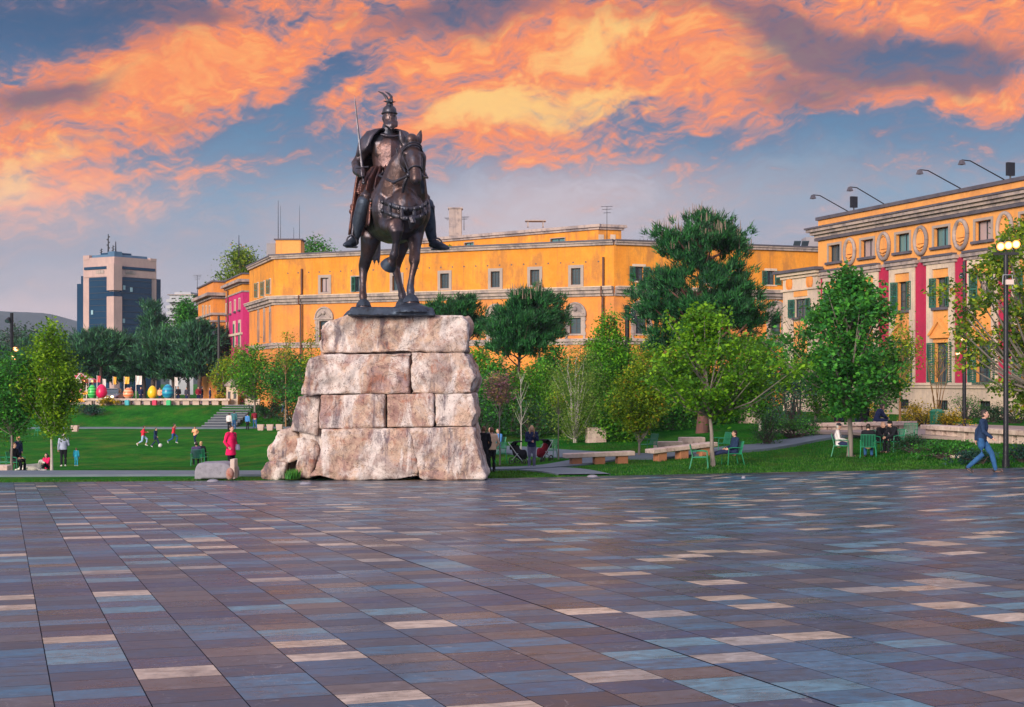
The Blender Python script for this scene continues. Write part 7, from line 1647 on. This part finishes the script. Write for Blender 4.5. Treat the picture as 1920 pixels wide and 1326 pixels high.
# granite block with a pale plaque
GB = at(400, 898, 45.0); th = thing('granite_block', 'grey granite boulder block with flat front and reddish right end in front of the lawn', 'stone block', GB)
M_GRAN = pmat('grey granite', (.19, .19, .235), (.27, .27, .32), 5, .7, bump=.4, bscale=30, c3=(.16, .155, .18))
poly = [(364, 899), (365, 878), (371, 869), (392, 868), (414, 867), (428, 870), (437, 880), (437, 898)]
mb = MB(); pts = [at(x, y, 44.8) for x, y in poly]; mb.prism(pts, lambda p: p, lambda p: p+Vector((0, 1.1, 0))); me = remesh(mb.mesh('block', [M_GRAN], GB), .05, 3); me.name = 'block'; link_mesh('block', me, th)
M_RUST = pmat('reddish broken stone', (.30, .09, .06), (.40, .28, .25), 6, .85, bump=.6)
mb = MB(); c = at(431, 889, 44.75); mb.ball(c, (.13, .12, .2), 10, 7); mb.ball(c+Vector((.06, .1, .12)), (.1, .1, .16), 10, 7); mb.build('broken_end', M_RUST, th, sm=0)
mb = MB(); mb.box(at(438.5, 879, 45.0), (.14, .5, .62)); mb.build('plaque', M_TRAV, th, bevel=.01)
# flush lights in the paving
for px, py, lab in ((573, 908, 'low metal light housing on the paving in front of the pedestal'), (399, 900.5, 'low metal light housing on the paving at the granite block'), (1111, 893, 'low metal light housing at the paving edge right of the pedestal'), (1394, 897, 'tiny pale disc on the paving below the lone seated person')):
    c = hit(px, py); 
    if c.y > edgeY(px)-.3: c = Vector(((px-CX)/F*(edgeY(px)-.6), edgeY(px)-.6, 0)); c.z = zp(c.x, c.y)
    t_ = thing('ground_light', lab, 'light', c, 'ground lights in the paving'); s = .19 if px < 1300 else .07
    mb = MB(); mb.lathe([(s, 0), (s*.96, .02), (s*.7, .055), (s*.3, .07)], c, 16); mb.build('housing', M_GRAN, t_, sm=40); mb = MB(); mb.lathe([(s*.5, .064), (s*.3, .078)], c, 12); mb.build('lens', M_GLASS, t_)
# ---------------------------------------------------------------- lamp posts
def glow(name, c, s): return pmat(name, c, None, rough=.4, emis=c, es=s)
M_LIT = glow('lit warm lamp', (1.0, .62, .30), 1.7); M_LIT2 = glow('lit small lamp', (1.0, .72, .45), 1.5); M_HEADL = glow('car headlamp', (1.0, .66, .36), 6); M_BULB = glow('fairground bulb', (1.0, .55, .18), 1.4)
M_RING = glow('orange lamp rim', (1.0, .36, .07), .95)  # emissive colour imitating the orange halo of the lamps
def spot(par, c, d, r, lit, L=.32):
    d = Vector(d).normalized(); mb = MB(); mb.tube([c-d*L, c-d*L*.4, c], [r*.6, r*.95, r], 12); h = mb.build('spot_head', M_IRON, par, sm=45)
    mb = MB(); mb.tube([c+d*.004, c+d*.02], [r*.92, r*.8], 12); mb.build('lens', lit or M_GLASS, h)
    if lit: mb = MB(); mb.tube([c+d*.003, c+d*.012], [r*1.14, r*1.14], 14); mb.build('lamp_ring', M_RING, h)  # added glowing ring stands in for the halo round a lit lamp
b = gpt(1886, edgeY(1886)+.45); YL = b.y; th = thing('lamp_post', 'tall black lamp post with three glowing spotlights at the right', 'lamp post', b)
mb = MB(); mb.tube([b-Vector((0, 0, .1)), Vector((b.x, b.y, zpx(478, YL)))], [.085, .07], 12); mb.tube([b, b+Vector((0, 0, .25))], .12, 12); mb.build('pole', M_IRON, th, sm=45)
zt_ = zpx(476, YL); mb = MB(); mb.box((b.x, b.y, zt_), (.75, .12, .08), rad(-8)); mb.build('cross_arm', M_IRON, th)
for k in (-1, 0, 1): spot(th, Vector((b.x+.24*k, b.y-.22, zt_+.24+.035*k)), (.0, -1, -.12), .115, M_LIT); mb = MB(); mb.tube([(b.x+.24*k, b.y, zt_), (b.x+.24*k, b.y-.02, zt_+.2)], .025, 6); mb.build('bracket', M_IRON, th)
mb = MB(); mb.box((b.x+.06, b.y-.16, zpx(530, YL)), (.24, .12, .16)); mb.build('sensor_box', pmat('white box', (.6, .5, .45), None), th, bevel=.01)
mb = MB(); mb.tube([(b.x-.12, b.y-.1, zpx(516, YL)), (b.x+.17, b.y-.1, zpx(516, YL)), (b.x+.17, b.y-.1, zpx(542, YL))], .014, 5); mb.tube([(b.x-.12, b.y-.1, zpx(516, YL)), (b.x-.14, b.y-.1, zpx(534, YL))], .014, 5); mb.build('wire_frame', M_NOSE, th)
b = gpt(1808, 66); th = thing('lamp_post', 'black lamp post with two small lit spots in front of a crimson stripe', 'lamp post', b)
mb = MB(); mb.tube([b-Vector((0, 0, .1)), Vector((b.x, b.y, zpx(490, 66)))], [.09, .075], 10); mb.build('pole', M_IRON, th, sm=45)
for dx, py, lit in ((-.16, 637, M_LIT2), (-.36, 663, M_LIT2), (-.2, 520, None), (.3, 578, None)): c = Vector((b.x+dx, b.y-.2, zpx(py, 66))); spot(th, c, (-.2, -.7, -.7), .10, lit, .26); mb = MB(); mb.tube([(b.x, b.y, c.z+.15), c+Vector((0, .12, .16))], .025, 6); mb.build('bracket', M_IRON, th)
for px, Y, yt, lab, heads in ((410, 143, 592, 'black lamp post on the far promenade in front of the orange facade', ((-.35, 610, None), (-.3, 626, None))), (22, 100, 587, 'black lamp post with two small lamps at the left edge', ((-.15, 603, None), (.25, 655, M_LIT2), (.14, 671, M_LIT))), (1176, 79, 572, 'dark lamp post rising behind the garden trees', ((.2, 590, None), (.25, 602, None)))):
    b = gpt(px, Y); th = thing('lamp_post', lab, 'lamp post', b); mb = MB(); mb.tube([b-Vector((0, 0, .1)), Vector((b.x, b.y, zpx(yt, Y)))], [.14, .12], 8); mb.build('pole', M_IRON, th, sm=45)
    for dx, py, lit in heads: c = Vector((b.x+dx*1.5, b.y-.3, zpx(py, Y))); spot(th, c, (-.1, -.8, -.6), .17, lit, .4); mb = MB(); mb.tube([(b.x, b.y, c.z+.15), c+Vector((0, .15, .2))], .04, 6); mb.build('bracket', M_IRON, th)
# litter bin
b = gpt(1757, 64.6); th = thing('litter_bin', 'green rounded litter bin between yellow bushes near the striped building', 'bin', b); mb = MB(); mb.lathe([(.30, 0), (.32, .06), (.32, .72), (.30, .76)], b, 18); mb.build('drum', M_CHAIR, th, sm=45); mb = MB(); mb.lathe([(.34, .765), (.34, .83), (.2, .92), (.05, .94)], b, 18); mb.build('lid', M_CHAIR, th, sm=45)
b = gpt(1261, 66); th = thing('ground_light', 'small warm glowing light in the grass behind the second bench', 'light', b, 'ground lights in the paving'); mb = MB(); mb.lathe([(.14, 0), (.14, .06), (.1, .08)], b+Vector((0, 0, .03)), 12); mb.build('housing', M_IRON, th); mb = MB(); mb.ball(b+Vector((0, 0, .13)), .07, 10, 6); mb.build('lens', M_LIT2, th)
# pushchairs
def pushchair(lab, b, rz, accent):
    th = thing('pushchair', lab, 'pushchair', b, 'pushchairs behind the blond woman'); M = Matrix.Rotation(rz, 3, 'Z')*.88; q = lambda x, y, z: Vector(b)+M @ Vector((x, y, z))
    for x in (-.24, .24):
        for y, r in ((-.35, .11), (.32, .15)):
            mb = MB(); mb.tube([q(x+.02*math.cos(0), y+r*math.cos(2*PI*k/14), .0+r+r*math.sin(2*PI*k/14)) for k in range(15)], .026, 6); mb.tube([q(x-.02, y, r), q(x+.02, y, r)], r*.3, 8); mb.build('wheel', SHOE_D, th)
    mb = MB()
    for x in (-.24, .24): mb.tube([q(x, -.35, .11), q(x, .05, .5), q(x, .5, 1.0)], .016, 6); mb.tube([q(x, .32, .15), q(x, -.05, .5)], .016, 6)
    mb.tube([q(-.24, .5, 1.0), q(.24, .5, 1.0)], .018, 6); mb.build('frame', M_NOSE, th)
    mb = MB(); mb.sweep([q(0, -.3, .45), q(0, -.05, .42), q(0, .2, .55), q(0, .28, .8)], [(.2, .08), (.22, .08), (.22, .07), (.2, .05)], 10, up=tuple(M @ Vector((1, 0, 0)))); mb.build('seat', accent, th, sm=0)
    mb = MB(); n = 9
    for i in range(n):
        t = rad(-10+i*130/(n-1))
        for x in (-.24, -.2, .2, .24): mb.v.append(tuple(q(x*(1 if abs(x) > .22 else 1), .12+.32*math.cos(t)*.95-.0, .72+.36*math.sin(t)*(1.0 if abs(x) < .22 else .92))))
    for i in range(n-1):
        for j in range(3): mb.f.append((i*4+j, i*4+j+1, i*4+j+5, i*4+j+4)); mb.m.append(0)
    o = mb.build('hood', BLACK, th, sm=0); md = o.modifiers.new('t', 'SOLIDIFY'); md.thickness = .02
pushchair('dark pushchair left of the blond woman', gpt(975, 58.4), rad(55), BLACK); pushchair('dark pushchair with a maroon seat right of the blond woman', gpt(1017, 59.4), rad(-40), MAROON)
# ball and dog
b = gpt(300.5, 94); th = thing('ball', 'white football at the feet of the boy in navy', 'ball', b+Vector((0, 0, .0))); mb = MB(); mb.ball(b+Vector((0, 0, .13)), .13, 16, 10); mb.build('ball', SHOE_W, th, sm=0)
b = gpt(59, 63.6); th = thing('dog', 'white dog lying on the grass by the seated people at the far left', 'dog', b); M_DOG = pmat('white dog fur', (.78, .74, .68), (.85, .82, .78), 9, .9, bump=.5); q = lambda x, y, z: b+Vector((x, y, z))
mb = MB(); mb.sweep([q(-.42, 0, .15), q(-.2, 0, .17), q(.08, 0, .18), q(.3, 0, .2)], [(.13, .13), (.15, .15), (.15, .16), (.14, .16)], 12); mb.sweep([q(.3, 0, .22), q(.38, -.02, .34), q(.42, -.03, .4)], [.11, .09, .08], 10)
mb.ball(q(.44, -.04, .44), (.11, .09, .09)); mb.sweep([q(.5, -.05, .42), q(.6, -.07, .39)], [.055, .04], 8)
for s in (-1, 1): mb.sweep([q(.41, -.03+.08*s, .48), q(.38, -.03+.11*s, .42), q(.38, -.03+.11*s, .36)], [.035, .04, .02], 7); mb.sweep([q(.26, .12*s, .14), q(.42, .13*s, .06), q(.62, .12*s, .04)], [.06, .045, .04], 8); mb.sweep([q(-.36, .13*s, .14), q(-.2, .2*s, .16), q(-.38, .22*s, .06), q(-.2, .24*s, .035)], [.09, .07, .045, .035], 8)
mb.sweep([q(-.5, 0, .14), q(-.65, .06, .08), q(-.78, .14, .06)], [.05, .045, .03], 7); me = remesh(mb.mesh('body', [M_DOG], b), .016, 1); link_mesh('body', me, th)
mb = MB(); mb.ball(q(.645, -.08, .40), .02, 8, 6); mb.build('nose', SHOE_D, th)
# ---------------------------------------------------------------- painted giant eggs
def eggmat(name, c1, c2, n, w_=.5):
    m, t, bs = newmat(name); z = t.xyz(t.node('ShaderNodeTexCoord').outputs['Object'])[2]; f = t.math('FRACT', t.math('MULTIPLY', z, n))
    wob = t.noise(t.node('ShaderNodeTexCoord').outputs['Object'], 3, 3, .6); c = t.mix(t.math('GREATER_THAN', t.math('ADD', f, t.math('MULTIPLY', wob, .1)), w_+.05), c1+(1,), c2+(1,)); t.l.new(c, bs.inputs['Base Color']); bs.inputs['Roughness'].default_value = .35; return m
for px, Y, w_, h, c1, c2, n, lab in ((173, 139.6, .88, 1.36, (.02, .36, .06), (.10, .65, .16), 3.6, 'giant green striped egg at the left end of the row'), (190.5, 139.4, 1.06, 1.42, (.62, .008, .09), (.70, .012, .11), .4, 'giant magenta egg beside the green striped one'), (240.5, 139.6, .98, 1.08, (.85, .22, .08), (.85, .45, .28), 3.2, 'giant orange and peach striped egg'), (286, 138.9, .94, 1.28, (.85, .52, .01), (.9, .60, .02), .4, 'giant plain yellow egg'), (315, 139.4, 1.16, 1.42, (.008, .18, .36), (.02, .34, .50), 2.6, 'giant blue striped egg at the right end of the row')):
    b = gpt(px, Y)+Vector((0, 0, .50)); th = thing('giant_egg', lab, 'egg', b, 'giant painted eggs on the promenade')
    mb = MB(); mb.ball(b+Vector((0, 0, h/2+.08)), (w_/2, w_/2, h/2), 24, 16, egg=.16); mb.build('shell', eggmat('egg paint '+lab.split()[1]+str(px), c1, c2, n), th, sm=0); mb = MB(); mb.lathe([(w_*.40, -.5), (w_*.38, .06), (w_*.28, .14)], b, 16); mb.build('stand', M_STN, th)
# small coloured cubes against the far wall bench
for px, col, lab in ((238.5, (.03, .42, .52), 'turquoise cube seat in front of the wall bench'), (290, (.55, .01, .08), 'red cube seat under the yellow egg'), (316.5, (.01, .45, .16), 'green cube seat under the blue egg')):
    b = gpt(px, 137.0); th = thing('cube_seat', lab, 'seat', b, 'coloured cube seats by the wall bench'); mb = MB(); mb.box(b+Vector((0, 0, .2)), (.42, .42, .5)); mb.build('cube', pmat('paint '+lab.split()[0], col, None, rough=.5), th, bevel=.04); mb = MB(); mb.box(b+Vector((0, 0, .465)), (.36, .36, .03)); mb.build('cushion', pmat('paint '+lab.split()[0], col, None), th, bevel=.01)
# ---------------------------------------------------------------- silver car on the promenade
b = gpt(211, 146.5)+Vector((0, 0, .07)); th = thing('parked_car', 'silver car facing us with glowing headlamps behind the magenta egg', 'car', b); M_CAR = pmat('silver car paint', (.30, .32, .36), None, rough=.28, metal=.7)
def loft(mb, secs):
    n = len(secs[0]); b0 = len(mb.v)
    for s in secs: mb.v += [tuple(p) for p in s]
    for i in range(len(secs)-1):
        for k in range(n): mb.f.append((b0+i*n+k, b0+i*n+(k+1) % n, b0+(i+1)*n+(k+1) % n, b0+(i+1)*n+k)); mb.m.append(0)
    mb.f.append(tuple(b0+k for k in range(n))); mb.m.append(0); mb.f.append(tuple(b0+(len(secs)-1)*n+k for k in reversed(range(n)))); mb.m.append(0)
def csec(y, w_, z0, z1, r=.1): return [b+Vector((x, y, z)) for x, z in ((-w_, z0+r), (-w_+r, z0), (w_-r, z0), (w_, z0+r), (w_, z1-r), (w_-r*1.3, z1), (-w_+r*1.3, z1), (-w_, z1-r))]
mb = MB(); loft(mb, [csec(-2.1, .66, .28, .62), csec(-2.0, .8, .22, .72), csec(-1.2, .87, .2, .86), csec(-.6, .88, .2, .95), csec(1.3, .88, .2, .98), csec(2.0, .82, .25, .95), csec(2.1, .7, .3, .8)]); bd = mb.build('body', M_CAR, th, sm=35)
mb = MB(); loft(mb, [csec(-.75, .80, .9, .98, .03), csec(-.1, .66, .9, 1.42), csec(.9, .66, .9, 1.44), csec(1.6, .74, .9, 1.0, .03)]); mb.build('cabin', M_GLASS, th, sm=35)
mb = MB(); mb.box(b+Vector((0, .4, 1.435)), (1.15, 1.1, .05)); mb.build('roof', M_CAR, th, bevel=.02)
for x in (-.84, .84):
    for y in (-1.3, 1.35): mb = MB(); mb.tube([b+Vector((x-.1, y, .31)), b+Vector((x+.1, y, .31))], .31, 18); wl = mb.build('wheel', SHOE_D, th, sm=40); mb = MB(); sg = 1 if x > 0 else -1; mb.tube([b+Vector((x+.1*sg, y, .31)), b+Vector((x+.115*sg, y, .31))], .2, 14); mb.build('rim', M_CAR, wl)
for x in (-.52, .52): mb = MB(); mb.ball(b+Vector((x, -2.04, .62)), (.17, .1, .1), 12, 8); mb.build('headlight', M_HEADL, th)
mb = MB(); mb.box(b+Vector((0, -2.1, .42)), (.9, .06, .16)); mb.build('grille', M_DFR, th)
# ---------------------------------------------------------------- fair: carousel, stall, flags
M_FR = pmat('fair red', (.62, .05, .07), None, rough=.5); M_FW = pmat('fair white', (.7, .66, .62), None, rough=.6); M_FP = pmat('fair pink', (.75, .22, .28), None, rough=.5); M_FY = pmat('fair yellow', (.8, .42, .04), None, rough=.5)
b = gpt(150, 152); th = thing('carousel', 'small fairground carousel with red and white striped roof behind the left lawn tree', 'carousel', b)
mb = MB(); mb.lathe([(1.7, 0), (1.7, .35), (1.6, .4)], b, 24); mb.build('platform', M_FY, th)
for i in range(16):
    t0, t1 = 2*PI*i/16, 2*PI*(i+1)/16; mb = MB(); c = b+Vector((0, 0, 3.2)); p = [b+Vector((1.8*math.cos(t), 1.8*math.sin(t), 2.4)) for t in (t0, t1)]; mb.add([c, p[0], p[1], p[0]-Vector((0, 0, .3)), p[1]-Vector((0, 0, .3)), c-Vector((0, 0, .2))], [(0, 1, 2), (1, 3, 4, 2), (5, 4, 3)]); mb.build('roof_panel', M_FR if i % 2 else M_FW, th)
for i in range(8): t = 2*PI*i/8; p = b+Vector((1.4*math.cos(t), 1.4*math.sin(t), 0)); mb = MB(); mb.tube([p+Vector((0, 0, .4)), p+Vector((0, 0, 2.3))], .05, 6); mb.build('post', M_FW, th); mb = MB(); mb.sweep([p+Vector((-.3, 0, 1.0)), p+Vector((.3, 0, 1.0))], [.16, .16], 8); mb.sweep([p+Vector((.3, 0, 1.05)), p+Vector((.45, 0, 1.4)), p+Vector((.6, 0, 1.35))], [.09, .07, .05], 7); mb.build('seat_animal', (M_FP, M_FY, M_FW)[i % 3], th)
for i in range(12): t = 2*PI*i/12; mb = MB(); mb.ball(b+Vector((1.84*math.cos(t), 1.84*math.sin(t), 2.25)), .09, 8, 6); mb.build('bulb', M_BULB, th)
b = gpt(62, 154); th = thing('fair_stall', 'pink and yellow fairground stall glimpsed between the left lawn trees', 'stall', b)
mb = MB(); mb.box(b+Vector((0, 0, .6)), (2.6, 1.6, 1.2)); mb.build('counter', M_FP, th, bevel=.03)
for i in range(8): mb = MB(); x = -1.4+.35*i; mb.hexa([b+Vector(q) for q in ((x, -1.3, 2.1), (x+.345, -1.3, 2.1), (x+.345, .8, 2.7), (x, .8, 2.7), (x, -1.3, 2.16), (x+.345, -1.3, 2.16), (x+.345, .8, 2.76), (x, .8, 2.76))]); mb.build('awning_stripe', M_FR if i % 2 else M_FW, th)
for x in (-1.3, 1.3): mb = MB(); mb.tube([b+Vector((x, -.75, 0)), b+Vector((x, -.75, 2.3))], .05, 6); mb.build('post', M_FW, th)
for i in range(5): mb = MB(); mb.ball(b+Vector((-1.1+.55*i, -.9, 1.4+.1*(i % 2))), .17, 10, 7); mb.build('balloon', (M_BULB, M_FP, M_FY)[i % 3], th)
for px, Y, yt, w_, hh, mt, lab in ((182, 150, 700, .5, 1.1, M_FR, 'white pole with a small red flag near the carousel'), (193, 152, 706, .45, 1.6, M_FW, 'white feather banner behind the magenta egg'), (212, 153, 702, .5, 1.3, M_FY, 'pole with a yellow pennant between the eggs'), (233, 151, 702, .8, 1.2, M_FY, 'square lilac and yellow banner on a pole left of the orange egg'), (255, 150, 700, .95, 1.5, M_FW, 'white square banner on a pole right of the orange egg'), (328, 152, 703, .4, 1.5, M_FW, 'thin white feather banner right of the blue egg')):
    b = gpt(px, Y); th = thing('banner', lab, 'banner', b, 'banners at the fair'); w_ *= .6; hh *= .62; zt2 = zpx(yt+4, Y); mb = MB(); mb.tube([b, Vector((b.x, b.y, zt2))], .035, 6); mb.build('pole', M_FW, th)
    mb = MB(); rows_ = [[Vector((b.x+.04+w_*i/6, b.y+.06*math.sin(i*1.3+k), zt2-.05-hh*k/4)) for i in range(7)] for k in range(5)]
    for r in rows_: mb.v += [tuple(p) for p in r]
    for k in range(4):
        for i in range(6): mb.f.append((k*7+i, k*7+i+1, k*7+i+8, k*7+i+7)); mb.m.append(0)
    mb.build('cloth', mt, th, sm=0)
# ---------------------------------------------------------------- evening air
hz_ = bpy.data.materials.new('evening haze'); hz_.use_nodes = True; ht = NT(hz_.node_tree)
for n in list(ht.n): ht.n.remove(n)
ho = ht.node('ShaderNodeOutputMaterial'); pv = ht.node('ShaderNodeVolumePrincipled'); pv.inputs['Color'].default_value = (.62, .76, 1.0, 1); pv.inputs['Density'].default_value = .00012; pv.inputs['Anisotropy'].default_value = .0
ht.l.new(pv.outputs[0], ho.inputs['Volume'])
mb = MB(); mb.box((-200, 1900, 75), (8600, 6000, 190)); hb_ = mb.build('haze', hz_, None); tag(hb_, kind='stuff')
